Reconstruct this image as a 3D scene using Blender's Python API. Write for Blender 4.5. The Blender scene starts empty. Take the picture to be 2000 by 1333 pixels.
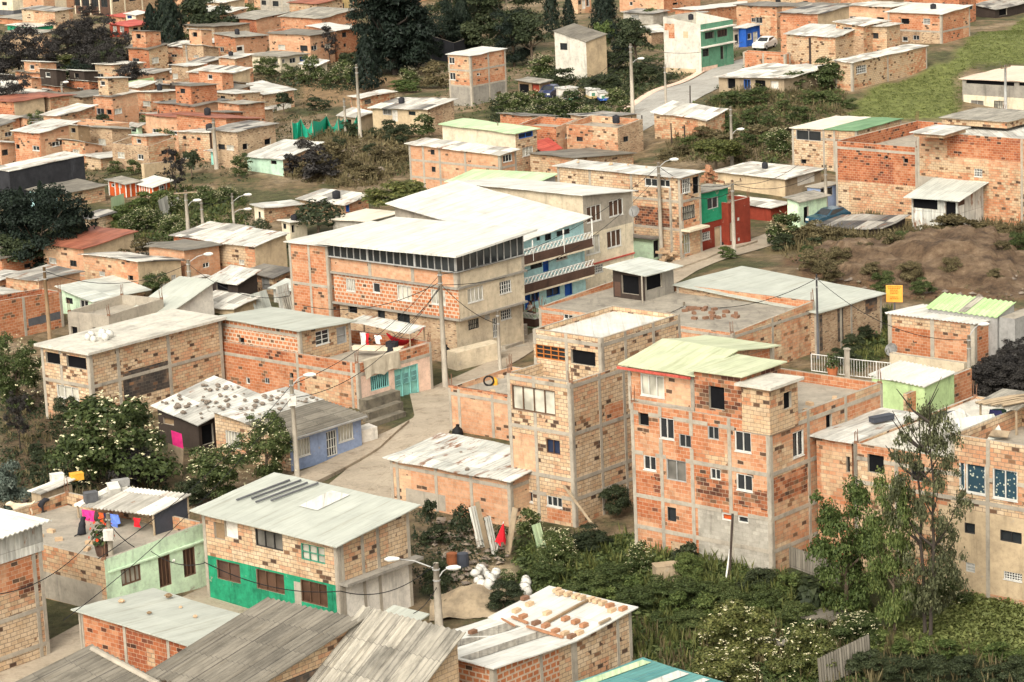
import bpy, math, random
from mathutils import Vector as V, Matrix
rad = math.radians
S = bpy.context.scene
COL = S.collection
# ------------------------------------------------------------------ camera
F, CAMZ, PITCH, ROLL = 5400.0, 43.0, rad(12.7), rad(2.6)
cd = bpy.data.cameras.new('camera'); cam = bpy.data.objects.new('camera', cd); COL.objects.link(cam)
cam.matrix_world = Matrix.Translation((0, 0, CAMZ)) @ Matrix.Rotation(math.pi/2-PITCH, 4, 'X') @ Matrix.Rotation(-ROLL, 4, 'Z')
cd.sensor_width = 36; cd.lens = 36*F/2000; cd.clip_start = 1; cd.clip_end = 6000
S.camera = cam
# ------------------------------------------------------------------ light
SUN_DIR = V((-0.27, -0.70, 0.66)).normalized()      # towards the sun
W = bpy.data.worlds.new('World'); S.world = W; W.use_nodes = True
wn = W.node_tree.nodes; wl = W.node_tree.links; wn.clear()
sky = wn.new('ShaderNodeTexSky'); sky.sky_type = 'NISHITA'; sky.sun_disc = False
sky.sun_elevation = math.asin(SUN_DIR.z); sky.sun_rotation = math.atan2(SUN_DIR.x, SUN_DIR.y)
sky.dust_density = 4; sky.air_density = 1.0
hs = wn.new('ShaderNodeHueSaturation'); hs.inputs['Saturation'].default_value = 0.12   # overcast
mx = wn.new('ShaderNodeMixRGB'); mx.blend_type = 'MULTIPLY'; mx.inputs[0].default_value = 1; mx.inputs[2].default_value = (1.0, 0.97, 0.89, 1)
bg = wn.new('ShaderNodeBackground'); bg.inputs[1].default_value = 0.135
wo = wn.new('ShaderNodeOutputWorld')
wl.new(sky.outputs[0], hs.inputs['Color']); wl.new(hs.outputs[0], mx.inputs[1]); wl.new(mx.outputs[0], bg.inputs[0]); wl.new(bg.outputs[0], wo.inputs[0])
sd = bpy.data.lights.new('sun', 'SUN'); sd.energy = 0.95; sd.angle = rad(30); sd.color = (1.0, 0.955, 0.87)
so = bpy.data.objects.new('sun', sd); COL.objects.link(so)
so.rotation_euler = (-SUN_DIR).to_track_quat('-Z', 'Y').to_euler()
S.view_settings.view_transform = 'Standard'; S.view_settings.look = 'None'; S.view_settings.gamma = 1
S.view_settings.exposure = 1.22
S.cycles.max_bounces = 5; S.cycles.diffuse_bounces = 3; S.cycles.use_denoising = True
RNG = random.Random(7)
# ------------------------------------------------------------------ pixel helpers (photograph pixels -> points in the world)
CP, SP, CR, SR = math.cos(PITCH), math.sin(PITCH), math.cos(ROLL), math.sin(ROLL)
fwd = V((0, CP, -SP)); up0 = V((0, SP, CP)); rt0 = V((1, 0, 0))
camX = rt0*CR - up0*SR; camY = rt0*SR + up0*CR
CAM = V((0, 0, CAMZ))
OX = OY = 0.0; SC = 1.0
def T(ox, oy, sc=3.92):
    global OX, OY, SC
    OX, OY, SC = ox, oy, sc
def PX(p): return (OX+p[0]/SC, OY+p[1]/SC)
def ray(x, y): return (fwd + camX*((x-1000)/F) + camY*((666.5-y)/F)).normalized()
def proj(P):
    d = P-CAM; w = d.dot(fwd)
    return 1000+F*d.dot(camX)/w, 666.5-F*d.dot(camY)/w
def on_z(x, y, z):
    d = ray(x, y); return CAM + d*((z-CAMZ)/d.z)
BUMPS = []; FOOT = []
def bump(x, y, rx, ry, h, rot=0.0):
    c = on_z(x, y, 0); BUMPS.append((c.x, c.y, rx, ry, h, math.cos(rot), math.sin(rot)))
def terrain(x, y):
    z = 0.35*math.sin(x*.11+1.3)*math.sin(y*.083+.4) + 0.15*math.sin(x*.37+y*.21)
    for bx, by, rx, ry, h, c, s in BUMPS:
        dx, dy = x-bx, y-by
        u, v = (dx*c+dy*s)/rx, (-dx*s+dy*c)/ry
        q = u*u+v*v
        if q < 9: z += h*math.exp(-q)
    return z
def gp(x, y):
    z = 0.0
    for _ in range(12):
        P = on_z(x, y, z); z = z*.3+.7*terrain(P.x, P.y)
    return V((P.x, P.y, terrain(P.x, P.y)))
def G(p): return gp(*PX(p))
def vert_z(P, y):
    "height z above the ground point P whose picture row is y"
    z = P.z
    for _ in range(6):
        a = proj(V((P.x, P.y, z)))[1]; b = proj(V((P.x, P.y, z+1)))[1]
        z += (y-a)/(b-a)
    return z
# ------------------------------------------------------------------ materials
MATS = {}
def newmat(name):
    m = bpy.data.materials.new(name); m.use_nodes = True; nt = m.node_tree
    b = nt.nodes['Principled BSDF']; b.inputs['Roughness'].default_value = .85; b.inputs['Specular IOR Level'].default_value = .25
    MATS[name] = m
    return m, nt.nodes, nt.links, b
def rgba(c): return (c[0], c[1], c[2], 1)
def mapped(N, Lk, sx, sy, sz=1, src='UV', rnd=True):
    tc = N.new('ShaderNodeTexCoord'); mp = N.new('ShaderNodeMapping'); mp.inputs['Scale'].default_value = (sx, sy, sz)
    Lk.new(tc.outputs[src], mp.inputs['Vector'])
    if rnd:
        oi = N.new('ShaderNodeObjectInfo'); mm = N.new('ShaderNodeMath'); mm.operation = 'MULTIPLY'; mm.inputs[1].default_value = 37.0
        Lk.new(oi.outputs['Random'], mm.inputs[0]); Lk.new(mm.outputs[0], mp.inputs['Location'])
    return mp.outputs[0]
def noise(N, Lk, vec, scale, detail=3, rough=.6):
    n = N.new('ShaderNodeTexNoise'); n.inputs['Scale'].default_value = scale; n.inputs['Detail'].default_value = detail; n.inputs['Roughness'].default_value = rough
    Lk.new(vec, n.inputs['Vector']); return n.outputs['Fac']
def ramp(N, Lk, fac, stops, const=False):
    r = N.new('ShaderNodeValToRGB'); e = r.color_ramp.elements
    if const: r.color_ramp.interpolation = 'CONSTANT'
    while len(e) < len(stops): e.new(.5)
    for k, (p, c) in enumerate(stops):
        e[k].position = p; e[k].color = rgba(c) if len(c) == 3 else c
    if fac is not None: Lk.new(fac, r.inputs[0])
    return r.outputs[0]
def mixc(N, Lk, fac, a, b, mode='MIX'):
    m = N.new('ShaderNodeMixRGB'); m.blend_type = mode
    for i, v in enumerate((fac, a, b)):
        if hasattr(v, 'links'): Lk.new(v, m.inputs[i])
        else: m.inputs[i].default_value = v if i == 0 else rgba(v)
    return m.outputs[0]
def math2(N, Lk, op, a, b):
    m = N.new('ShaderNodeMath'); m.operation = op
    for i, v in enumerate((a, b)):
        if hasattr(v, 'links'): Lk.new(v, m.inputs[i])
        else: m.inputs[i].default_value = v
    return m.outputs[0]
def bumpn(N, Lk, h, b, strength=.5, dist=.03):
    k = N.new('ShaderNodeBump'); k.inputs['Strength'].default_value = strength; k.inputs['Distance'].default_value = dist
    Lk.new(h, k.inputs['Height']); Lk.new(k.outputs[0], b.inputs['Normal'])
def brickmat(name, stops, mortar, out=.10, bw=.40, bh=.21, ms=.012, panel=.45, patch=.7, dirt=.7, spread=.42, outc=((.075, .045, .03), (.22, .115, .06))):
    "fired clay blocks: a palette that drifts from panel to panel, clustered burnt blocks, mortar, rain streaks"
    m, N, Lk, b = newmat(name)
    uv = mapped(N, Lk, 1, 1)
    def bt(w, h, s):
        t = N.new('ShaderNodeTexBrick'); t.inputs['Color1'].default_value = (0, 0, 0, 1); t.inputs['Color2'].default_value = (1, 1, 1, 1)
        t.inputs['Mortar'].default_value = (.5, .5, .5, 1); t.inputs['Scale'].default_value = 1; t.inputs['Mortar Size'].default_value = s
        t.inputs['Brick Width'].default_value = w; t.inputs['Row Height'].default_value = h; t.inputs['Bias'].default_value = 0
        Lk.new(uv, t.inputs['Vector']); return t
    t = bt(bw, bh, ms); pn = bt(3.1, 2.45, 0)
    va = N.new('ShaderNodeVectorMath'); va.operation = 'ADD'; sc = N.new('ShaderNodeVectorMath'); sc.operation = 'SCALE'; sc.inputs['Scale'].default_value = .06
    nz = N.new('ShaderNodeTexNoise'); nz.inputs['Scale'].default_value = 2.3; Lk.new(uv, nz.inputs['Vector'])
    Lk.new(nz.outputs['Color'], sc.inputs[0]); Lk.new(uv, va.inputs[0]); Lk.new(sc.outputs[0], va.inputs[1]); Lk.new(va.outputs[0], t.inputs['Vector'])
    r = t.outputs['Color']; r2 = math2(N, Lk, 'FRACT', math2(N, Lk, 'MULTIPLY', r, 13.7), 0)
    g = math2(N, Lk, 'ADD', math2(N, Lk, 'MULTIPLY', math2(N, Lk, 'SUBTRACT', r2, .5), spread), .5)
    g = math2(N, Lk, 'ADD', g, math2(N, Lk, 'MULTIPLY', math2(N, Lk, 'SUBTRACT', pn.outputs['Color'], .5), panel))
    g = math2(N, Lk, 'ADD', g, math2(N, Lk, 'MULTIPLY', math2(N, Lk, 'SUBTRACT', noise(N, Lk, uv, .5, 3), .5), patch))
    c = ramp(N, Lk, g, stops)
    thr = math2(N, Lk, 'MULTIPLY', ramp(N, Lk, noise(N, Lk, uv, .55, 4, .6), [(.38, (.2,)*3), (.70, (1, 1, 1))]), out*2)
    c = mixc(N, Lk, math2(N, Lk, 'LESS_THAN', r, thr), c, ramp(N, Lk, r2, [(.1, outc[0]), (.75, outc[1])]))
    c = mixc(N, Lk, t.outputs['Fac'], c, mortar)
    d = ramp(N, Lk, noise(N, Lk, uv, 1.1, 6, .7), [(.3, (dirt, dirt*.97, dirt*.95)), (.52, (1, 1, 1))])
    c = mixc(N, Lk, 1.0, c, d, 'MULTIPLY')
    f = ramp(N, Lk, noise(N, Lk, uv, 3.2, 9, .8), [(.3, (.72, .70, .67)), (.5, (1, 1, 1)), (.72, (1.14, 1.13, 1.11))])
    c = mixc(N, Lk, 1.0, c, f, 'MULTIPLY')
    st = ramp(N, Lk, noise(N, Lk, mapped(N, Lk, 1.6, .22), 1.0, 4, .65), [(.60, (1, 1, 1)), (.74, (.45, .42, .40))])
    c = mixc(N, Lk, .6, c, st, 'MULTIPLY')
    Lk.new(c, b.inputs['Base Color']); bumpn(N, Lk, t.outputs['Fac'], b, -.5, .02)
    return m
OR, OR2, PE, TN, CR_ = (.39, .15, .07), (.46, .225, .12), (.48, .28, .165), (.48, .335, .20), (.56, .425, .285)
brickmat('tan', [(.1, OR2), (.3, PE), (.45, TN), (.75, CR_)], (.22, .165, .115), out=.07, ms=.017)
brickmat('tan2', [(.1, OR), (.3, OR2), (.5, TN), (.8, (.47, .345, .225))], (.24, .175, .115), out=.08, ms=.016)
brickmat('mix', [(.15, OR), (.4, OR2), (.55, PE), (.75, TN), (.95, CR_)], (.30, .215, .145), out=.06, ms=.014)
brickmat('orange', [(.1, (.36, .115, .045)), (.4, OR), (.65, OR2), (.9, PE)], (.45, .32, .22), out=.05)
brickmat('peach', [(.15, OR2), (.5, (.50, .28, .165)), (.85, (.54, .36, .22))], (.40, .28, .19), out=.03, dirt=.78)
brickmat('red', [(.1, (.22, .06, .028)), (.45, (.34, .105, .042)), (.7, OR), (.95, OR2)], (.40, .28, .19), out=.09, outc=((.06, .025, .015), (.16, .055, .03)))
brickmat('burnt', [(.15, (.08, .03, .018)), (.45, (.20, .07, .032)), (.7, (.36, .125, .055)), (.95, OR2)], (.33, .24, .17), out=.2, spread=.8)
brickmat('check', [(.1, (.30, .095, .04)), (.5, (.43, .15, .06)), (.9, (.50, .21, .10))], (.48, .37, .27), bw=.40, bh=.27, ms=.045, panel=.15, patch=.3, spread=.5, out=.03)
brickmat('small', [(.1, (.26, .13, .065)), (.5, (.40, .26, .15)), (.9, (.50, .36, .22))], (.34, .27, .19), bw=.26, bh=.095, ms=.016, out=.12, spread=.6)
brickmat('sooty', [(.2, (.03, .028, .026)), (.5, (.07, .055, .045)), (.75, (.25, .16, .10)), (.95, (.42, .30, .19))], (.10, .085, .07), out=.1, patch=1.5, panel=.2, spread=.3)
brickmat('block', [(.1, (.24, .22, .18)), (.5, (.34, .31, .26)), (.9, (.42, .385, .32))], (.29, .265, .22), bw=.44, bh=.21, ms=.01, panel=.15, out=.0)
def plain(name, col, rough=.85, var=.3, stain=.45, sscale=.8, spec=.25, bump=.15):
    m, N, Lk, b = newmat(name)
    uv = mapped(N, Lk, 1, 1); ob = mapped(N, Lk, 1, 1, 1, 'Object')
    a = ramp(N, Lk, noise(N, Lk, ob, sscale, 5, .65), [(.28, (1-var, 1-var, 1-var*.95)), (.68, (1+var*.3,)*3)])
    c = mixc(N, Lk, 1.0, col, a, 'MULTIPLY')
    s = ramp(N, Lk, noise(N, Lk, mapped(N, Lk, 1.4, .2), 1.0, 5, .7), [(.55, (1, 1, 1)), (.75, (1-stain, 1-stain, 1-stain))])
    c = mixc(N, Lk, 1.0, c, s, 'MULTIPLY')
    if max(col)-min(col) > .12: c = mixc(N, Lk, ramp(N, Lk, noise(N, Lk, uv, 1.5, 7, .72), [(.63, (0, 0, 0)), (.66, (.8, .8, .8))]), c, (.33, .29, .23))       # flaked paint
    c = mixc(N, Lk, 1.0, c, ramp(N, Lk, noise(N, Lk, uv, 3.5, 9, .8), [(.3, (.72, .71, .69)), (.5, (1, 1, 1)), (.72, (1.1, 1.1, 1.08))]), 'MULTIPLY')
    Lk.new(c, b.inputs['Base Color']); b.inputs['Roughness'].default_value = rough; b.inputs['Specular IOR Level'].default_value = spec
    if bump: bumpn(N, Lk, noise(N, Lk, ob, 14, 3), b, bump, .02)
    return m
for n, c in dict(conc=(.36, .315, .25), conc2=(.27, .245, .205), slab=(.33, .29, .23), slabw=(.52, .485, .41), beige=(.54, .45, .32), sand=(.50, .38, .24), cream=(.64, .55, .40), white=(.68, .63, .55), dwhite=(.55, .51, .43),
                 mint=(.58, .74, .52), mint2=(.42, .58, .44), aqua=(.44, .68, .68), green=(.02, .26, .13), green2=(.10, .24, .15), lime=(.40, .52, .25), blue=(.25, .31, .45), blue2=(.02, .10, .42),
                 pink=(.72, .50, .38), salmon=(.58, .17, .10), redp=(.22, .035, .018), orp=(.50, .09, .02), brown=(.09, .05, .035), wood=(.24, .16, .09), wood2=(.34, .26, .17), dwood=(.045, .032, .025),
                 grey=(.30, .29, .27), dgrey=(.10, .10, .105), black=(.022, .022, .026), yellow=(.48, .35, .16), teal=(.10, .30, .30), turq=(.24, .52, .44), steel=(.38, .38, .36), olive=(.30, .27, .12)).items():
    plain(n, c)
plain('slabd', (.30, .265, .21), var=.5, stain=.6, sscale=.5); plain('moss', (.17, .145, .105), var=.55, stain=.6, sscale=1.5); plain('greenpeel', (.02, .27, .135), var=.5, stain=.75, sscale=1.6)
plain('blackstain', (.03, .03, .034), var=.5, stain=-.9, sscale=.9)
def flat(name, col, rough=.5, spec=.3):
    m, N, Lk, b = newmat(name); b.inputs['Base Color'].default_value = rgba(col); b.inputs['Roughness'].default_value = rough; b.inputs['Specular IOR Level'].default_value = spec
    # a little uneven wear
    n = noise(N, Lk, mapped(N, Lk, 1, 1, 1, 'Object'), 3.0, 3)
    Lk.new(mixc(N, Lk, 1.0, col, ramp(N, Lk, n, [(.3, (.82,)*3), (.7, (1.08,)*3)]), 'MULTIPLY'), b.inputs['Base Color'])
    return m
for n, c, r, s in (('void', (.008, .008, .009), .9, .05), ('glass', (.025, .028, .03), .12, .5), ('glassb', (.02, .03, .06), .12, .5), ('fwhite', (.58, .56, .51), .5, .3), ('fblack', (.03, .028, .027), .5, .3), ('fbrown', (.11, .06, .035), .6, .3),
                   ('forange', (.42, .14, .03), .6, .3), ('fgreen', (.05, .22, .14), .5, .3), ('fblue', (.02, .12, .45), .4, .3), ('fteal', (.22, .50, .46), .5, .3), ('fgrey', (.35, .34, .32), .5, .3), ('rubber', (.012, .012, .012), .7, .2), ('cable', (.012, .012, .013), .7, .2),
                   ('cablew', (.45, .42, .36), .7, .2), ('netgreen', (.02, .38, .24), .8, .2), ('bag', (.52, .50, .45), .7, .2), ('pink2', (.75, .04, .22), .8, .1), ('redc', (.55, .02, .03), .8, .1), ('bluec', (.12, .2, .55), .8, .1), ('navy', (.02, .02, .06), .8, .1),
                   ('whitec', (.75, .73, .70), .8, .1), ('purple', (.15, .05, .35), .8, .1), ('orsign', (.80, .36, .06), .6, .2), ('orsign_text', (.50, .14, .02), .7, .1), ('carblue', (.02, .06, .09), .25, .5), ('skin', (.35, .18, .11), .6, .3), ('hair', (.012, .009, .008), .5, .3),
                   ('terracotta', (.45, .15, .06), .8, .2), ('tarp', (.05, .055, .07), .6, .3), ('canvas', (.42, .36, .27), .9, .1), ('tankblue', (.05, .13, .25), .5, .3), ('rope', (.5, .44, .34), .9, .1), ('dogcream', (.62, .50, .36), .9, .1), ('yell', (.65, .33, .04), .7, .2)):
    flat(n, c, r, s)
def curtain(name, c1, c2, sc=9):
    m, N, Lk, b = newmat(name)
    w = N.new('ShaderNodeTexWave'); w.inputs['Scale'].default_value = sc; w.inputs['Distortion'].default_value = 1.5; Lk.new(mapped(N, Lk, 1, .05), w.inputs['Vector'])
    n = noise(N, Lk, mapped(N, Lk, 1, 1), .9, 2)
    c = ramp(N, Lk, w.outputs['Fac'], [(.2, c1), (.8, c2)])
    Lk.new(mixc(N, Lk, 1., c, ramp(N, Lk, n, [(.35, (.55,)*3), (.6, (1,)*3)]), 'MULTIPLY'), b.inputs['Base Color']); b.inputs['Roughness'].default_value = .35
curtain('curt', (.45, .42, .34), (.62, .58, .48)); curtain('curtd', (.10, .095, .085), (.22, .20, .17)); curtain('curtbr', (.06, .03, .02), (.14, .08, .05), 14)
m, N_, L_, b_ = newmat('curtstar')     # dark teal curtain with a pale printed pattern
vo = N_.new('ShaderNodeTexVoronoi'); vo.inputs['Scale'].default_value = 5.5; L_.new(mapped(N_, L_, 1, 1), vo.inputs['Vector'])
L_.new(ramp(N_, L_, vo.outputs['Distance'], [(.22, (.42, .44, .36)), (.3, (.02, .05, .07))]), b_.inputs['Base Color'])
def sheet(name, c1, c2, seam, rust=0.0, sw=.86, sl=2.3, dirt=.4, rough=.6, patchy=.5, rib=.28, ribd=.9):
    "roofing sheets: each sheet its own tone, laps, rust and dirt"
    m, N, Lk, b = newmat(name)
    uv = mapped(N, Lk, 1, 1)
    t = N.new('ShaderNodeTexBrick'); t.inputs['Color1'].default_value = (0, 0, 0, 1); t.inputs['Color2'].default_value = (1, 1, 1, 1); t.inputs['Mortar'].default_value = (.5, .5, .5, 1)
    t.offset = .0; t.inputs['Scale'].default_value = 1; t.inputs['Mortar Size'].default_value = .012; t.inputs['Brick Width'].default_value = sw; t.inputs['Row Height'].default_value = sl
    Lk.new(uv, t.inputs['Vector'])
    g = math2(N, Lk, 'ADD', math2(N, Lk, 'MULTIPLY', t.outputs['Color'], patchy), math2(N, Lk, 'MULTIPLY', noise(N, Lk, uv, .5, 3), 1-patchy*.6))
    c = ramp(N, Lk, g, [(.2, c1), (.8, c2)])
    c = mixc(N, Lk, t.outputs['Fac'], c, seam)
    d = ramp(N, Lk, noise(N, Lk, mapped(N, Lk, 1.5, .45), 1.3, 6, .7), [(.3, (1-dirt,)*3), (.56, (1, 1, 1))])
    c = mixc(N, Lk, 1, c, d, 'MULTIPLY')
    if rust:
        k = ramp(N, Lk, noise(N, Lk, mapped(N, Lk, 1.6, .5), .9, 5, .7), [(.62-rust*.2, (0, 0, 0)), (.70-rust*.15, (1, 1, 1))])
        c = mixc(N, Lk, k, c, (.20, .09, .045))
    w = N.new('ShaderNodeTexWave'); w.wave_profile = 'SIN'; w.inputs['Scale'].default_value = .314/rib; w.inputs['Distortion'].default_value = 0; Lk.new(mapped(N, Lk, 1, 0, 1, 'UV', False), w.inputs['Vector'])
    c = mixc(N, Lk, 1, c, ramp(N, Lk, w.outputs['Fac'], [(.15, (ribd,)*3), (.5, (1, 1, 1))]), 'MULTIPLY')     # corrugation shading put into the colour: rib valleys darker
    c = mixc(N, Lk, 1, c, ramp(N, Lk, noise(N, Lk, mapped(N, Lk, 4, .18), 1.0, 5, .7), [(.52, (1, 1, 1)), (.72, (.74, .71, .66))]), 'MULTIPLY')
    Lk.new(c, b.inputs['Base Color']); b.inputs['Roughness'].default_value = rough
    bumpn(N, Lk, math2(N, Lk, 'SUBTRACT', w.outputs['Fac'], t.outputs['Fac']), b, .5 if ribd < .95 else .12, .03)
sheet('zincw', (.50, .485, .435), (.62, .605, .55), (.38, .36, .32), dirt=.24, patchy=.4, ribd=.96)
sheet('zincw2', (.33, .315, .28), (.62, .60, .54), (.26, .24, .21), dirt=.42, rust=.05, patchy=.7)
sheet('zinc', (.36, .37, .33), (.55, .56, .50), (.34, .34, .31), dirt=.25, rust=.0)
sheet('zincr', (.38, .38, .34), (.66, .64, .57), (.22, .20, .18), dirt=.45, rust=.35)
sheet('zincg', (.345, .355, .305), (.44, .45, .39), (.33, .34, .29), dirt=.16, patchy=.3, ribd=.98, sl=4)
sheet('palegreen', (.40, .43, .27), (.49, .51, .34), (.40, .42, .28), dirt=.22, ribd=.96)
sheet('gfelt', (.10, .22, .10), (.17, .30, .15), (.12, .2, .1), dirt=.25)
sheet('sage', (.36, .50, .28), (.52, .62, .38), (.30, .40, .24), dirt=.2)
sheet('asb', (.13, .115, .092), (.22, .195, .155), (.08, .07, .06), dirt=.4, sl=1.8, ribd=.8)
sheet('asbd', (.11, .10, .09), (.22, .20, .17), (.07, .065, .06), dirt=.5, sl=1.8)
sheet('asbl', (.22, .20, .165), (.38, .345, .28), (.14, .125, .105), dirt=.65, sl=1.8, ribd=.85)
sheet('patch', (.11, .10, .09), (.66, .62, .54), (.12, .11, .10), dirt=.5, patchy=.95, rust=.12)
sheet('patch2', (.30, .28, .24), (.70, .66, .58), (.2, .18, .16), dirt=.4, patchy=.9, rust=.15)
sheet('patchd', (.05, .045, .045), (.40, .37, .32), (.05, .05, .05), dirt=.5, patchy=.9, rust=.2)
sheet('rustred', (.20, .06, .035), (.34, .12, .07), (.10, .04, .03), dirt=.4)
sheet('redroof', (.35, .05, .04), (.50, .10, .07), (.2, .04, .03), dirt=.2)
sheet('tealsheet', (.05, .20, .21), (.13, .31, .28), (.04, .14, .2), dirt=.25, sw=1.0, sl=9)
sheet('limesheet', (.32, .48, .2), (.44, .58, .3), (.26, .38, .16), dirt=.15)
sheet('creamroof', (.62, .55, .44), (.72, .64, .52), (.46, .40, .32), dirt=.15)
sheet('pinkroof', (.62, .46, .36), (.70, .54, .42), (.5, .36, .28), dirt=.12)
m = MATS['zincw']
# ------------------------------------------------------------------ mesh builder
class MB:
    def __init__(s): s.v, s.f, s.m, s.uv = [], [], [], []
    def face(s, pts, m=0, uv=None):
        i = len(s.v); s.v += [V(p) for p in pts]; s.f.append(tuple(range(i, i+len(pts)))); s.m.append(m)
        if uv is None:
            a, b = V(pts[1])-V(pts[0]), V(pts[-1])-V(pts[0]); n = a.cross(b)
            if abs(n.z) > .7*n.length: uv = [(p[0], p[1]) for p in pts]
            else:
                d = V((a.x, a.y, 0)) if math.hypot(a.x, a.y) > math.hypot(b.x, b.y) else V((b.x, b.y, 0))
                d = d.normalized() if d.length > 1e-6 else V((1, 0, 0))
                uv = [(V(p).dot(d), p[2]) for p in pts]
        s.uv += uv
    def box(s, o, ex, ey, ez, m=0):
        o, ex, ey, ez = V(o), V(ex), V(ey), V(ez)
        c = [o, o+ex, o+ex+ey, o+ey]; t = [p+ez for p in c]
        if ex.cross(ey).dot(ez) < 0: c.reverse(); t.reverse()
        s.face(c[::-1], m); s.face(t, m)
        for i in range(4): j = (i+1) % 4; s.face([c[i], c[j], t[j], t[i]], m)
    def cbox(s, c, sx, sy, sz, rz=0, m=0, tilt=0):
        "box standing on point c"
        M = Matrix.Rotation(rz, 3, 'Z') @ Matrix.Rotation(tilt, 3, 'X')
        ex, ey, ez = M @ V((sx, 0, 0)), M @ V((0, sy, 0)), M @ V((0, 0, sz))
        s.box(V(c)-ex/2-ey/2, ex, ey, ez, m)
    def tube(s, pts, r, n=6, m=0, cap=True):
        pts = [V(p) for p in pts]; r = r if isinstance(r, (list, tuple)) else [r]*len(pts)
        base = len(s.v); ref = V((0, 0, 1))
        for i, p in enumerate(pts):
            d = (pts[min(i+1, len(pts)-1)]-pts[max(i-1, 0)]).normalized()
            a = d.cross(ref if abs(d.z) < .9 else V((1, 0, 0))).normalized(); b = d.cross(a)
            for k in range(n):
                t = 2*math.pi*k/n; s.v.append(p+(a*math.cos(t)+b*math.sin(t))*r[i])
        for i in range(len(pts)-1):
            for k in range(n):
                a, b = base+i*n+k, base+i*n+(k+1) % n
                s.f.append((a, b, b+n, a+n)); s.m.append(m); s.uv += [(k*.1, i), (k*.1+.1, i), (k*.1+.1, i+1), (k*.1, i+1)]
        if cap:
            for e, rv in ((0, False), (len(pts)-1, True)):
                q = [base+e*n+k for k in range(n)]
                s.f.append(tuple(q[::-1] if rv else q)); s.m.append(m); s.uv += [(0, 0)]*n
    def lathe(s, c, prof, n=10, m=0):
        s.tube([V(c)+V((0, 0, z)) for r, z in prof], [max(r, 1e-3) for r, z in prof], n, m)
    def obj(s, name, mats, root=None, smooth=False):
        me = bpy.data.meshes.new(name); o = V((0, 0, 0))
        if root is not None: o = ROOTLOC[root.name]
        me.from_pydata([tuple(p-o) for p in s.v], [], s.f)
        mats = mats if isinstance(mats, (list, tuple)) else [mats]
        for k in mats: me.materials.append(MATS[k])
        me.polygons.foreach_set('material_index', s.m)
        ul = me.uv_layers.new(name='UVMap'); ul.data.foreach_set('uv', [c for p in s.uv for c in p])
        if smooth: me.polygons.foreach_set('use_smooth', [True]*len(s.f))
        me.update()
        ob = bpy.data.objects.new(name, me); COL.objects.link(ob)
        ROOTLOC[ob.name] = o
        if root is not None: ob.parent = root
        return ob
ROOTLOC = {}
def subpart(o, parent):
    o.parent = parent; return o
def thing(name, loc, label, cat, group=None):
    o = bpy.data.objects.new(name, None); COL.objects.link(o); o.location = loc; o.empty_display_size = .5
    ROOTLOC[o.name] = V(loc); o['label'] = label; o['category'] = cat
    if group: o['group'] = group
    return o
def tag(o, label, cat, group=None):
    o['label'] = label; o['category'] = cat
    if group: o['group'] = group
    return o
def kind(o, k): o['kind'] = k; return o
# ------------------------------------------------------------------ houses
ANG = rad(41.5)
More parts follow.
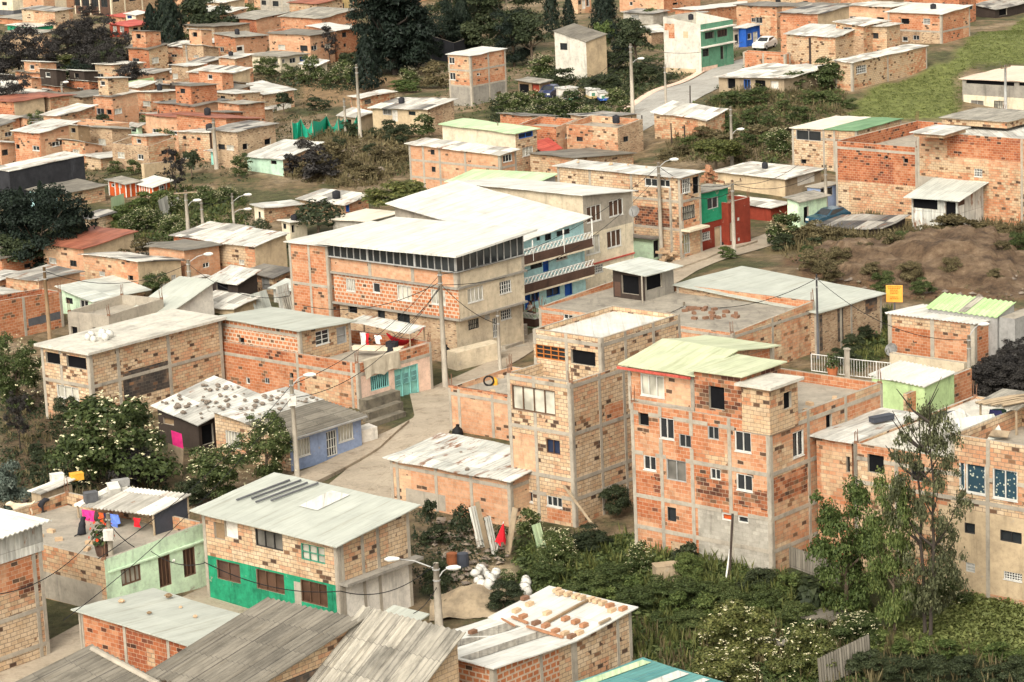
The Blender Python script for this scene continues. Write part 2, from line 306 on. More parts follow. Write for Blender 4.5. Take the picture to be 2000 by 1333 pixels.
# window kinds: frame material, divisions across, divisions up, pane material, bar width, object name
WK = {'d': (None, 1, 1, 'void', .05, 'window'), 'w1': ('fwhite', 1, 1, 'glass', .07, 'window'), 'w2': ('fwhite', 2, 1, 'glass', .07, 'window'), 'w3': ('fwhite', 3, 1, 'glass', .07, 'window'), 'w22': ('fwhite', 2, 2, 'glass', .06, 'window'),  # void panes: black sheets painted as the shade inside open holes
      'w23': ('fwhite', 2, 3, 'glass', .06, 'window'), 'c2': ('fwhite', 2, 1, 'curt', .07, 'window'), 'c3': ('fwhite', 3, 1, 'curt', .07, 'window'), 'c4': ('fwhite', 4, 1, 'curt', .06, 'window'), 'k1': ('fblack', 1, 1, 'glass', .06, 'window'), 'k2': ('fblack', 2, 1, 'glass', .06, 'window'),
      'k3': ('fblack', 3, 1, 'glass', .06, 'window'), 'kc3': ('fblack', 3, 1, 'curtd', .06, 'window'), 'kc4': ('fbrown', 4, 1, 'curt', .09, 'window'), 'gc': ('fgrey', 2, 1, 'curtd', .06, 'window'), 'g2': ('fgrey', 2, 1, 'glass', .06, 'window'), 'gr': ('fwhite', 5, 1, 'curt', .05, 'window'), 'gr3': ('fwhite', 5, 3, 'glass', .05, 'window'),
      'gk': ('fblack', 6, 2, 'curt', .05, 'window'), 'lat': ('fwhite', 7, 3, 'void', .05, 'window'), 'star': ('fwhite', 1, 1, 'curtstar', .09, 'window'), 'star2': ('fwhite', 2, 1, 'curtstar', .09, 'window'), 'br': ('fbrown', 3, 1, 'curtbr', .07, 'window'), 'brp': ('fbrown', 2, 1, 'brown', .07, 'window'),
      'or': ('forange', 4, 3, 'glass', .07, 'window'), 'grn': ('fgreen', 3, 2, 'curt', .07, 'window'), 'teal': ('fteal', 9, 1, 'void', .07, 'window'), 'blu': ('fblue', 2, 1, 'glassb', .08, 'window'), 'panew': (None, 1, 1, 'white', .05, 'window'), 'board': (None, 1, 1, 'wood', .05, 'window'), 'oran': ('fwhite', 1, 1, 'orp', .08, 'window'),
      'blue1': ('fbrown', 2, 1, 'glassb', .06, 'window'), 'tint': ('fwhite', 3, 1, 'curtbr', .08, 'window'),
      'Dbr': ('fbrown', 3, 1, 'brown', .07, 'door'), 'Dw': ('fwhite', 1, 2, 'white', .07, 'door'), 'Dwg': ('fwhite', 4, 3, 'glass', .06, 'door'), 'Dt': ('fgrey', 1, 1, 'sand', .07, 'door'), 'Dteal': ('fteal', 3, 1, 'turq', .1, 'door'), 'Dblue': ('fblue', 1, 1, 'blue2', .08, 'door'), 'Dg': ('fgrey', 1, 2, 'grey', .06, 'door'),
      'Dbk': ('fblack', 2, 1, 'black', .06, 'door'), 'Dgar': ('fgrey', 3, 2, 'olive', .08, 'door'), 'Dgrn': ('fgreen', 1, 1, 'green2', .08, 'door'), 'Dred': ('fbrown', 1, 1, 'redp', .08, 'door'), 'Dwood': ('fbrown', 2, 1, 'dwood', .07, 'door')}
def grid_uv(x, y): return x*math.sin(ANG)+y*math.cos(ANG), -x*math.cos(ANG)+y*math.sin(ANG)
def foot(c):
    q = [grid_uv(p.x, p.y) for p in c]; return min(a for a, b in q), max(a for a, b in q), min(b for a, b in q), max(b for a, b in q)
def on_house(x, y, r=0):
    u, v = grid_uv(x, y); return any(f[0]-r < u < f[1]+r and f[2]-r < v < f[3]+r for f in FOOT)
class Blk:
    def uv(s, f, x, y):
        A, d, n, ln = s.fr[f]; r = ray(x, y)
        t = (A-CAM).dot(n)/r.dot(n); P = CAM+r*t
        return (P-A).dot(d), P.z
    def pt(s, f, u, v, out=0.0):
        A, d, n, ln = s.fr[f]; p = A+d*u+n*out; return V((p.x, p.y, v))
    def top(s, f, u):
        i = 'LRBK'.index(f); a, b = s.c[i].z, s.c[(i+1) % 4].z; return a+(b-a)*u/s.fr[f][3]
HOUSES = []
class House:
    def __init__(h, label, cat='house', name='brick_house', group=None):
        _lab(label); HOUSES.append(h); h.label, h.cat, h.name, h.group, h.root = label, cat, name, group, None; h.b = []
    def blk(h, Np, Lp, Rp, g=None, plane=None, zb=None, mat='tan', matR=None, matB=None, W=(), P=(), Z=(), bands=(), cL=(), cR=(), frame=True, fmat='conc', parapet=0, floor='slab', roof=None, over=.3, ang=None, wname='wall', B=None, capped=True, fw=.21, faces='LRBK'):
        b = Blk(); a = ANG if ang is None else rad(ang)
        eL, eR = V((-math.cos(a), math.sin(a), 0)), V((math.sin(a), math.cos(a), 0))
        nx, ny = PX(Np); gy = PX((0, g))[1] if g is not None else None
        bx = nx
        for _ in range(4):
            Gd = gp(bx, gy) if plane is None else on_z(bx, gy, plane)
            zt = vert_z(Gd, ny); bx += nx-proj(V((Gd.x, Gd.y, zt)))[0]
        Nn = V((Gd.x, Gd.y, zt))
        def end(P0, e, q, zz=None):
            qx = OX+q[0]/SC
            if len(q) > 1 and q[1] is not None:
                qy = OY+q[1]/SC; n = e.cross(V((0, 0, 1))); r = ray(qx, qy); t = (P0-CAM).dot(n)/r.dot(n); return CAM+r*t
            s = 0.0
            for _ in range(25):
                p0 = proj(P0+e*s)[0]; p1 = proj(P0+e*(s+.1))[0]; s += .1*(qx-p0)/(p1-p0)
            return P0+e*s
        Lc = end(Nn, eL, Lp)
        Rc = end(Nn, eR, Rp) if Rp[0] != 'm' else Nn+eR*Rp[1]
        if B is not None:
            q = end(Lc, eR, B); Rc = Nn+(q-Lc)
        for q in (Lc, Rc): q.z = max(min(q.z, Nn.z+2.2), Nn.z-2.2)
        Bc = Lc+Rc-Nn
        b.c = [Lc, Nn, Rc, Bc]; b.base = Gd.z
        if plane is None: FOOT.append(foot(b.c))
        b.zb = zb if zb is not None else (Gd.z-2.0 if plane is None else plane-.02)
        b.fr = {}
        for i, f in enumerate('LRBK'):
            p, q = b.c[i], b.c[(i+1) % 4]; d = V((q.x-p.x, q.y-p.y, 0)); ln = d.length; d /= ln
            b.fr[f] = (V((p.x, p.y, 0)), d, d.cross(V((0, 0, 1))), ln)
        if h.root is None:
            h.gz = Gd.z; h.root = thing(h.name, (Gd.x, Gd.y, Gd.z), h.label, h.cat, h.group)
        ROOTLOC[h.root.name] = V(h.root.location)
        # openings and patches
        holes = {f: [] for f in 'LRBK'}; pats = {f: [] for f in 'LRBK'}; wins = []
        def rect(q):
            f, cx, cy, w, hh = q[:5]
            cx, cy = PX((cx, cy)); w /= SC; hh /= SC
            u0, u1 = sorted((b.uv(f, cx-w/2, cy)[0], b.uv(f, cx+w/2, cy)[0])); v0, v1 = sorted((b.uv(f, cx, cy-hh/2)[1], b.uv(f, cx, cy+hh/2)[1]))
            ln = b.fr[f][3]
            u0, u1 = max(u0, .12), min(u1, ln-.12); v0 = max(v0, b.zb+.05); v1 = min(v1, min(b.top(f, 0), b.top(f, ln))-.06)
            return f, u0, u1, v0, v1
        for q in W:
            f, u0, u1, v0, v1 = rect(q)
            if u1-u0 > .1 and v1-v0 > .1: holes[f].append((u0, u1, v0, v1)); wins.append((f, u0, u1, v0, v1, q[5]))
        for q in P:
            f, u0, u1, v0, v1 = rect(q)
            if u1-u0 > .1 and v1-v0 > .1: pats[f].append((u0, u1, v0, v1, q[5]))
        for q in Z:                                    # (face, row at the near corner, material below it)
            f, y, mm = q; v = b.uv('L', nx, OY+y/SC)[1]
            pats[f].insert(0, (0, b.fr[f][3], b.zb, v, mm))
        mats = []; mi = lambda k: (mats.index(k) if k in mats else (mats.append(k), len(mats)-1)[1])
        mb = MB()
        fm = {'L': mat, 'R': matR or mat, 'B': matB or mat, 'K': matB or mat}
        for f in faces:
            ln = b.fr[f][3]; lim = min(b.top(f, 0), b.top(f, ln))
            us = sorted({0, ln} | {x for r in holes[f]+pats[f] for x in r[:2] if 0 < x < ln})
            vs = sorted({b.zb} | {x for r in holes[f]+pats[f] for x in r[2:4] if b.zb < x < lim-.02})
            for i in range(len(us)-1):
                for j in range(len(vs)):
                    u0, u1, v0 = us[i], us[i+1], vs[j]; last = j == len(vs)-1
                    um = (u0+u1)/2; vm = v0+.01 if last else (v0+vs[j+1])/2
                    if any(r[0] < um < r[1] and r[2] < vm < r[3] for r in holes[f]): continue
                    k = fm[f]
                    for r in pats[f]:
                        if r[0] <= um <= r[1] and r[2] <= vm <= r[3]: k = r[4]
                    t0, t1 = (b.top(f, u0), b.top(f, u1)) if last else (vs[j+1],)*2
                    mb.face([b.pt(f, u0, v0), b.pt(f, u1, v0), b.pt(f, u1, t1), b.pt(f, u0, t0)], mi(k), [(u0, v0), (u1, v0), (u1, t1), (u0, t0)])
            for (u0, u1, v0, v1) in holes[f]:
                D = -.17; k = mi('conc')
                q = [(u0, v0), (u1, v0), (u1, v1), (u0, v1)]
                for i in range(4):
                    (ua, va), (ub, vb) = q[i], q[(i+1) % 4]
                    mb.face([b.pt(f, ua, va), b.pt(f, ua, va, D), b.pt(f, ub, vb, D), b.pt(f, ub, vb)], k)
        if parapet:
            th = .16; fl = min(c.z for c in b.c)-parapet; b.floor = fl
            cx = sum((c for c in b.c), V((0, 0, 0)))/4
            inn = []
            e1, e2 = b.fr['L'][1], b.fr['R'][1]
            for c, (s1, s2) in zip(b.c, ((1, 1), (-1, 1), (-1, -1), (1, -1))): inn.append(c+e1*th*s1+e2*th*s2)
            for i in range(4):
                j = (i+1) % 4
                mb.face([b.c[i], b.c[j], inn[j], inn[i]], mi(fm['L'] if fm['L'] in ('white', 'cream') else 'conc'))
                a0, a1 = inn[i], inn[j]; q0, q1 = V((a0.x, a0.y, fl)), V((a1.x, a1.y, fl))
                ll = (a1-a0).length
                mb.face([a1, a0, q0, q1], mi(fm['LRBK'[i]]), [(ll, a1.z), (0, a0.z), (0, fl), (ll, fl)])
            fo = MB(); fo.face([V((p.x, p.y, fl)) for p in inn]); 
        elif capped: mb.face([V((c.x, c.y, c.z-.03)) for c in b.c], mi('conc'))
        b.wall = mb.obj(wname, mats, h.root) if mb.f else None
        if parapet: fo.obj('roof', floor, h.root)
        # concrete frame
        if frame and (bands or cL or cR):
            fb = MB(); pr = .025
            def bar(f, u0, u1, v0, v1, x=0): fb.box(b.pt(f, u0, v0, -.02), b.fr[f][1]*(u1-u0), b.fr[f][2]*(.02+pr+x), V((0, 0, v1-v0)))
            def cut(f, u0, u1, v0, v1, vert):
                "leave gaps where openings are"
                segs = [(v0, v1)] if vert else [(u0, u1)]
                for r in holes[f]:
                    if vert and r[0] < u1 and r[1] > u0: lo, hi = r[2], r[3]
                    elif not vert and r[2] < v1 and r[3] > v0: lo, hi = r[0], r[1]
                    else: continue
                    segs = [q for s0, s1 in segs for q in ((s0, min(s1, lo)), (max(s0, hi), s1)) if q[1]-q[0] > .05]
                return segs
            for f, cs in (('L', cL), ('R', cR)):
                ln = b.fr[f][3]; us = []
                for x in cs:
                    x = OX+x/SC; lo, hi = 0, ln
                    vm = (b.zb+b.top(f, 0))/2
                    for _ in range(30):
                        md = (lo+hi)/2
                        if proj(b.pt(f, md, vm))[0] < x: lo = md
                        else: hi = md
                    us.append(md-fw/2)
                if cs is not None: us += [0, ln-fw]
                for u in us:
                    u = max(0, min(u, ln-fw))
                    for v0, v1 in cut(f, u, u+fw, b.zb, min(b.top(f, u), b.top(f, u+fw))-.01, True):
                        if bands: bar(f, u, u+fw, v0, v1, .003)
                        else: keep, fb = fb, MB(); bar(f, u, u+fw, v0, v1, .003); fb.obj('concrete_column', fmat, h.root); fb = keep
                for y in bands:
                    v = b.uv('L', nx-.01, OY+y/SC)[1]
                    if v+.13 < b.top(f, ln) and v-.13 > b.zb:
                        for u0, u1 in cut(f, 0, ln, v-.13, v+.13, False): bar(f, u0, u1, v-.105, v+.105)
            if fb.f: fb.obj('concrete_frame', fmat, h.root)
        for w in wins: h.window(b, *w)
        if roof: h.roof(b, roof, over=over)
        h.b.append(b); return b
    def window(h, b, f, u0, u1, v0, v1, k):
        fm, nx, ny, pm, bw, nm = WK[k] if isinstance(k, str) else k
        d = b.fr[f][1]; n = b.fr[f][2]
        bw = min(bw*.72, (u1-u0)/(2.2*nx), (v1-v0)/(2.5*ny))
        p = MB(); D = -.14 if pm != 'void' else -.16
        def pane(): 
            p.face([b.pt(f, u0, v0, D), b.pt(f, u1, v0, D), b.pt(f, u1, v1, D), b.pt(f, u0, v1, D)], 0, [(u0, v0), (u1, v0), (u1, v1), (u0, v1)])
        pane()
        if fm is None: return p.obj(nm, pm, h.root)
        m = MB()
        def bar(a0, a1, c0, c1, o=-.03, t=.07): m.box(b.pt(f, a0, c0, o-t), d*(a1-a0), n*t, V((0, 0, c1-c0)))
        bar(u0, u1, v0, v0+bw); bar(u0, u1, v1-bw, v1); bar(u0, u0+bw, v0+bw, v1-bw); bar(u1-bw, u1, v0+bw, v1-bw)
        for i in range(1, nx):
            u = u0+(u1-u0)*i/nx; bar(u-bw*.4, u+bw*.4, v0+bw, v1-bw, -.035, .06)
        for i in range(1, ny):
            v = v0+(v1-v0)*i/ny; bar(u0+bw, u1-bw, v-bw*.4, v+bw*.4, -.04, .05)
        if nm == 'window' and fm == 'fwhite' and (u1-u0) > .7: m.box(b.pt(f, u0-.03, v0-.045, -.01), d*(u1-u0+.06), n*.05, V((0, 0, .045)))
        o = m.obj(nm, fm, h.root)
        pp = p.obj('pane' if nm == 'window' else 'door_panel', pm, h.root); pp.parent = o
        return o
    def roof(h, b, mat, over=.3, corr=0.0, axis='L', rz=0.0, th=.06, lift=.03, seg=None, overs=None, name='roof', jit=.03, s0=None, s1=None, t0=None, t1=None):
        "sheet roof over the block's four tops; corr = corrugation pitch; axis = the direction the profile varies along"
        L, N, R_, B = b.c
        l1, l2 = (N-L).length, (R_-N).length
        oL, oR = (over, over) if overs is None else overs
        s0 = -oL/l1 if s0 is None else s0; s1 = 1+oL/l1 if s1 is None else s1; t0 = -oR/l2 if t0 is None else t0; t1 = 1+oR/l2 if t1 is None else t1
        rr = random.Random(len(COL.objects))
        wide = l1 if axis == 'L' else l2
        lng = l2 if axis == 'L' else l1
        n = int(wide*(abs(s1-s0) if axis == 'L' else abs(t1-t0))/(corr/4))+1 if corr else max(2, int(wide/1.2))
        k = max(2, int(lng/1.2)); k += k % 2 if rz else 0
        mb = MB(); P = []
        for i in range(n+1):
            row = []
            for j in range(k+1):
                s, t = (s0+(s1-s0)*i/n, t0+(t1-t0)*j/k) if axis == 'L' else (s0+(s1-s0)*j/k, t0+(t1-t0)*i/n)
                q = L+(N-L)*s+(R_-N)*t
                z = q.z+lift
                if rz: z += rz*(1-abs(2*min(max(t, 0), 1)-1))
                if corr: z += .025*(1, 0, -1, 0)[i % 4]*(corr/.2)
                else: z += rr.uniform(-jit, jit)
                row.append((V((q.x, q.y, z)), (s*l1, t*l2)))
            P.append(row)
        for i in range(n):
            for j in range(k):
                q = [P[i][j], P[i+1][j], P[i+1][j+1], P[i][j+1]]
                if axis == 'R': q = [P[i][j], P[i][j+1], P[i+1][j+1], P[i+1][j]]
                uvs = [(x[1][0], x[1][1]) if axis == 'L' else (x[1][1], x[1][0]) for x in q]
                mb.face([x[0]+V((0, 0, th)) for x in q], 0, uvs)
                if th > .03: mb.face([x[0] for x in q][::-1], 0, uvs[::-1])
        ring = [P[i][0] for i in range(n+1)]+[P[n][j] for j in range(1, k+1)]+[P[i][k] for i in range(n-1, -1, -1)]+[P[0][j] for j in range(k-1, 0, -1)]
        for a, c in zip(ring, ring[1:]+ring[:1]):
            mb.face([a[0], c[0], c[0]+V((0, 0, th)), a[0]+V((0, 0, th))], 0, [a[1], c[1], c[1], a[1]])
        if rz:
            for e in (L, N):
                a = e+(R_-N)*0; m2 = e+(R_-N)*.5+V((0, 0, rz)); c = e+(R_-N)
                mb.face([a, c, m2] if e is L else [a, m2, c][::-1], 1)
            return mb.obj(name, [mat, 'tan'], h.root)
        return mb.obj(name, mat, h.root)
    def part(h, mb, name, mats, **k): return mb.obj(name, mats, h.root, **k)
def _lab(l):
    n = len(l.split())
    if not 4 <= n <= 16: print('LABEL', n, l)
def H(label, *a, cat='house', name='brick_house', roofk=None, **k):
    h = House(label, cat, name); h.blk(*a, **k)
    if roofk: h.roof(h.b[0], **roofk)
    return h
def at_plane(p, z): x, y = PX(p); return on_z(x, y, z)
# =================================================================== terrain
T(0, 0, 1)
bump(1880, 150, 34, 34, 4.0); bump(1790, 530, 22, 7, .5, .1); bump(680, 310, 12, 14, 1.8); bump(1450, 250, 14, 22, 1.5); bump(150, 900, 9, 9, .6); bump(1320, 1120, 12, 7, .5)
def poly_w(pts): return [(lambda p: (p.x, p.y))(gp(x, y)) for x, y in pts]
def inside(x, y, P):
    r = False; j = len(P)-1
    for i in range(len(P)):
        (xi, yi), (xj, yj) = P[i], P[j]
        if (yi > y) != (yj > y) and x < (xj-xi)*(y-yi)/(yj-yi)+xi: r = not r
        j = i
    return r
REG = [(poly_w(p), c) for p, c in (
    ([(1640, 230), (1700, 170), (1860, 110), (2010, 20), (2100, 20), (2100, 130), (1880, 130), (1880, 225), (1760, 235)], (.17, .19, .055)),
    ([(1515, 505), (1640, 478), (1760, 480), (2050, 470), (2050, 590), (1700, 590), (1560, 545)], (.165, .095, .05)),
    ([(560, 150), (800, 150), (770, 185), (600, 215)], (.26, .17, .09)), ([(900, 1090), (1010, 1100), (960, 1190), (890, 1170)], (.42, .32, .2)),
    ([(0, 720), (110, 760), (330, 980), (0, 950)], (.13, .09, .05)), ([(1000, 1040), (1560, 1100), (2100, 1160), (2100, 1420), (1240, 1420), (1240, 1180), (1000, 1150)], (.045, .055, .02)),
    ([(1500, 380), (2050, 380), (2050, 480), (1500, 500)], (.17, .13, .06)), ([(800, 985), (1010, 1030), (1010, 1090), (800, 1080)], (.2, .15, .09)))]
def ground_col(x, y):
    for P, c in REG:
        if inside(x, y, P): return c
    return None
ys = [55]; 
while ys[-1] < 900: ys.append(ys[-1]*1.0085+.2)
verts, faces, cols = [], [], []
NX = 150
for j, y in enumerate(ys):
    for i in range(NX+1):
        x = (i/NX-.5)*2*(18+y*.30); verts.append((x, y, terrain(x, y)-.03)); c = ground_col(x, y); cols.append((*(c or (.15, .115, .06)), 1.0 if c else 0.0))
for j in range(len(ys)-1):
    for i in range(NX): a = j*(NX+1)+i; faces.append((a, a+1, a+NX+2, a+NX+1))
me = bpy.data.meshes.new('ground'); me.from_pydata(verts, [], faces)
at = me.color_attributes.new('soil', 'FLOAT_COLOR', 'POINT'); at.data.foreach_set('color', [k for c in cols for k in c])
me.polygons.foreach_set('use_smooth', [True]*len(faces))
m, N, Lk, bs = newmat('ground')
ob = mapped(N, Lk, 1, 1, 1, 'Object', False)
ca = N.new('ShaderNodeVertexColor'); ca.layer_name = 'soil'
base = ramp(N, Lk, noise(N, Lk, ob, .10, 6, .7), [(.34, (.05, .058, .02)), (.45, (.10, .095, .042)), (.52, (.19, .135, .075)), (.62, (.29, .22, .14))])
c = mixc(N, Lk, ca.outputs['Alpha'], base, ca.outputs['Color'])
c = mixc(N, Lk, 1, c, ramp(N, Lk, noise(N, Lk, ob, 1.2, 8, .75), [(.28, (.35, .35, .35)), (.5, (1, 1, 1)), (.72, (1.5, 1.45, 1.35))]), 'MULTIPLY')
Lk.new(c, bs.inputs['Base Color']); bumpn(N, Lk, noise(N, Lk, ob, 1.6, 8, .75), bs, 1.0, .5)
me.materials.append(m); go = bpy.data.objects.new('ground', me); COL.objects.link(go); kind(go, 'structure')
# far ground out to the horizon
f = MB(); f.face([(-4000, 890, -3), (4000, 890, -3), (4000, 5000, -3), (-4000, 5000, -3)]); kind(f.obj('far_hills', 'olive'), 'structure')
f = MB(); f.face([(-4000, -600, -6), (4000, -600, -6), (4000, 57, -6), (-4000, 57, -6)]); kind(f.obj('near_hillside', 'olive'), 'structure')
# roads
def roadmat(name, col, dark):
    m, N, Lk, b = newmat(name); ob = mapped(N, Lk, 1, 1, 1, 'Object', False)
    c = mixc(N, Lk, 1, col, ramp(N, Lk, noise(N, Lk, ob, .35, 6, .7), [(.3, (dark,)*3), (.6, (1.04,)*3)]), 'MULTIPLY')
    c = mixc(N, Lk, 1, c, ramp(N, Lk, noise(N, Lk, ob, 5, 6, .75), [(.3, (.78,)*3), (.7, (1.08,)*3)]), 'MULTIPLY')
    c = mixc(N, Lk, .7, c, ramp(N, Lk, noise(N, Lk, ob, .9, 7, .75), [(.36, (.55, .5, .45)), (.47, (1, 1, 1))]), 'MULTIPLY')
    vk = N.new('ShaderNodeTexVoronoi'); vk.feature = 'DISTANCE_TO_EDGE'; vk.inputs['Scale'].default_value = .45; nzz = N.new('ShaderNodeTexNoise'); nzz.inputs['Scale'].default_value = 1.2; Lk.new(ob, nzz.inputs['Vector']); va = N.new('ShaderNodeVectorMath'); va.operation = 'ADD'; Lk.new(ob, va.inputs[0]); Lk.new(nzz.outputs['Color'], va.inputs[1]); Lk.new(va.outputs[0], vk.inputs['Vector'])
    c = mixc(N, Lk, math2(N, Lk, 'MULTIPLY', math2(N, Lk, 'LESS_THAN', vk.outputs['Distance'], .008), .35), c, (.16, .12, .08))
    t = N.new('ShaderNodeTexBrick'); t.inputs['Scale'].default_value = 1; t.inputs['Brick Width'].default_value = 2.6; t.inputs['Row Height'].default_value = 3.2; t.inputs['Mortar Size'].default_value = .02; t.offset = 0
    Lk.new(mapped(N, Lk, 1, 1, 1, 'UV', False), t.inputs['Vector']); c = mixc(N, Lk, math2(N, Lk, 'MULTIPLY', t.outputs['Fac'], .35), c, (.2, .16, .1))
    Lk.new(c, b.inputs['Base Color']); bumpn(N, Lk, noise(N, Lk, ob, 8, 5), b, .3, .03)
roadmat('road', (.38, .315, .235), .76); roadmat('road2', (.36, .34, .30), .8); roadmat('walk', (.38, .31, .23), .8)
ROADS = []
def strip(name, left, right, mat, lift=.02, thick=0.0, n=10):
    "a strip of ground between two traced edges"
    def samp(P):
        P = [gp(*PX(p)) for p in P]; L = [0]
        for a, b in zip(P, P[1:]): L.append(L[-1]+(b-a).length)
        out = []
        for k in range(n*(len(P)-1)+1):
            d = L[-1]*k/(n*(len(P)-1)); i = max(j for j in range(len(P)) if L[j] <= d+1e-6); i = min(i, len(P)-2)
            out.append(P[i].lerp(P[i+1], (d-L[i])/max(L[i+1]-L[i], 1e-6)))
        return out
    ROADS.append([(p.x, p.y) for p in [gp(*PX(q)) for q in left]]+[(p.x, p.y) for p in [gp(*PX(q)) for q in right[::-1]]])
    A, B = samp(left), samp(right); k = min(len(A), len(B))
    A = [A[int(i*(len(A)-1)/(k-1))] for i in range(k)]; B = [B[int(i*(len(B)-1)/(k-1))] for i in range(k)]
    m = MB(); W_ = 5; rows = []; v = 0
    for i, (a, b) in enumerate(zip(A, B)):
        if i: v += (a-A[i-1]).length
        r = []
        for j in range(W_+1):
            p = a.lerp(b, j/W_); r.append((V((p.x, p.y, terrain(p.x, p.y)+lift+thick)), ((a-b).length*j/W_, v)))
        rows.append(r)
    for r0, r1 in zip(rows, rows[1:]):
        for j in range(W_): q = (r0[j], r0[j+1], r1[j+1], r1[j]); m.face([x[0] for x in q], 0, [x[1] for x in q])
        if thick:
            for j in (0, W_): m.face([r0[j][0], r1[j][0], r1[j][0]-V((0, 0, thick+.1)), r0[j][0]-V((0, 0, thick+.1))], 0)
    return kind(m.obj(name, mat), 'structure')
T(0, 0, 1)
strip('road', [(-60, 1325), (150, 1222), (330, 1180), (520, 1075), (600, 1000), (640, 948), (715, 880), (810, 815), (800, 770)], [(40, 1345), (330, 1290), (480, 1215), (660, 1130), (760, 1010), (790, 940), (870, 860), (900, 805), (890, 760)], 'road', .03)
strip('road', [(800, 775), (870, 745), (960, 705), (1040, 650), (1190, 590), (1310, 520), (1420, 480), (1500, 455)], [(890, 770), (960, 735), (1020, 700), (1100, 650), (1250, 590), (1360, 530), (1450, 497), (1530, 470)], 'road', .03)
strip('road', [(1090, 300), (1150, 270), (1240, 205), (1330, 165), (1440, 118), (1480, 108)], [(1180, 290), (1220, 282), (1310, 228), (1390, 180), (1460, 130), (1500, 112)], 'road2', .03)
strip('pavement', [(566, 935), (640, 905), (705, 868), (735, 862)], [(610, 950), (680, 915), (740, 880), (800, 826)], 'walk', .03, .16)
strip('pavement', [(1300, 520), (1360, 500), (1460, 470)], [(1318, 530), (1380, 508), (1480, 474)], 'walk', .03, .14)
strip('pavement', [(305, 1162), (400, 1110)], [(312, 1172), (410, 1118)], 'walk', .03, .14)
strip('path', [(1150, 262), (1240, 196), (1330, 158), (1430, 114)], [(1158, 266), (1248, 201), (1336, 162), (1436, 117)], 'pink', .05)
strip('path', [(180, 470), (225, 445)], [(190, 476), (232, 455)], 'sand', .04)

# the rough earth cut at the right: fine relief of its own
import numpy as _np
def earth(name, pts, step, amp, mat, seed=1, base=0.05, steps=()):
    Pw = poly_w(pts); rs = _np.random.RandomState(seed); xs = [p[0] for p in Pw]; ys_ = [p[1] for p in Pw]; nx, ny = int((max(xs)-min(xs))/step)+1, int((max(ys_)-min(ys_))/step)+1
    Hh = _np.zeros((ny, nx)); X, Y = _np.meshgrid(_np.arange(nx)*step, _np.arange(ny)*step)
    for o in range(6):
        fr = .11*1.9**o; a = amp*.55**o
        for k in range(4):
            t = rs.rand()*6.28; Hh += a*.5*_np.abs(_np.sin((X*math.cos(t)+Y*math.sin(t))*fr*6.28*.5+rs.rand()*6.28+1.3*_np.sin((X*math.sin(t)-Y*math.cos(t))*fr*2.2)))
    Hh -= Hh.mean(); vs, idx, fs = [], {}, []
    for j in range(ny):
        for i in range(nx):
            x, y = min(xs)+i*step, min(ys_)+j*step
            if inside(x, y, Pw):
                w = 0
                for rr_ in (1.0, 2.0, 3.2, 4.6, 6.2):
                    if all(inside(x+rr_*dx, y+rr_*dy, Pw) for dx, dy in ((1, 0), (-1, 0), (0, 1), (0, -1), (.7, .7), (-.7, .7), (.7, -.7), (-.7, -.7))): w += .2
                w = w*w*(3-2*w)
                cl = 0
                for (ax, ay), (bx, by), hh in steps:
                    yl = ay+(by-ay)*(x-ax)/(bx-ax)+.9*math.sin(x*.5)+.5*math.sin(x*1.3+1)+.25*math.sin(x*3.1); cl += hh/(1+math.exp(-max(-30, min(30, (y-yl)/.22))))
                idx[i, j] = len(vs); vs.append((x, y, terrain(x, y)-.25+w*cl+w*(.1+base+max(Hh[j, i], -amp*.5)+amp*.4)))
    for j in range(ny-1):
        for i in range(nx-1):
            q = [(i, j), (i+1, j), (i+1, j+1), (i, j+1)]
            if all(k in idx for k in q): fs.append([idx[k] for k in q])
    me = bpy.data.meshes.new(name); me.from_pydata(vs, [], fs); me.materials.append(MATS[mat]); o = bpy.data.objects.new(name, me); COL.objects.link(o); return kind(o, 'structure')
m, N, Lk, bs = newmat('earth'); ob = mapped(N, Lk, 1, 1, 1, 'Object', False)
c = ramp(N, Lk, noise(N, Lk, ob, .55, 8, .75), [(.34, (.05, .032, .02)), (.46, (.13, .082, .048)), (.57, (.21, .14, .085)), (.68, (.30, .215, .14))])
Lk.new(c, bs.inputs['Base Color']); bumpn(N, Lk, noise(N, Lk, ob, 2.6, 8, .8), bs, 1.0, .4)
earth('dirt_bank', [(1510, 515), (1560, 490), (1660, 475), (1780, 478), (1900, 468), (2060, 470), (2060, 590), (1860, 600), (1700, 580), (1600, 555)], .36, .75, 'earth', 4, steps=[(*poly_w([(1560, 552), (2050, 556)]), .7), (*poly_w([(1540, 524), (2050, 518)]), .7)])
earth('dirt_mound', [(1240, 1290), (1290, 1265), (1390, 1262), (1420, 1300), (1380, 1345), (1270, 1345)], .3, .7, 'earth', 5)
earth('dirt_yard', [(800, 1000), (1000, 1030), (1012, 1090), (960, 1190), (900, 1195), (880, 1120), (805, 1080)], .3, .45, 'earth', 6)
# =================================================================== the nearer houses, traced from the photograph
TZ = lambda b: b.c[1].z
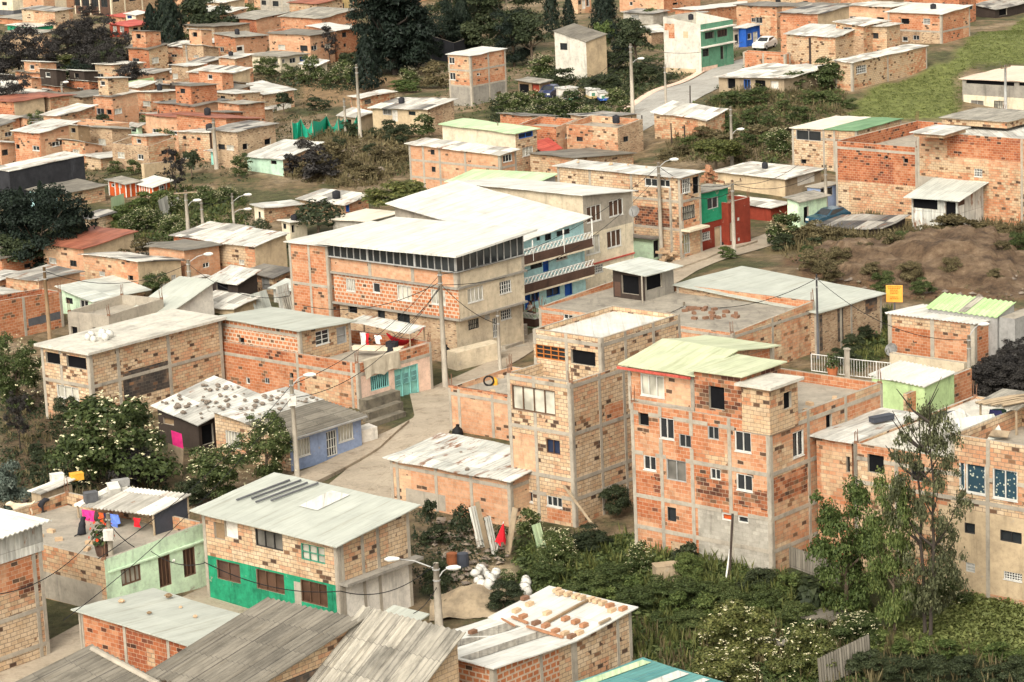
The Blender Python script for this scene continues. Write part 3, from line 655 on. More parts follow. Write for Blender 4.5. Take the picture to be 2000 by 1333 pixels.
# --- tall tan tower with penthouse
T(1000, 660)
h = House('tall narrow tan brick tower house with a glazed bay and set-back penthouse')
tower = h
b = h.blk((445, 345), (-39,), (1300,), g=1450, mat='tan', parapet=.75, floor='slab', bands=(378, 742, 1090, 1235), cL=(195,), cR=(690, 875),
    W=[('L', 165, 478, 330, 190, 'kc4'), ('L', 315, 835, 105, 110, 'blue1'), ('L', 105, 1212, 110, 80, 'w2'), ('L', 325, 1256, 118, 80, 'w3')],
    P=[('L', 90, 900, 200, 330, 'peach'), ('R', 790, 570, 150, 150, 'orange'), ('R', 570, 640, 200, 180, 'tan2'), ('R', 570, 1370, 200, 120, 'tan2'), ('L', 360, 1360, 180, 90, 'orange')])
u = h.blk((680, 6), (160,), (1285,), g=262, plane=TZ(b), zb=b.floor, mat='tan', parapet=.3, floor='zincw', bands=(60,), cL=(420,), cR=(870, 1085), wname='penthouse_wall', W=[('L', 290, 115, 235, 105, 'or'), ('L', 545, 155, 185, 110, 'd')])
# --- big five-storey building with green roofs
h = House('largest house, four storeys of orange brick and grey concrete with pale green roofs')
big = h
b = h.blk((1970, 663), (905,), (2835,), g=1815, mat='orange', matR='mix', parapet=.55, floor='slab', bands=(738, 1053, 1393, 1640), cL=(1155, 1390, 1680), cR=(2280, 2565),
    W=[('L', 1008, 626, 78, 95, 'd'), ('L', 1185, 695, 110, 160, 'w2'), ('L', 1325, 792, 92, 100, 'g2'), ('L', 1541, 730, 85, 100, 'g2'), ('L', 1768, 797, 125, 155, 'w2'), ('L', 1055, 960, 95, 110, 'w2'), ('L', 1258, 1018, 150, 160, 'gc'),
       ('L', 1558, 1045, 78, 85, 'w2'), ('L', 1780, 1110, 122, 125, 'w2'), ('L', 1224, 1352, 66, 105, 'k1'), ('L', 1648, 1374, 82, 55, 'oran'), ('L', 1770, 1393, 78, 50, 'w1'), ('R', 2192, 812, 85, 195, 'w2'), ('R', 2428, 660, 46, 145, 'd')],
    P=[('L', 1050, 1290, 230, 190, 'red'), ('L', 1700, 1560, 540, 420, 'block'), ('L', 1300, 1640, 160, 140, 'small'), ('L', 1050, 1110, 230, 150, 'red'), ('L', 1540, 1170, 260, 180, 'burnt'), ('L', 1830, 1230, 260, 150, 'burnt'), ('L', 1540, 930, 260, 110, 'tan2'), ('L', 1860, 690, 200, 60, 'tan2'),
       ('R', 2150, 600, 330, 130, 'tan2'), ('R', 2120, 1130, 280, 200, 'burnt'), ('R', 2700, 560, 260, 180, 'orange')])
pz = TZ(b)
t1 = h.blk((1390, 285), (885,), (1990, 75), g=548, plane=pz, zb=b.floor, mat='orange', W=[('L', 1075, 368, 180, 165, 'c3')], P=[('L', 1280, 430, 200, 250, 'peach')], bands=(552,), wname='top_floor_wall')
h.roof(t1, 'palegreen', over=.35, rz=.55, axis='L')
m = MB(); m.box(t1.pt('L', -.4, TZ(t1)-.16, .36), t1.fr['L'][1]*(t1.fr['L'][3]+.5), t1.fr['L'][2]*.05, V((0, 0, .13))); m.obj('fascia', 'redroof', h.root)
t2 = h.blk((1752, 302), (1393,), ('m', 3.4), g=620, plane=pz+.01, zb=b.floor, mat='burnt', W=[('L', 1567, 462, 118, 175, 'd')], wname='top_floor_wall'); h.roof(t2, 'palegreen', over=.25)
t3 = h.blk((1970, 402), (1756,), (2185, 330), g=664, plane=pz+.02, zb=b.floor, mat='tan2', W=[('R', 2110, 480, 60, 130, 'd')], wname='top_floor_wall'); h.roof(t3, 'slabw', over=.25, th=.14)
# --- long house at the frame's right edge
T(1500, 660)
h = House('long brick house with star-patterned dark curtains and beige rendered base, behind the sparse tree')
b = h.blk((2250, 1064), (655,), ('m', 1), B=(1580,), g=2105, mat='mix', parapet=.12, floor='slabw', cL=(670, 990, 1685), bands=(1180, 1370),
    W=[('L', 825, 968, 125, 140, 'd'), ('L', 1590, 1075, 150, 240, 'star'), ('L', 1485, 1050, 45, 230, 'star'), ('L', 1815, 1125, 190, 230, 'star2'), ('L', 1860, 1525, 165, 85, 'k2'), ('L', 1875, 1828, 140, 60, 'lat'), ('L', 1550, 1760, 70, 70, 'lat'), ('L', 1545, 1460, 80, 80, 'k1'), ('L', 740, 1240, 90, 55, 'd'), ('L', 1145, 1030, 110, 140, 'd')],
    P=[('L', 1840, 1680, 1060, 620, 'sand'), ('L', 800, 900, 250, 120, 'orange'), ('L', 1680, 1290, 560, 100, 'tan')], Z=[('L', 1500, 'tan2')])
bu = h.blk((2250, 872), (1400,), ('m', 6.5), g=1063, plane=TZ(b)+.01, zb=b.floor, mat='tan', parapet=1.0, floor='slab', cL=(1685,), bands=(), wname='terrace_wall')
b2 = h.blk((640, 800), (370,), ('m', 6), g=1745, mat='mix', W=[('L', 618, 972, 36, 120, 'd')], P=[('L', 500, 800, 260, 70, 'orange')], wname='wing_wall'); h.roof(b2, 'zincw2', over=.3)
rightlong = h
# --- green two-storey house lower left of centre
T(500, 993)
h = House('two-storey tan brick house with a peeling emerald green lower storey and pale roof')
b = h.blk((615, 272), (-415, 20), (1165, 0), g=985, mat='tan', bands=(), cR=(682, 838, 955), fw=.2, Z=[('L', 592, 'greenpeel'), ('R', 598, 'white'), ('L', 880, 'dwood')],
    P=[('L', 320, 660, 50, 190, 'conc'), ('R', 900, 140, 540, 60, 'orange')],
    W=[('L', -190, 168, 100, 125, 'panew'), ('L', -280, 175, 80, 125, 'board'), ('L', 100, 243, 205, 130, 'kc3'), ('L', 436, 348, 180, 125, 'grn'), ('L', -210, 485, 175, 145, 'brp'), ('L', 110, 562, 210, 150, 'br'), ('L', 445, 652, 200, 170, 'br')])
h.roof(b, 'zincg', over=.45); greenb = b; greenh = h
m = MB(); ln = b.fr['R'][3]; zz = b.uv('R', PX((620, 600))[0], PX((620, 600))[1])[1]; m.box(b.pt('R', .05, zz, 0), b.fr['R'][1]*(ln+.3), b.fr['R'][2]*.55, V((0, 0, .14))); m.obj('ledge', 'conc2', h.root)
# --- mint single-storey house with terrace
T(0, 993)
h = House('low mint green house with two dark doors and a bare concrete roof terrace')
b = h.blk((797, 395), (-260,), (1570, 110), g=805, mat='tan2', matR='mint', parapet=.5, floor='slab', W=[('R', 1003, 512, 150, 130, 'kc4'), ('R', 1262, 482, 92, 235, 'Dbr'), ('R', 1450, 412, 92, 215, 'Dbr')], P=[('L', 560, 640, 440, 200, 'conc')])
mint = h; mb_ = b
m = MB(); m.box(b.pt('R', .2, b.floor-.25, 0), b.fr['R'][1]*(b.fr['R'][3]-.3), b.fr['R'][2]*.10, V((0, 0, .09))); m.obj('ledge', 'mint', h.root)
# --- brick house at the lower left edge
h = House('tall brick house at the lower left edge with a white sheet-metal room on its roof')
b = h.blk((-300, 520), (-700,), (315, 300), g=1330, mat='tan', bands=(950, 1220), cR=(300,), P=[('R', 100, 520, 420, 240, 'orange'), ('R', 230, 600, 180, 110, 'burnt')])
u = h.blk((-300, 335), (-700,), (318, 108), g=518, plane=TZ(b)+.01, mat='zincw2', frame=False, wname='metal_room'); h.roof(u, 'zincw', over=.35, corr=.3, axis='R')
# --- deep orange brick house, front lower left
h = House('deep orange brick house with grey columns and a plain grey-green roof, below the mint house')
b = h.blk((1690, 1125), (600, 785), (2260, 965), g=1590, mat='red', cL=(655, 980, 1312), bands=(), fw=.18, P=[('L', 1150, 920, 1100, 100, 'tan'), ('L', 1560, 1150, 240, 250, 'tan2'), ('L', 1155, 1140, 60, 130, 'tan')])
h.roof(b, 'zincg', over=.25); deep = b
# --- corrugated roofs along the bottom edge
T(0, 0, 1)
h = House('tan brick house with a black-stained gable under a weathered grey corrugated roof')
b = h.blk((470, 1362), (300, 1318), (694, 1217), g=1495, mat='tan', P=[('R', 560, 1330, 130, 70, 'sooty')], frame=False); h.roof(b, 'asb', over=.3, corr=.34, axis='L'); grey8 = b
h = House('grey corrugated roof house edged by a pale ridge tile, by the street at the bottom'); b = h.blk((150, 1425), (20, 1352), (310, 1342), g=1540, mat='tan2', frame=False); h.roof(b, 'asb', over=.3, corr=.34, axis='L')
m = MB(); e = [b.c[3], b.c[2]]; m.tube([p+V((0, 0, .12)) for p in e], .14, 6); m.obj('ridge_tile', 'conc', h.root)
h = House('low house with a mould-blotched pale corrugated roof, left of the white roof with bricks'); b = h.blk((781, 1391), (600, 1338), (892, 1236), g=1490, mat='tan2', frame=False); h.roof(b, 'asbl', over=.3, corr=.34, axis='L')
h = House('small lean-to with a flat grey metal roof and a blue door, behind the mould-blotched roof', cat='lean-to', name='lean_to'); b = h.blk((747, 1257), (695, 1243), (822, 1206), g=1312, mat='brown', W=[('L', 708, 1270, 22, 40, 'Dblue')], frame=False); h.roof(b, 'zincg', over=.3)
# --- white roof with loose bricks
T(500, 993)
h = House('brick house with a white sheet roof weighted down by rows of loose bricks')
b = h.blk((1815, 1225), (1190, 1065), (2430, 1018), g=1700, mat='check', cR=(2195,), bands=(), fw=.2, W=[('L', 1290, 1240, 120, 110, 'd')], P=[('R', 2380, 1160, 120, 400, 'tan'), ('L', 1600, 1200, 300, 60, 'orange')])
h.roof(b, 'zincw', over=.25, t1=1.0); fb = b
b2 = h.blk((2430, 1017.9), (1806, 858), (2870, 775), g=1018, plane=b.c[2].z, zb=b.zb, mat='tan', cR=(2780,), fw=.2, frame=True, wname='rear_wall'); h.roof(b2, 'zincw', over=.25, t0=0.0); brickroof = (b, b2, h)
m = MB()
for s0, s1 in ((.18, .36), (.60, .74)): 
    L, N, R_, B = b.c; q = [L+(N-L)*s+(R_-N)*t+V((0, 0, .115)) for s, t in ((s0, 0), (s1, 0), (s1, 1), (s0, 1))]; m.face(q)
m.obj('skylight_sheet', 'asbl', h.root)
T(0, 0, 1)
h = House('house with a teal and white striped metal roof at the bottom edge'); b = h.blk((1252, 1400), (1100, 1352), (1408, 1340), g=1490, mat='tan', frame=False); h.roof(b, 'tealsheet', over=.3, axis='L')
m = MB(); L, N, R_, B = b.c
for s0, s1, mm in ((-.02, .1, 0), (.45, .6, 1), (.78, .86, 1)): m.face([L+(N-L)*s+(R_-N)*t+V((0, 0, .13)) for s, t in ((s0, 0), (s1, 0), (s1, 1), (s0, 1))], mm)
m.obj('pale_roof_sheet', ['sage', 'zincw'], h.root)
# --- rusty tin roof left of the tower
T(500, 660)
h = House('low peach brick house with a rusty bowed tin roof, beside the tall tower'); b = h.blk((1945, 1108), (1025, 938), (2330, 925), g=1450, mat='peach', cL=(1095, 1390, 1660), bands=(1150,), P=[('L', 1300, 1240, 300, 120, 'conc')]); h.roof(b, 'zincr', over=.3, lift=.12, jit=.08); rusty = b
h = House('small flat-roofed peach brick house with a dark brick rim, behind the rusty tin roof'); b = h.blk((1945, 458), (1472,), (2420, 290), g=790, mat='peach', parapet=.28, floor='slab', cL=(1565, 1820), bands=(500,)); flat14 = b
m = MB()
for f in 'LR': m.box(b.pt(f, 0, TZ(b), -.2), b.fr[f][1]*b.fr[f][3], b.fr[f][2]*.22, V((0, 0, .12)))
m.obj('coping', 'burnt', h.root)
# --- blue house and its tan gable
h = House('low cornflower blue house with barred white windows and a half white, half grey roof')
b = h.blk((255, 768), (-320, 560), (800, 600), g=1022, mat='tan', matR='blue', frame=False, W=[('R', 358, 840, 112, 135, 'gr'), ('R', 580, 808, 78, 195, 'Dwg'), ('R', 686, 722, 115, 135, 'gr'), ('L', -175, 778, 112, 120, 'gr')]); blueb = b; blueh = h
h.roof(b, 'zincw2', over=.3, s1=.47, lift=.05); h.roof(b, 'asb', over=.3, corr=.3, axis='L', s0=.47)
m = MB(); m.box(b.pt('R', -.2, TZ(b)-.08, .3), b.fr['R'][1]*(b.fr['R'][3]+.4), b.fr['R'][2]*.12, V((0, 0, .1))); m.obj('gutter', 'grey', h.root)
# --- dark plank shack with stones on a white roof
T(0, 660)
h = House('dark plank shack with a white sheet roof scattered with stones', cat='shack', name='shack'); b = h.blk((1515, 655), (1205, 528), (1948, 442), g=860, mat='dwood', frame=False, W=[('R', 1590, 740, 90, 150, 'd'), ('L', 1290, 640, 80, 50, 'board')]); h.roof(b, 'zincw2', over=.3); shack = b; shackh = h
# --- pink house with turquoise garage doors, terrace and upper storey
T(500, 660)
h = House('brick house with a pink front, turquoise garage doors and a cluttered roof terrace')
b = h.blk((775, 195), (-274,), (1338, 30), g=545, mat='red', matR='pink', parapet=.85, floor='slab', bands=(288,), cL=(330, 745), fw=.2, Z=[('L', 300, 'orange')],
    W=[('R', 948, 335, 142, 115, 'teal'), ('R', 1155, 345, 185, 250, 'Dteal'), ('L', 190, 70, 50, 85, 'k1'), ('L', 272, 290, 28, 40, 'd'), ('L', 85, 330, 36, 45, 'g2'), ('L', -60, 330, 28, 50, 'w1')], P=[('R', 1060, 120, 570, 150, 'orange'), ('L', 570, 400, 380, 180, 'mix')])
pinkb = b; pinkh = h
ua, va = b.uv('R', *PX((1155-92, 345))); ub, _v = b.uv('R', *PX((1155+92, 345))); vt = b.uv('R', *PX((1155, 265)))[1]
for k in range(3):
    w0 = ua+(ub-ua)*(k+.2)/3; w1 = ua+(ub-ua)*(k+.8)/3; m = MB(); m.box(b.pt('R', w0, vt-.72, -.10), b.fr['R'][1]*(w1-w0), b.fr['R'][2]*.03, V((0, 0, .7))); dw = m.obj('door_window', 'glass', h.root)
    m = MB(); [m.box(b.pt('R', w0+(w1-w0)*q/4-.015, vt-.72, -.07), b.fr['R'][1]*.03, b.fr['R'][2]*.02, V((0, 0, .7))) for q in range(5)]; [m.box(b.pt('R', w0, vt-.72+.34*q, -.07), b.fr['R'][1]*(w1-w0), b.fr['R'][2]*.025, V((0, 0, .03))) for q in range(3)]; subpart(m.obj('door_grille', 'fteal', h.root), dw)
u = h.blk((330, -50), (-274, -150), (720, -122), g=110, plane=TZ(b)+.01, zb=b.floor, mat='check', matR='tan2', frame=True, cL=(), bands=(-10,), fw=.2, W=[('L', -110, 20, 40, 40, 'd'), ('R', 508, -10, 105, 120, 'w23'), ('R', 655, -20, 75, 130, 'Dg')], wname='upper_wall'); h.roof(u, 'zincg', over=.35); pinku = u
# --- long house with flat white roof, left
T(0, 660)
h = House('long tan brick house with a flat white slab roof and open dark loggias')
b = h.blk((680, 130), (310,), (1690, -135), g=670, mat='tan', bands=(375,), cL=(490,), cR=(925, 1310), fw=.25, W=[('L', 405, 158, 110, 85, 'd'), ('L', 585, 190, 150, 90, 'd'), ('L', 520, 420, 165, 95, 'c3')], P=[('R', 1130, 320, 380, 210, 'sooty')])
h.roof(b, 'slabw', over=.3, th=.16, jit=0); loggia = b; loggiah = h
h = House('small cabin with bricks lying on its patched grey tin roof, between two brick houses', cat='cabin', name='cabin'); b = h.blk((1450, 170), (1308, 142), (1690, 75), g=390, mat='tan2', W=[('L', 1372, 205, 85, 95, 'tint'), ('R', 1530, 250, 60, 120, 'd')], frame=False); h.roof(b, 'zincr', over=.35); cabin = b
h.roof(b, 'zinc', over=.2, s0=.7, s1=1.6, t0=.25, t1=.9, lift=-.5, name='porch_roof')
# --- the large white-roofed building with the glazed top floor
T(500, 330)
h = House('large corner house with a white roof over a glazed top floor and checkered brick', cat='building', name='corner_building')
lo = h.blk((1530, 1150), (640,), (2040,), g=1490, mat='small', matR='beige', frame=False, W=[('R', 1665, 1190, 82, 75, 'gk'), ('R', 1840, 1215, 55, 155, 'Dwg'), ('R', 1915, 1115, 80, 75, 'gr3'), ('R', 1770, 1135, 40, 40, 'lat'), ('L', 960, 1120, 55, 75, 'k1'), ('L', 1130, 1140, 95, 80, 'k2'), ('L', 740, 1080, 70, 50, 'd')])
zg = lo.base
mi_ = h.blk((1548, 918), (592,), (2050,), g=1157, plane=TZ(lo), mat='check', matR='beige', frame=False, wname='upper_wall', W=[('L', 725, 890, 70, 95, 'gr'), ('L', 922, 912, 55, 75, 'w1'), ('L', 1136, 952, 110, 115, 'c3'), ('L', 1395, 985, 110, 110, 'c3'), ('R', 1680, 962, 120, 110, 'c4'), ('R', 1910, 905, 90, 95, 'gr3')])
tp = h.blk((1537, 797), (542,), (2050,), g=917, plane=TZ(mi_), mat='peach', matR='beige', frame=True, cL=(872, 1200), bands=(), fw=.3, wname='parapet_wall')
m = MB()
for q, f in ((mi_, 'L'), (mi_, 'R'), (tp, 'L'), (tp, 'R')): m.box(q.pt(f, -.1, q.zb-.06, -.1), q.fr[f][1]*(q.fr[f][3]+.2), q.fr[f][2]*.28, V((0, 0, .14)))
for f in 'LR': m.box(tp.pt(f, 0, TZ(tp)-.05, -.1), tp.fr[f][1]*(tp.fr[f][3]), tp.fr[f][2]*.16, V((0, 0, .1)))
m.obj('concrete_ledge', 'conc2', h.root)
gl = h.blk((1524, 662), (545, 566), (2040, 492), g=796, plane=TZ(tp)+.06, mat='glass', frame=False, capped=False, wname='glazing')
m = MB()
for f, n in (('L', 19), ('R', 10)):
    ln = gl.fr[f][3]
    for i in range(n+1):
        u = min(ln*i/n, ln-.06); vt = gl.top(f, u)
        wd = .16 if (f == 'L' and i % 7 == 6) else .055
        m.box(gl.pt(f, u, gl.zb, .0), gl.fr[f][1]*wd, gl.fr[f][2]*.07, V((0, 0, vt-gl.zb)))
    m.box(gl.pt(f, 0, gl.zb, 0), gl.fr[f][1]*ln, gl.fr[f][2]*.08, V((0, 0, .08)))
m.obj('glazing_bars', 'fgrey', h.root)
h.roof(gl, 'zincw', over=.75, th=.14, jit=.01)
ex = h.blk((545, 596), (248, 563), ('m', 8.5), g=792, plane=TZ(mi_)+.01, zb=zg-2, mat='orange', cL=(430,), bands=(905,), wname='side_wall'); h.roof(ex, 'zincw', over=.25)
white21 = tp
# --- blue balcony house
T(1000, 330)
h = House('three-storey turquoise house with white lattice balconies and bright blue doors')
b = h.blk((70, 545), (-900, 272), (545, 378), g=1195, mat='conc', matR='aqua', frame=False,
    W=[('R', 200, 510, 26, 80, 'k1'), ('R', 275, 500, 48, 95, 'k2'), ('R', 390, 470, 100, 75, 'k3'), ('R', 185, 725, 90, 75, 'k3'), ('R', 258, 730, 44, 115, 'Dblue'), ('R', 380, 663, 85, 70, 'tint'), ('R', 315, 930, 105, 90, 'blu'), ('R', 432, 910, 58, 120, 'Dblue'), ('R', 178, 970, 62, 95, 'blu'), ('R', 118, 1015, 50, 140, 'Dblue')])
h.roof(b, 'zincw', over=.5); balc = b
for (y0, y1, u0) in ((585, 705, .25), (806, 925, .25)):
    zt = b.uv('R', *PX((110, y0)))[1]; zb_ = b.uv('R', *PX((110, y1)))[1]; ln = b.fr['R'][3]; d, n = b.fr['R'][1], b.fr['R'][2]
    fl = MB(); fl.box(b.pt('R', -1.1, zb_-.12, 0), d*(ln+1.05), n*.95, V((0, 0, .14))); fo = fl.obj('balcony', 'cream', h.root)
    pn = MB(); pn.box(b.pt('R', -1.1, zb_+.02, .86), d*(ln+1.05), n*.08, V((0, 0, (zt-zb_)*.55))); subpart(pn.obj('balcony_panel', 'brown', h.root), fo)
    rl = MB(); z0 = zb_+.02+(zt-zb_)*.57; z1 = zt; k = int(ln/.36)
    for z in (z0, z1-.05): rl.box(b.pt('R', -1.1, z, .87), d*(ln+1.05), n*.06, V((0, 0, .05)))
    for i in range(k):
        a0, a1 = -1.1+(ln+1.05)*i/k, -1.1+(ln+1.05)*(i+1)/k
        for p, q in (((a0, z0), (a1, z1)), ((a0, z1), (a1, z0))): rl.tube([b.pt('R', p[0], p[1], .9), b.pt('R', q[0], q[1], .9)], .045, 4)
    subpart(rl.obj('balcony_lattice', 'fwhite', h.root), fo)
m = MB()
for u in (.2, b.fr['R'][3]*.52, b.fr['R'][3]-.1): m.cbox(b.pt('R', u, b.uv('R', *PX((110, 690)))[1], .9), .1, .1, b.top('R', u)-b.uv('R', *PX((110, 690)))[1], 0)
m.obj('balcony_post', 'fwhite', h.root)
# --- beige house beside it
h = House('narrow beige three-storey house with large white-framed windows, right of the turquoise balconies')
b = h.blk((540, 208), (-445,), (916, 172), g=955, mat='beige', matR='conc', frame=False, Z=[('R', 505, 'cream'), ('R', 745, 'white')], W=[('R', 628, 343, 112, 125, 'tint'), ('R', 797, 298, 110, 125, 'tint'), ('R', 617, 583, 112, 140, 'c3'), ('R', 782, 535, 110, 130, 'tint'), ('R', 580, 802, 50, 85, 'gr3'), ('R', 665, 765, 65, 60, 'gr3'), ('R', 515, 850, 45, 150, 'Dw'), ('R', 820, 800, 70, 130, 'Dg')])
h.roof(b, 'zincw', over=.35); beige23 = b
m = MB(); q = b.uv('R', *PX((560, 745)))[1]; m.box(b.pt('R', 0, q-.06, 0), b.fr['R'][1]*b.fr['R'][3], b.fr['R'][2]*.12, V((0, 0, .1))); m.obj('ledge', 'redroof', h.root)
# --- tan house with long brick side
h = House('long two-storey brick house with a corner window opening, behind the pole on the upper street')
b = h.blk((1288, 70), (345,), (1440, 28), g=700, mat='tan', bands=(255, 470), cL=(610, 925, 1220), fw=.24, W=[('L', 1065, 105, 95, 60, 'w2'), ('L', 1170, 112, 80, 55, 'w2'), ('R', 1330, 130, 70, 110, 'gr3'), ('R', 1410, 125, 50, 130, 'd'), ('R', 1350, 335, 100, 105, 'gk'), ('R', 1300, 585, 125, 150, 'Dgar')], P=[('L', 1080, 370, 280, 150, 'burnt')], matR='mix')
h.roof(b, 'zincw2', over=.3); tan24 = b
an = h.blk((1075, 540), (885,), (1245, 492), g=705, mat='mint', frame=False, wname='annex_wall', W=[('R', 1098, 615, 45, 130, 'Dbk'), ('R', 1185, 570, 65, 95, 'gk')]); h.roof(an, 'asbd', over=.35, name='annex_roof')
m = MB(); q = b.uv('R', *PX((1300, 470)))[1]; m.box(b.pt('R', -.1, q-.1, 0), b.fr['R'][1]*b.fr['R'][3], b.fr['R'][2]*.9, V((0, 0, .16))); m.obj('canopy', 'cream', h.root)
# --- green over brick red
h = House('narrow house with an emerald green upper storey over a brick-red ground floor'); b = h.blk((1400, 200), (1250,), (1652, 142), g=640, mat='redp', frame=False, W=[('R', 1537, 262, 82, 85, 'g2'), ('R', 1483, 515, 66, 60, 'gr3'), ('R', 1578, 520, 52, 160, 'Dt'), ('R', 1622, 425, 30, 40, 'g2')]); 
up = h.blk((1400, 198), (1250,), (1652, 140), g=437, plane=b.uv('R', *PX((1402, 437)))[1], zb=b.uv('R', *PX((1402, 437)))[1], mat='green', frame=False, wname='upper_wall', W=[('R', 1537, 262, 82, 85, 'g2')]); h.roof(up, 'asbl', over=.3)
h = House('plain brick-red flat house at the end of the upper street'); b = h.blk((1655, 262), (1500,), (1820, 215), g=602, mat='redp', parapet=.3, frame=False, W=[('R', 1732, 385, 16, 24, 'Dw'), ('R', 1736, 540, 15, 25, 'Dw'), ('R', 1690, 480, 40, 140, 'Dt')])
# --- flat-roofed block behind the tower, its roof hut
h = House('wide low brick block with a stained flat concrete roof, behind the tower', cat='building', name='flat_roofed_building')
b = h.blk((1690, 1258), (205,), (2315, 1012), g=1640, mat='orange', matR='mix', parapet=.1, floor='slabd', frame=True, cR=(2000,), bands=(1290,), W=[('L', 430, 1135, 70, 40, 'w2')]); flat27 = b; flat27h = h
T(1000, 330)
hut = h.blk((1015, 812), (770, 758), (1235, 752), g=1012, plane=b.floor+.01, zb=b.floor, mat='dwood', matR='conc2', frame=False, wname='hut_wall', W=[('L', 905, 890, 130, 140, 'd'), ('R', 1090, 860, 120, 120, 'd')], P=[('L', 800, 920, 60, 110, 'brown')]); h.roof(hut, 'zinc', over=.5, name='hut_roof')
m = MB()
for x, y in ((1000, 1025), (985, 990)): p = at_plane((x, y), b.floor); m.tube([p, V((p.x, p.y, TZ(hut)))], .06, 6)
m.obj('hut_post', 'conc', h.root)
# --- big grey metal roof
T(1500, 330)
h = House('long low house with a wide pale grey metal roof and black-streaked brick side'); b = h.blk((375, 1108), (-700, 895), (868, 960), g=1420, mat='small', frame=True, cR=(560, 640), bands=(), P=[('R', 555, 1190, 45, 260, 'sooty'), ('R', 790, 1040, 90, 120, 'sooty'), ('R', 395, 1250, 45, 300, 'sooty')]); h.roof(b, 'zincg', over=.25)
# --- tan house right with white corrugated roof
h = House('tan over orange brick house with a white corrugated roof, beside the lime roof'); b = h.blk((1580, 1192), (918, 1112), (1850, 1128), g=1510, mat='orange', cL=(1260,), bands=(), fw=.3, P=[('L', 1250, 1180, 640, 110, 'tan')]); h.roof(b, 'zincw', over=.15, corr=.3, axis='L'); tan29 = b
h = House('house with a bright lime green ribbed roof'); b = h.blk((1755, 1140), (1225, 1068), (1885, 1035), g=1470, mat='grey', frame=False); h.roof(b, 'limesheet', over=.1, corr=.4, axis='L'); h.roof(b, 'asbl', over=.1, s0=.45, s1=.56, lift=.09, name='skylight_sheet')
g2 = h.blk((1890, 1150), (1770,), ('m', 7), g=1480, mat='grey', frame=False, wname='side_wall')
T(1500, 660)
h = House('low house with a white corrugated roof and lime green wall, behind the terrace railing'); b = h.blk((1200, 378), (795, 292), (1425, 275), g=660, mat='lime', frame=False); h.roof(b, 'zincw', over=.15, corr=.3, axis='L')
h = House('bare brick boundary wall beside the white corrugated roof', cat='wall', name='boundary_wall'); b = h.blk((1065, 432), (1035,), (1560, 235), g=680, mat='tan2', matR='orange', frame=False)
h = House('stained beige retaining wall below the tan and orange house', cat='wall', name='retaining_wall'); b = h.blk((1500, 195), (930,), ('m', .4), g=320, mat='beige', frame=False)
# --- big brown brick buildings upper right
T(1500, 0)
h = House('large roofless brown brick block with rendered lower walls, upper right', cat='building', name='brick_building'); b = h.blk((1142, 1130), (515,), ('m', 13), g=1678, mat='red', parapet=1.1, floor='slab', frame=True, cL=(), bands=(1180,), Z=[('L', 1432, 'tan')], W=[('L', 905, 1205, 26, 22, 'd'), ('L', 1055, 1232, 36, 34, 'd')]); brown32 = b
h = House('long brown brick building with a grated window and a white sheet roof, upper right edge', cat='building', name='brick_building'); b = h.blk((2300, 1092), (1142,), ('m', 14), g=1760, mat='mix', parapet=.3, floor='zincw2', frame=True, cL=(1945,), bands=(), P=[('L', 1650, 1130, 560, 180, 'red'), ('L', 1245, 1400, 200, 90, 'conc')], Z=[('L', 1330, 'tan2')], W=[('L', 1610, 1325, 60, 60, 'gr3')])
v = h.blk((1340, 1035), (1118,), (1515, 985), g=1060, plane=TZ(b)+.01, mat='tan', frame=False, wname='shed_wall'); h.roof(v, 'zincw2', over=.3, name='shed_roof')
v = h.blk((1830, 940), (1330,), ('m', 6), g=985, plane=TZ(b)+.012, mat='tan2', frame=False, wname='shed_wall'); h.roof(v, 'asbl', over=.2, name='shed_roof')
h = House('tan brick house under a half cream, half moss green roof'); b = h.blk((680, 1005), (182, 985), (1020, 915), g=1340, mat='tan', frame=True, cL=(430, 510), bands=(1085,), fw=.22, W=[('L', 310, 1040, 190, 75, 'g2'), ('L', 272, 1238, 40, 32, 'd')]); h.roof(b, 'creamroof', over=.2, s1=.52); h.roof(b, 'gfelt', over=.2, s0=.52)
T(1500, 330)
h = House('grey tin shack with an open dark front, in the dry grass', cat='shack', name='tin_shack'); b = h.blk((1450, 238), (1098, 212), (1648, 108), g=495, mat='zincr', frame=False, W=[('L', 1200, 262, 195, 90, 'd'), ('L', 1398, 350, 80, 190, 'd')], P=[('R', 1480, 250, 50, 60, 'brown')]); h.roof(b, 'zinc', over=.5)
h = House('house of ochre boards with a white patched roof, beside the blue house'); b = h.blk((130, 78), (-400, 22), (405, 8), g=215, mat='sand', matR='wood2', frame=False, P=[('R', 290, 70, 130, 90, 'white')]); h.roof(b, 'patch2', over=.35)
h = House('small mint house with a rounded awning, behind the parked car'); b = h.blk((238, 252), (147, 225), (450, 205), g=445, mat='mint', frame=False, W=[('R', 293, 350, 38, 120, 'd')]); h.roof(b, 'asbl', over=.3)
h = House('cobalt blue house front half hidden behind a utility pole'); b = h.blk((398, 150), (300,), (548, 112), g=345, mat='blue', frame=False, W=[('R', 470, 175, 45, 60, 'gk'), ('R', 415, 175, 28, 45, 'k1')]); h.roof(b, 'slab', over=.15)
h = House('low collapsed-looking house with a dark patched roof, below the big brown brick wall'); b = h.blk((870, 462), (320, 446), (1050, 372), g=520, mat='dwood', frame=False); h.roof(b, 'patchd', over=.3, jit=.1)
h = House('low red walled house with a pale roof, left of the mint house'); b = h.blk((20, 300), (-350, 250), (150, 265), g=400, mat='redp', frame=False); h.roof(b, 'patch2', over=.3)
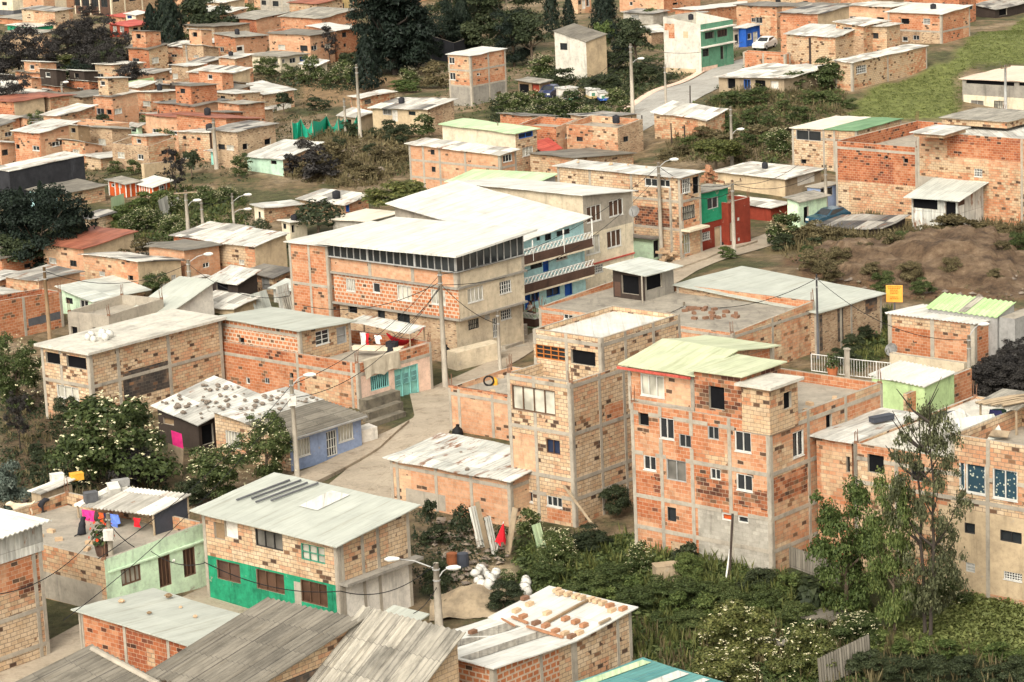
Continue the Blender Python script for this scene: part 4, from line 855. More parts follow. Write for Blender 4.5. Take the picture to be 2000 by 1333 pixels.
# =================================================================== the farther houses
def Q(label, N, L, R, g, mat, roof=None, W=(), over=.3, cat='house', name='brick_house', corr=0, rz=0, jit=.05, **k):
    h = House(label, cat, name); k.setdefault('frame', bool(k.get('cL') or k.get('cR') or k.get('bands')))
    k.setdefault('fw', .24)
    h.blk(N, L, R, g=g, mat=mat, W=W, **k)
    if roof: h.roof(h.b[0], roof, over=over, corr=corr, rz=rz, jit=jit)
    return h
# ---- top centre
T(500, 0)
Q('grey concrete block building of three storeys at the top edge, left of the red house', (412, -150), (20, -180), (440, -160), 168, 'block', None, parapet=.3, cat='building', name='apartment_building', bands=(-60, 60), cL=(110, 200, 300), W=[('L', 60, 22, 35, 35, 'k1'), ('L', 150, 30, 45, 40, 'k1'), ('L', 283, 32, 28, 40, 'w1'), ('L', 73, 118, 58, 35, 'k2'), ('L', 160, 120, 40, 30, 'k1'), ('L', 235, 118, 55, 45, 'gr'), ('R', 420, -20, 0, 0, 'd')])
Q('cream house with a red upper band beneath the grey block building', (432, -45), (380,), (735, -85), 192, 'cream', 'zincw2', matR='cream', P=[('R', 545, 55, 215, 75, 'redp'), ('R', 690, 50, 60, 120, 'yellow')], W=[('R', 490, 35, 50, 28, 'tint'), ('R', 605, 22, 50, 28, 'tint'), ('R', 503, 130, 60, 50, 'gr3'), ('R', 572, 124, 58, 45, 'gr3'), ('R', 630, 110, 40, 40, 'gr3'), ('R', 448, 130, 22, 40, 'Dw'), ('R', 665, 55, 20, 60, 'Dbk')])
Q('low orange brick terrace below the grey block building', (190, 182), (8, 172), (425, 132), 258, 'orange', None, parapet=.3, matR='peach', W=[('R', 205, 215, 24, 40, 'w1'), ('R', 270, 205, 32, 35, 'w1'), ('R', 345, 200, 34, 32, 'w1')])
Q('orange brick house with a flat white roof, behind the bent tree', (612, 236), (402, 202), (775, 215), 470, 'orange', 'zincw', W=[('L', 435, 235, 40, 25, 'board'), ('R', 675, 268, 32, 38, 'k1'), ('R', 680, 348, 18, 26, 'k1'), ('L', 505, 238, 28, 26, 'k1')])
Q('orange brick house with a flat top, left of the bent tree', (445, 262), (95, 240), (560, 235), 440, 'orange', None, parapet=.35, matR='peach', W=[('L', 190, 300, 28, 36, 'k1'), ('L', 270, 380, 48, 36, 'gr'), ('L', 420, 295, 20, 40, 'panew')], bands=(340,))
LC = Q('low cream house with a flat grey roof and small windows, above dark bushes', (185, 440), (-80,), (398, 412), 558, 'cream', 'asbl', W=[('R', 210, 470, 20, 30, 'g2'), ('R', 280, 465, 46, 38, 'g2'), ('R', 355, 452, 42, 34, 'blu'), ('L', 105, 470, 22, 32, 'gc'), ('L', 155, 472, 22, 32, 'gc')])
Q('small open shelter with a white sheet roof beside the low cream house', (470, 505), (345, 492), (542, 470), 575, 'cream', 'zincw2', cat='shelter', name='shelter', W=[('L', 410, 530, 90, 40, 'd')])
Q('tan brick house with a plain white pitched roof, left of the hedge', (60, 724), (-180, 662), (288, 690), 872, 'tan', 'zincw2', P=[('L', -60, 850, 300, 60, 'peach'), ('R', 170, 830, 200, 60, 'white')], W=[('R', 105, 838, 30, 25, 'k1'), ('R', 150, 845, 22, 50, 'Dbk'), ('L', -115, 835, 30, 25, 'g2')])
Q('solitary tall brick house on a concrete base with a small white roof', (1640, 434), (1468, 418), (1908, 378), 812, 'mix', 'zincw', over=.2, matR='orange', Z=[('L', 672, 'conc2'), ('R', 672, 'conc2')], bands=(545, 665), cR=(1788,), W=[('L', 1496, 465, 48, 50, 'w2'), ('L', 1500, 585, 55, 55, 'w2'), ('R', 1702, 572, 22, 22, 'w1'), ('R', 1862, 722, 36, 40, 'board')])
Q('beige house with a large patchwork sheet roof and a white door', (1312, 840), (890, 826), (1512, 768), 1035, 'sand', 'patch', matR='small', over=.4, W=[('L', 1005, 860, 68, 45, 'gc'), ('L', 1064, 885, 40, 90, 'Dw'), ('L', 1195, 865, 52, 38, 'k1'), ('L', 1300, 858, 24, 20, 'd')])
Q('small cluttered tan house with a patched light roof, left of the beige house', (805, 752), (722, 742), (1060, 705), 860, 'tan2', 'patch2', W=[('R', 855, 780, 48, 36, 'gk'), ('L', 745, 790, 40, 60, 'board')])
Q('ruined shed of pale boards and junk above the green netting', (790, 905), (640, 880), (890, 865), 1010, 'wood2', 'patch2', cat='shed', name='shed', W=[('L', 700, 940, 60, 50, 'd')], jit=.12)
Q('black clad building with small yellow rooms on top, between the dark pines', (1515, 330), (1275, 255), (1600, 300), 480, 'black', None, parapet=.2, cat='building', name='clad_building')
Q('small yellow rooftop house with a wooden side above the black clad building', (1505, 222), (1372, 212), ('m', 5), 330, 'yellow', 'patch2', P=[('L', 1400, 285, 55, 60, 'wood')], W=[('L', 1465, 280, 40, 22, 'k1')])
Q('mint fronted house with a white roof, left of the dark shrub', (205, 1222), (-70, 1196), (492, 1102), 1350, 'mint2', 'zincw2', matR='tan2', W=[('R', 190, 1290, 20, 60, 'Dgrn'), ('L', 135, 1245, 45, 28, 'd'), ('R', 265, 1265, 26, 40, 'k1'), ('R', 190, 1290, 0, 0, 'd')])
Q('long orange brick house with a patched pale roof and two dark square windows', (1866, 1188), (1168, 1105), (1990, 1150), 1500, 'peach', 'patch2', cL=(1290, 1415, 1610), bands=(1288, 1420), W=[('L', 1352, 1165, 30, 42, 'k1'), ('L', 1360, 1298, 30, 40, 'k1'), ('R', 1925, 1212, 70, 55, 'w3')])
Q('cream house with a sage green striped roof behind the long orange house', (1985, 1028), (1425, 955), (2148, 990), 1345, 'cream', 'sage', matR='tan', W=[('R', 2065, 1035, 110, 42, 'blu'), ('R', 2080, 1160, 80, 65, 'c3')])
T(500, 330)
Q('low grey house with a sage roof and white skylight strips, behind the white roof', (2100, 128), (1475, 100), (2290, 45), 310, 'grey', 'sage')
# ---- top right of centre
T(1000, 0)
Q('plain white house with a sloping grey roof and orange side among the cypresses', (566, 322), (324, 242), (720, 268), 610, 'dwhite', 'asb', matR='sand', over=.15, W=[('L', 396, 358, 55, 52, 'k2')])
h = Q('dark green two-storey house with a blank dirty white side wall', (1442, 190), (1157, 130), (1690, 150), 555, 'dwhite', None, matR='green2', parapet=.8, P=[('L', 1205, 195, 75, 80, 'orange'), ('L', 1222, 260, 45, 70, 'orange'), ('L', 1330, 268, 38, 50, 'sand'), ('L', 1290, 545, 240, 40, 'sand'), ('R', 1500, 540, 150, 60, 'pink')],
    W=[('R', 1512, 272, 70, 52, 'k3'), ('R', 1610, 255, 75, 55, 'k3'), ('R', 1556, 290, 26, 85, 'Dgrn'), ('R', 1482, 405, 48, 58, 'k2'), ('R', 1440, 430, 26, 100, 'Dgrn'), ('R', 1640, 400, 22, 100, 'Dgrn'), ('R', 1607, 405, 22, 100, 'gk')])
b = h.b[0]; m = MB()
for y, t in ((240, .5), (370, .5)): z = b.uv('R', *PX((1450, y)))[1]; m.box(b.pt('R', 0, z, 0), b.fr['R'][1]*b.fr['R'][3], b.fr['R'][2]*t, V((0, 0, .14)))
m.obj('ledge', 'white', h.root)
v = h.blk((1300, 125), (1270,), ('m', 4), g=190, plane=b.floor+.01, mat='dwood', frame=False, wname='roof_shed'); h.roof(v, 'patchd', over=.6, name='shed_roof')
Q('small cream house next to the bright blue front', (1692, 232), (1600,), (1790, 216), 372, 'cream', 'asbd', W=[('R', 1718, 300, 26, 70, 'Dbk'), ('R', 1760, 290, 26, 40, 'gr')])
Q('narrow bright blue house front with a white door', (1790, 217), (1700,), (1897, 192), 358, 'blue2', 'patch2', W=[('R', 1818, 280, 30, 46, 'w1'), ('R', 1862, 285, 34, 80, 'Dw')])
Q('bare orange brick wall house beside the steep street', (2092, 420), (1768, 400), (2130, 405), 515, 'orange', None, parapet=.3, cL=(1925,))
Q('long plank shack with a torn white patched roof beside the steep street', (2082, 604), (1582, 592), (2440, 508), 722, 'wood2', 'patch2', cat='shack', name='shack', over=.5, jit=.1, W=[('L', 1680, 640, 60, 80, 'd'), ('L', 1800, 640, 50, 90, 'blu'), ('L', 1900, 640, 80, 80, 'd'), ('L', 2010, 650, 60, 60, 'panew')])
Q('low tan brick house with a white patched roof on the slope beside the street', (1482, 920), (1088, 862), (1628, 845), 1070, 'tan2', 'patch2', jit=.08)
Q('small brick house with a dark lower wall, right of the sage roof', (425, 1012), (188, 1000), (552, 968), 1120, 'mix', 'patch2', W=[('R', 520, 1010, 40, 60, 'd')])
Q('low shelter with a bright red sheet roof', (245, 1168), (165, 1110), (358, 1132), 1235, 'tan', 'redroof', cat='shelter', name='shelter')
Q('long tan brick house with a grey sheet roof and pale skylights', (475, 1215), (138, 1178), (928, 1178), 1360, 'tan2', 'asb', matR='tan')
Q('tan brick house at the top edge above the cypress and green house', (1160, -30), (820, -60), (1440, -60), 112, 'peach', None, parapet=.3, matR='orange', W=[('L', 912, 30, 24, 30, 'w1'), ('R', 1250, 30, 40, 16, 'd')])
Q('grey block yard house below the tan house at the top edge', (1080, 110), (852, 95), (1190, 85), 190, 'block', 'patchd', W=[('L', 940, 130, 60, 30, 'lat')])
Q('long orange brick house with a pale end wall at the top edge', (1420, 78), (1250,), (2060, 10), 205, 'orange', 'zincw', P=[('R', 1945, 90, 230, 220, 'sand')], W=[('R', 1882, 110, 52, 65, 'gk')])
Q('peach house with a white door behind the tall cypresses', (500, -60), (440, -70), (602, -80), 105, 'peach', None, parapet=.3, W=[('R', 515, 20, 30, 34, 'k1'), ('R', 548, 35, 26, 70, 'Dw'), ('R', 580, 20, 24, 60, 'w1')])
Q('brown brick house with a torn white roof, left of the dark green house', (1065, 252), (985, 215), (1200, 235), 345, 'small', 'patch2')
Q('open car shelter with a red door among the bushes', (215, 640), (45, 618), (292, 622), 758, 'wood', 'asbl', cat='shelter', name='car_shelter', W=[('L', 90, 690, 80, 90, 'd'), ('L', 183, 690, 62, 90, 'Dred')])
# ---- top right
T(1500, 0)
Q('orange brick house with a lime green lower wall and thin white roof', (100, 88), (60,), (402, 38), 200, 'orange', 'zincw', P=[('R', 290, 145, 220, 60, 'lime')])
Q('dark red house with a white door at the top edge', (400, 12), (350,), (605, -20), 172, 'redp', None, parapet=.3, W=[('R', 452, 68, 44, 56, 'c2'), ('R', 530, 80, 36, 100, 'Dw'), ('R', 575, 60, 24, 100, 'Dwood')])
Q('small house with a dark grey roof and blue shutters next to the dark red house', (605, 88), (560,), (762, 62), 128, 'yellow', 'asbd', W=[('R', 628, 100, 42, 26, 'Dblue'), ('R', 680, 98, 50, 26, 'blu')])
Q('brown brick house at the top edge with a dish on its corner', (960, -30), (758, -40), (1010, -50), 118, 'tan2', None, parapet=.3)
Q('water tank house of brick at the top edge behind the white roof', (1290, -35), (985, -45), (1560, -80), 90, 'mix', None, parapet=.5)
Q('orange brick house with a broad white roof and two barred windows on the hill', (1328, 114), (916, 94), (1545, 48), 335, 'orange', 'zincw', Z=[('L', 245, 'small')], bands=(246,), W=[('L', 1050, 165, 62, 42, 'd'), ('L', 1215, 165, 52, 42, 'gr3'), ('L', 1050, 300, 42, 36, 'w1'), ('L', 1135, 290, 48, 36, 'g2')])
Q('brown brick house with a barred window and ragged tin roof', (730, 200), (520, 172), (920, 165), 432, 'tan2', 'patch2', Z=[('L', 280, 'small')], W=[('L', 610, 245, 64, 68, 'g2')])
Q('small brown brick house with one dark window below the broad white roof', (910, 205), (735, 200), (1010, 185), 398, 'tan2', 'patch2', W=[('L', 822, 275, 48, 42, 'k1')])
Q('low brick house with a white sheet roof and a dark gap in its wall', (515, 288), (142, 262), (700, 215), 490, 'tan2', 'zincw2', P=[('L', 322, 400, 18, 220, 'dwood')])  # dark wall strip: shade of a gap painted on, no opening there
Q('white roofed house behind the low brick houses on the hill', (640, 180), (430, 200), (900, 130), 290, 'tan2', 'zincw2')
Q('long brown brick wall house following the edge of the grass slope', (645, 482), (512, 468), (1216, 358), 700, 'tan2', 'patch2', over=.2, W=[('R', 715, 532, 78, 58, 'gr3')], matR='tan2', cR=(918,))
Q('grey and white house with a dark open gallery and a wide pinkish roof', (2250, 645), (1488, 605), ('m', 10), 910, 'conc2', 'pinkroof', cat='house', name='rendered_house', W=[('L', 1700, 628, 370, 46, 'd'), ('L', 2000, 640, 160, 46, 'd'), ('L', 1602, 802, 98, 62, 'gc'), ('L', 1770, 805, 78, 62, 'gk')], P=[('L', 1800, 800, 640, 110, 'cream')], bands=())
Q('dark plank shed with a ragged tin roof at the top right corner', (1740, 78), (1578, 42), (2010, 12), 140, 'dwood', 'patchd', cat='shed', name='shed', W=[('R', 1800, 95, 60, 50, 'd')])
# ---- top left
T(0, 0)
h = Q('long school-like brick building with tall dark windows between pale columns', (838, -140), (556, -150), (1235, -170), 122, 'brown', None, matR='small', parapet=.3, cat='building', name='school_building', cL=(620, 690, 760), cR=(955, 1088), fmat='cream', bands=(), W=[('L', 588, 15, 44, 60, 'k2'), ('L', 655, 18, 50, 60, 'k2'), ('L', 725, 22, 50, 60, 'k2'), ('L', 798, 26, 50, 60, 'k2'), ('R', 888, -5, 50, 40, 'k1'), ('R', 1015, -10, 50, 40, 'k1')])
Q('tan brick house with a dark sagging roof, left of the school-like building', (418, 92), (165, 70), (556, 70), 220, 'tan', 'patchd')
Q('beige house with a dark ground floor at the top left corner', (95, 5), (-20,), (172, -12), 118, 'cream', None, parapet=.3, Z=[('L', 82, 'dgrey'), ('R', 82, 'dgrey')], W=[('L', 35, 30, 36, 26, 'k2')])
Q('peach house with a purple banner at the top edge', (330, -30), (150,), (560, -60), 100, 'peach', None, parapet=.3, P=[('R', 285+180, 30, 90, 90, 'cream')])
Q('low orange wall house behind the green walled shed', (252, 158), (-20, 135), ('m', 6), 200, 'orange', 'asbl')
Q('emerald green walled shed with a crooked pale tin roof', (250, 212), (55, 195), (412, 192), 248, 'green', 'patch2', cat='shed', name='shed', W=[('L', 150, 222, 60, 22, 'd')])
Q('tan house behind the bare dark trees at the left edge', (300, 262), (60, 245), (392, 240), 395, 'small', 'asbl', W=[('L', 185, 330, 40, 40, 'k1')])
Q('small yellow-tan house with an orange upper wall, right of the bare dark trees', (322, 322), (262, 312), (402, 300), 432, 'tan', None, parapet=.2, P=[('R', 370, 330, 70, 30, 'orange')])
h = Q('orange house with a red roof edge and lattice windows, upper left', (985, 205), (838, 185), (1172, 178), 288, 'redp', 'redroof', matR='tan', W=[('L', 880, 222, 28, 40, 'gr3'), ('L', 935, 225, 32, 40, 'gr3'), ('R', 1040, 225, 40, 26, 'd'), ('R', 1090, 222, 30, 28, 'd')])
Q('cream rooftop house with a blue window above the red roof edge', (1040, 118), (962, 108), (1128, 98), 205, 'cream', 'zincw', matR='tan', W=[('L', 992, 132, 34, 22, 'blu')])
Q('orange house with a white roof slab behind the cream rooftop house', (955, 135), (832, 122), (1200, 100), 190, 'orange', 'redroof')
Q('tan house front below the red roof edge house', (1030, 262), (985,), (1172, 240), 352, 'tan2', None, parapet=.2)
Q('tall orange brick house with a grey roof and white balcony, right of the elder', (1800, 288), (1638, 258), (2040, 275), 488, 'orange', 'asbl', matR='peach', W=[('R', 1835, 292, 36, 28, 'd'), ('R', 1938, 288, 30, 28, 'd'), ('L', 1700, 380, 28, 36, 'g2'), ('R', 1835, 375, 40, 30, 'k1')], P=[('R', 1830, 395, 80, 90, 'white'), ('L', 1720, 420, 170, 130, 'tan2')])
Q('small tan annex with a sloping white roof, left of the tall orange house', (1636, 330), (1550, 312), ('m', 4), 470, 'tan2', 'zincw2', W=[('L', 1588, 352, 20, 30, 'k1')])
Q('flat-topped tan house with a dark corner room below the round elder', (1592, 476), (1162, 455), (1628, 450), 582, 'tan', None, parapet=.3, W=[('L', 1190, 495, 50, 40, 'd'), ('L', 1288, 490, 66, 36, 'gc'), ('L', 1420, 500, 40, 26, 'gc'), ('L', 1525, 492, 44, 36, 'gc')])
Q('low tan wall house below the flat-topped tan house', (1365, 560), (1112, 560), ('m', 6), 642, 'tan2', 'zincw2')
Q('tiny white house with a brown door beside the leaning pole', (1400, 582), (1362, 580), (1472, 568), 628, 'white', 'patchd', W=[('R', 1428, 605, 16, 26, 'Dbr')])
Q('peach house with a bright white pitched roof in the row of brick houses', (1660, 548), (1466, 520), (1905, 528), 622, 'peach', 'zincw', matR='tan')
Q('long tan brick house with a ragged top, below the white pitched roof', (1395, 628), (1245,), (1828, 586), 765, 'tan', None, parapet=.3, Z=[('R', 700, 'conc'), ('L', 700, 'conc')], P=[('L', 1320, 660, 150, 50, 'peach')], W=[('R', 1705, 745, 28, 50, 'panew')])
Q('orange brick house with a dark roof and white skylights, left of the ochre front', (930, 642), (538, 606), (985, 620), 748, 'orange', 'asbd', over=.2, W=[('L', 668, 680, 18, 16, 'k1'), ('L', 738, 686, 28, 30, 'w2'), ('L', 898, 700, 34, 30, 'k1')])
h = Q('ochre house front trimmed in lime green', (938, 645), (900,), (1172, 610), 778, 'yellow', None, parapet=.3, matR='yellow', W=[('R', 1020, 690, 74, 44, 'gc'), ('R', 1085, 684, 38, 34, 'blu'), ('R', 957, 692, 20, 26, 'k1'), ('R', 1150, 680, 22, 60, 'Dg')])
b = h.b[0]; m = MB(); m.box(b.pt('R', 0, TZ(b)-.02, -.02), b.fr['R'][1]*b.fr['R'][3], b.fr['R'][2]*.12, V((0, 0, .22))); m.box(b.pt('R', b.fr['R'][3]-.2, b.base-1, -.02), b.fr['R'][1]*.3, b.fr['R'][2]*.1, V((0, 0, TZ(b)-b.base+1))); m.obj('lime_trim', 'lime', h.root)
Q('dark open shed with a tin roof at the left edge behind the wire fence', (85, 728), (-30,), (212, 692), 802, 'wood', 'patchd', cat='shed', name='shed', W=[('R', 110, 760, 50, 40, 'd')])
Q('long dark plank shed with a grey sheet roof behind the street lamp', (430, 772), (268, 748), (545, 735), 852, 'dwood', 'asb', cat='shed', name='shed', over=.5)
Q('dark plank shed with a patched roof, left of the ochre front', (580, 780), (470, 765), (940, 742), 852, 'dwood', 'patch', cat='shed', name='shed', over=.4, W=[('R', 650, 800, 60, 40, 'panew')])
Q('tan brick house with pale columns and a rough roof edge, below the ochre front', (625, 822), (600,), (1078, 782), 955, 'tan', 'patch2', cR=(862, 970), W=[('R', 805, 858, 48, 40, 'gc')])
Q('small brick house with one dark doorway, right of the tan columns', (1080, 738), (1050,), (1272, 765), 852, 'mix', None, parapet=.2, W=[('R', 1110, 770, 22, 50, 'd')])
Q('orange house with a dark grey roof and one pale skylight, left edge', (330, 932), (145, 895), (556, 905), 1035, 'orange', 'asbd', over=.2)
Q('orange house with a white and blue roof at the left edge', (60, 926), (-80,), (148, 900), 1045, 'orange', 'zincw2')
Q('two-storey tan house with junk on its flat roof, above the black wall', (512, 1040), (352, 1012), (746, 1008), 1192, 'tan', 'asbl', Z=[('R', 1128, 'peach')], bands=(1128,), W=[('R', 570, 1060, 44, 42, 'k2'), ('R', 690, 1052, 44, 44, 'c2'), ('R', 612, 1140, 32, 22, 'w1'), ('R', 684, 1137, 46, 36, 'g2')])
Q('low tan house with a broad white patched roof among the brick rows', (1190, 880), (1045, 872), (1630, 858), 945, 'tan', 'patch2', W=[('R', 1260, 900, 36, 34, 'k1')])
Q('long peach brick house with a thin white roof, below the broad patched roof', (1125, 952), (1085,), (1582, 916), 1028, 'peach', 'zincw2', over=.2)
Q('peach brick block with pale columns beside the ochre oval', (1586, 868), (1560,), (1748, 856), 962, 'peach', None, parapet=.2, cR=(1650,))
Q('small deep orange brick room right of the green netting', (1112, 1042), (1060,), (1242, 1032), 1112, 'orange', 'patch2')
h = Q('tan house with a brown upper side and a bright turquoise shop below', (1602, 1020), (1362, 1010), (1762, 1002), 1235, 'tan', 'patch2', matR='brown', W=[('L', 1412, 1058, 24, 20, 'k1'), ('L', 1522, 1066, 28, 22, 'k1'), ('L', 1425, 1195, 46, 40, 'lat'), ('R', 1680, 1062, 66, 44, 'gr3')])
Q('small bright turquoise shop front with a wavy tin awning', (1655, 1165), (1612, 1158), (1862, 1138), 1262, 'turq', 'zincr', cat='shop', name='shop', over=.5, W=[('R', 1700, 1195, 36, 50, 'd')])
Q('low brown house with a sagging dark roof, left of the little blue house', (1000, 1132), (846, 1085), (1112, 1080), 1182, 'orange', 'asbd')
Q('little sky blue house with a grey roof next to the fruit tree', (1205, 1152), (1108, 1135), (1275, 1122), 1218, 'blue', 'asb', matR='mint', W=[('L', 1135, 1165, 22, 30, 'k1'), ('L', 1172, 1165, 22, 30, 'k1')])
Q('shed of bright green netting with a pale sagging roof', (890, 1030), (745, 1005), (975, 985), 1082, 'netshed' if 'netshed' in MATS else 'green', 'zincw2', cat='shed', name='shed')
Q('small pale blue-white house right of the green netting shed', (1055, 972), (975, 962), (1085, 960), 1062, 'mint', 'patchd', W=[('L', 1025, 995, 34, 30, 'k1')])
Q('low house with a rust red tin roof at the left edge', (120, 1088), (-60, 1062), (268, 1062), 1125, 'tan', 'rustred')
Q('white walled house with dark openings and flat white roofs, left edge', (130, 1152), (-40, 1140), (262, 1122), 1212, 'white', 'zincw', W=[('R', 190, 1170, 50, 26, 'd'), ('L', 60, 1175, 60, 26, 'd')])
Q('dark sagging shack above the black wall', (400, 1142), (288, 1118), (506, 1100), 1195, 'dwood', 'patchd', cat='shack', name='shack')
Q('low tan house with a narrow white roof strip, above the red plank house', (770, 1212), (648, 1190), (1112, 1178), 1300, 'tan2', 'zincw2')
Q('plain beige block house behind the bare black tree', (1102, 1258), (1080,), (1335, 1232), 1370, 'sand', None, parapet=.3)
# ---- middle left
T(0, 330)
Q('salmon pink house with two barred windows at the left edge', (68, -5), (-60, -20), (92, -15), 245, 'salmon', None, parapet=.3, W=[('L', 16, 40, 26, 50, 'k1'), ('L', 38, 155, 42, 40, 'k2')], bands=(115,))
Q('large building with a tall black wall and pale flat roof', (70, 25), (-80, 0), (642, -100), 275, 'blackstain', 'patch2', cat='building', name='black_walled_building', over=.1)
Q('house with sky blue door side and tan brick flank, behind the dense dark trees', (435, 205), (225, 160), (800, 132), 320, 'aqua', 'asb', matR='tan', W=[('L', 278, 205, 26, 60, 'Dwood'), ('L', 385, 230, 26, 60, 'Dwood')])
h = Q('bright orange-red plank house with white trim, on the green bank', (962, 120), (828, 88), (1062, 98), 220, 'orp', 'asbl', W=[('L', 864, 120, 22, 40, 'w1'), ('L', 918, 130, 24, 36, 'panew')])
b = h.b[0]; v = h.blk((1168, 140), (1045, 112), (1300, 95), g=218, mat='orp', frame=False, wname='wing_wall', W=[('R', 1240, 150, 40, 60, 'w22')]); h.roof(v, 'zincw', over=.35, name='wing_roof')
m = MB()
for q, f, us in ((b, 'L', (0, .35, .62, .97)), (b, 'R', (.3, .7)), (v, 'L', (0, .15, .3, .45, .6, .75, .97)), (v, 'R', (.35, .75))):
    for u in us: u *= q.fr[f][3]; m.box(q.pt(f, u, q.base, 0), q.fr[f][1]*.14, q.fr[f][2]*.03, V((0, 0, q.top(f, u)-q.base-.02)))
m.obj('white_trim', 'white', h.root)
Q('low tan house with a dark collapsed roof on the green bank', (690, 388), (590, 380), (862, 335), 480, 'tan', 'patchd', jit=.12)
h = Q('sprawling cream and orange house with grey patched roofs behind the bare shrub', (1195, 702), (600, 692), (1462, 612), 815, 'cream', 'asbl', matR='orange', W=[('L', 650, 755, 40, 50, 'gr'), ('L', 900, 760, 24, 34, 'k1'), ('L', 978, 750, 26, 36, 'k1')])
v = h.blk((1180, 605), (760, 618), (1450, 560), g=765, mat='tan2', frame=False, wname='rear_wall'); h.roof(v, 'asb', over=.3, name='rear_roof')
Q('long orange brick wall of a house with a grey post, left edge below the trees', (-150, 1035), (-300,), (470, 938), 1345, 'red', None, parapet=.4, cR=(195,), P=[('R', 340, 1150, 250, 60, 'dgrey')], matR='orange')
Q('small brick house with a white roof at the left edge', (-60, 870), (-200,), (170, 808), 1010, 'orange', 'zincw2')
Q('curved brick garden wall beneath the dense dark trees', (700, 832), (425, 785), ('m', .4), 925, 'mix', None, cat='wall', name='garden_wall')
Q('mint house with a pale jointed metal roof and tan flank', (715, 1012), (468, 912), (1112, 930), 1130, 'mint', 'zinc', matR='tan2', over=.35, W=[('L', 530, 995, 50, 75, 'k1'), ('L', 645, 1042, 62, 75, 'w2')])
Q('bare grey concrete house with rounded parapet, behind the white slab roof', (830, 1125), (515, 1092), (1250, 992), 1330, 'conc', None, parapet=.4, W=[('L', 568, 1240, 48, 60, 'd'), ('L', 750, 1240, 80, 40, 'd')])
Q('house with a huge plain grey-green metal roof, left of the junk roof', (1280, 1112), (1030, 1080), (1625, 872), 1215, 'white', 'zincg')
Q('house with a cream wall and red trim beside the huge grey-green roof', (1250, 912), (1200,), (1600, 825), 1000, 'cream', 'zincw2', over=.1)
Q('junk-covered shack with a flat sheet roof and laundry', (1790, 1078), (1480, 1035), (1960, 992), 1130, 'sand', 'patch2', cat='shack', name='shack', jit=.1)
Q('tin shack with sagging sheets behind the junk-covered roof', (1820, 885), (1622, 848), (1965, 790), 1040, 'dwood', 'zincr', cat='shack', name='shack', jit=.1, W=[('L', 1700, 905, 90, 60, 'd')])
T(500, 330)
Q('tan house with a dark roof lined with bricks, left of the large white-roofed house', (132, 832), (-80, 795), (272, 778), 965, 'tan', 'asbd', W=[('L', 75, 880, 58, 90, 'Dg')])
Q('corrugated tin lean-to beside the orange side wall', (300, 930), (130, 912), (396, 880), 1045, 'zincr', 'zinc', cat='lean-to', name='lean_to', W=[('R', 340, 950, 60, 80, 'Dbk')])
Q('small tan house with a flat white roof and cream end, near the thin pole', (60, 302), (-15, 280), (345, 272), 425, 'cream', 'zincw2', matR='tan', W=[('L', 28, 352, 16, 46, 'k1')])
Q('house with a broad patched grey roof and orange end, above the round tree', (680, 278), (335, 235), (858, 205), 360, 'wood', 'patch', matR='orange', W=[('R', 700, 300, 30, 60, 'Dblue')])
Q('tiny crumbling cream house left of the round tree', (258, 415), (195, 400), (388, 402), 548, 'cream', 'patch2', W=[('L', 220, 440, 22, 40, 'k1'), ('R', 285, 460, 24, 60, 'd')])
Q('grey block house with a cream roof, tucked behind the large white roof', (842, 408), (585, 385), (1100, 338), 510, 'block', 'creamroof')
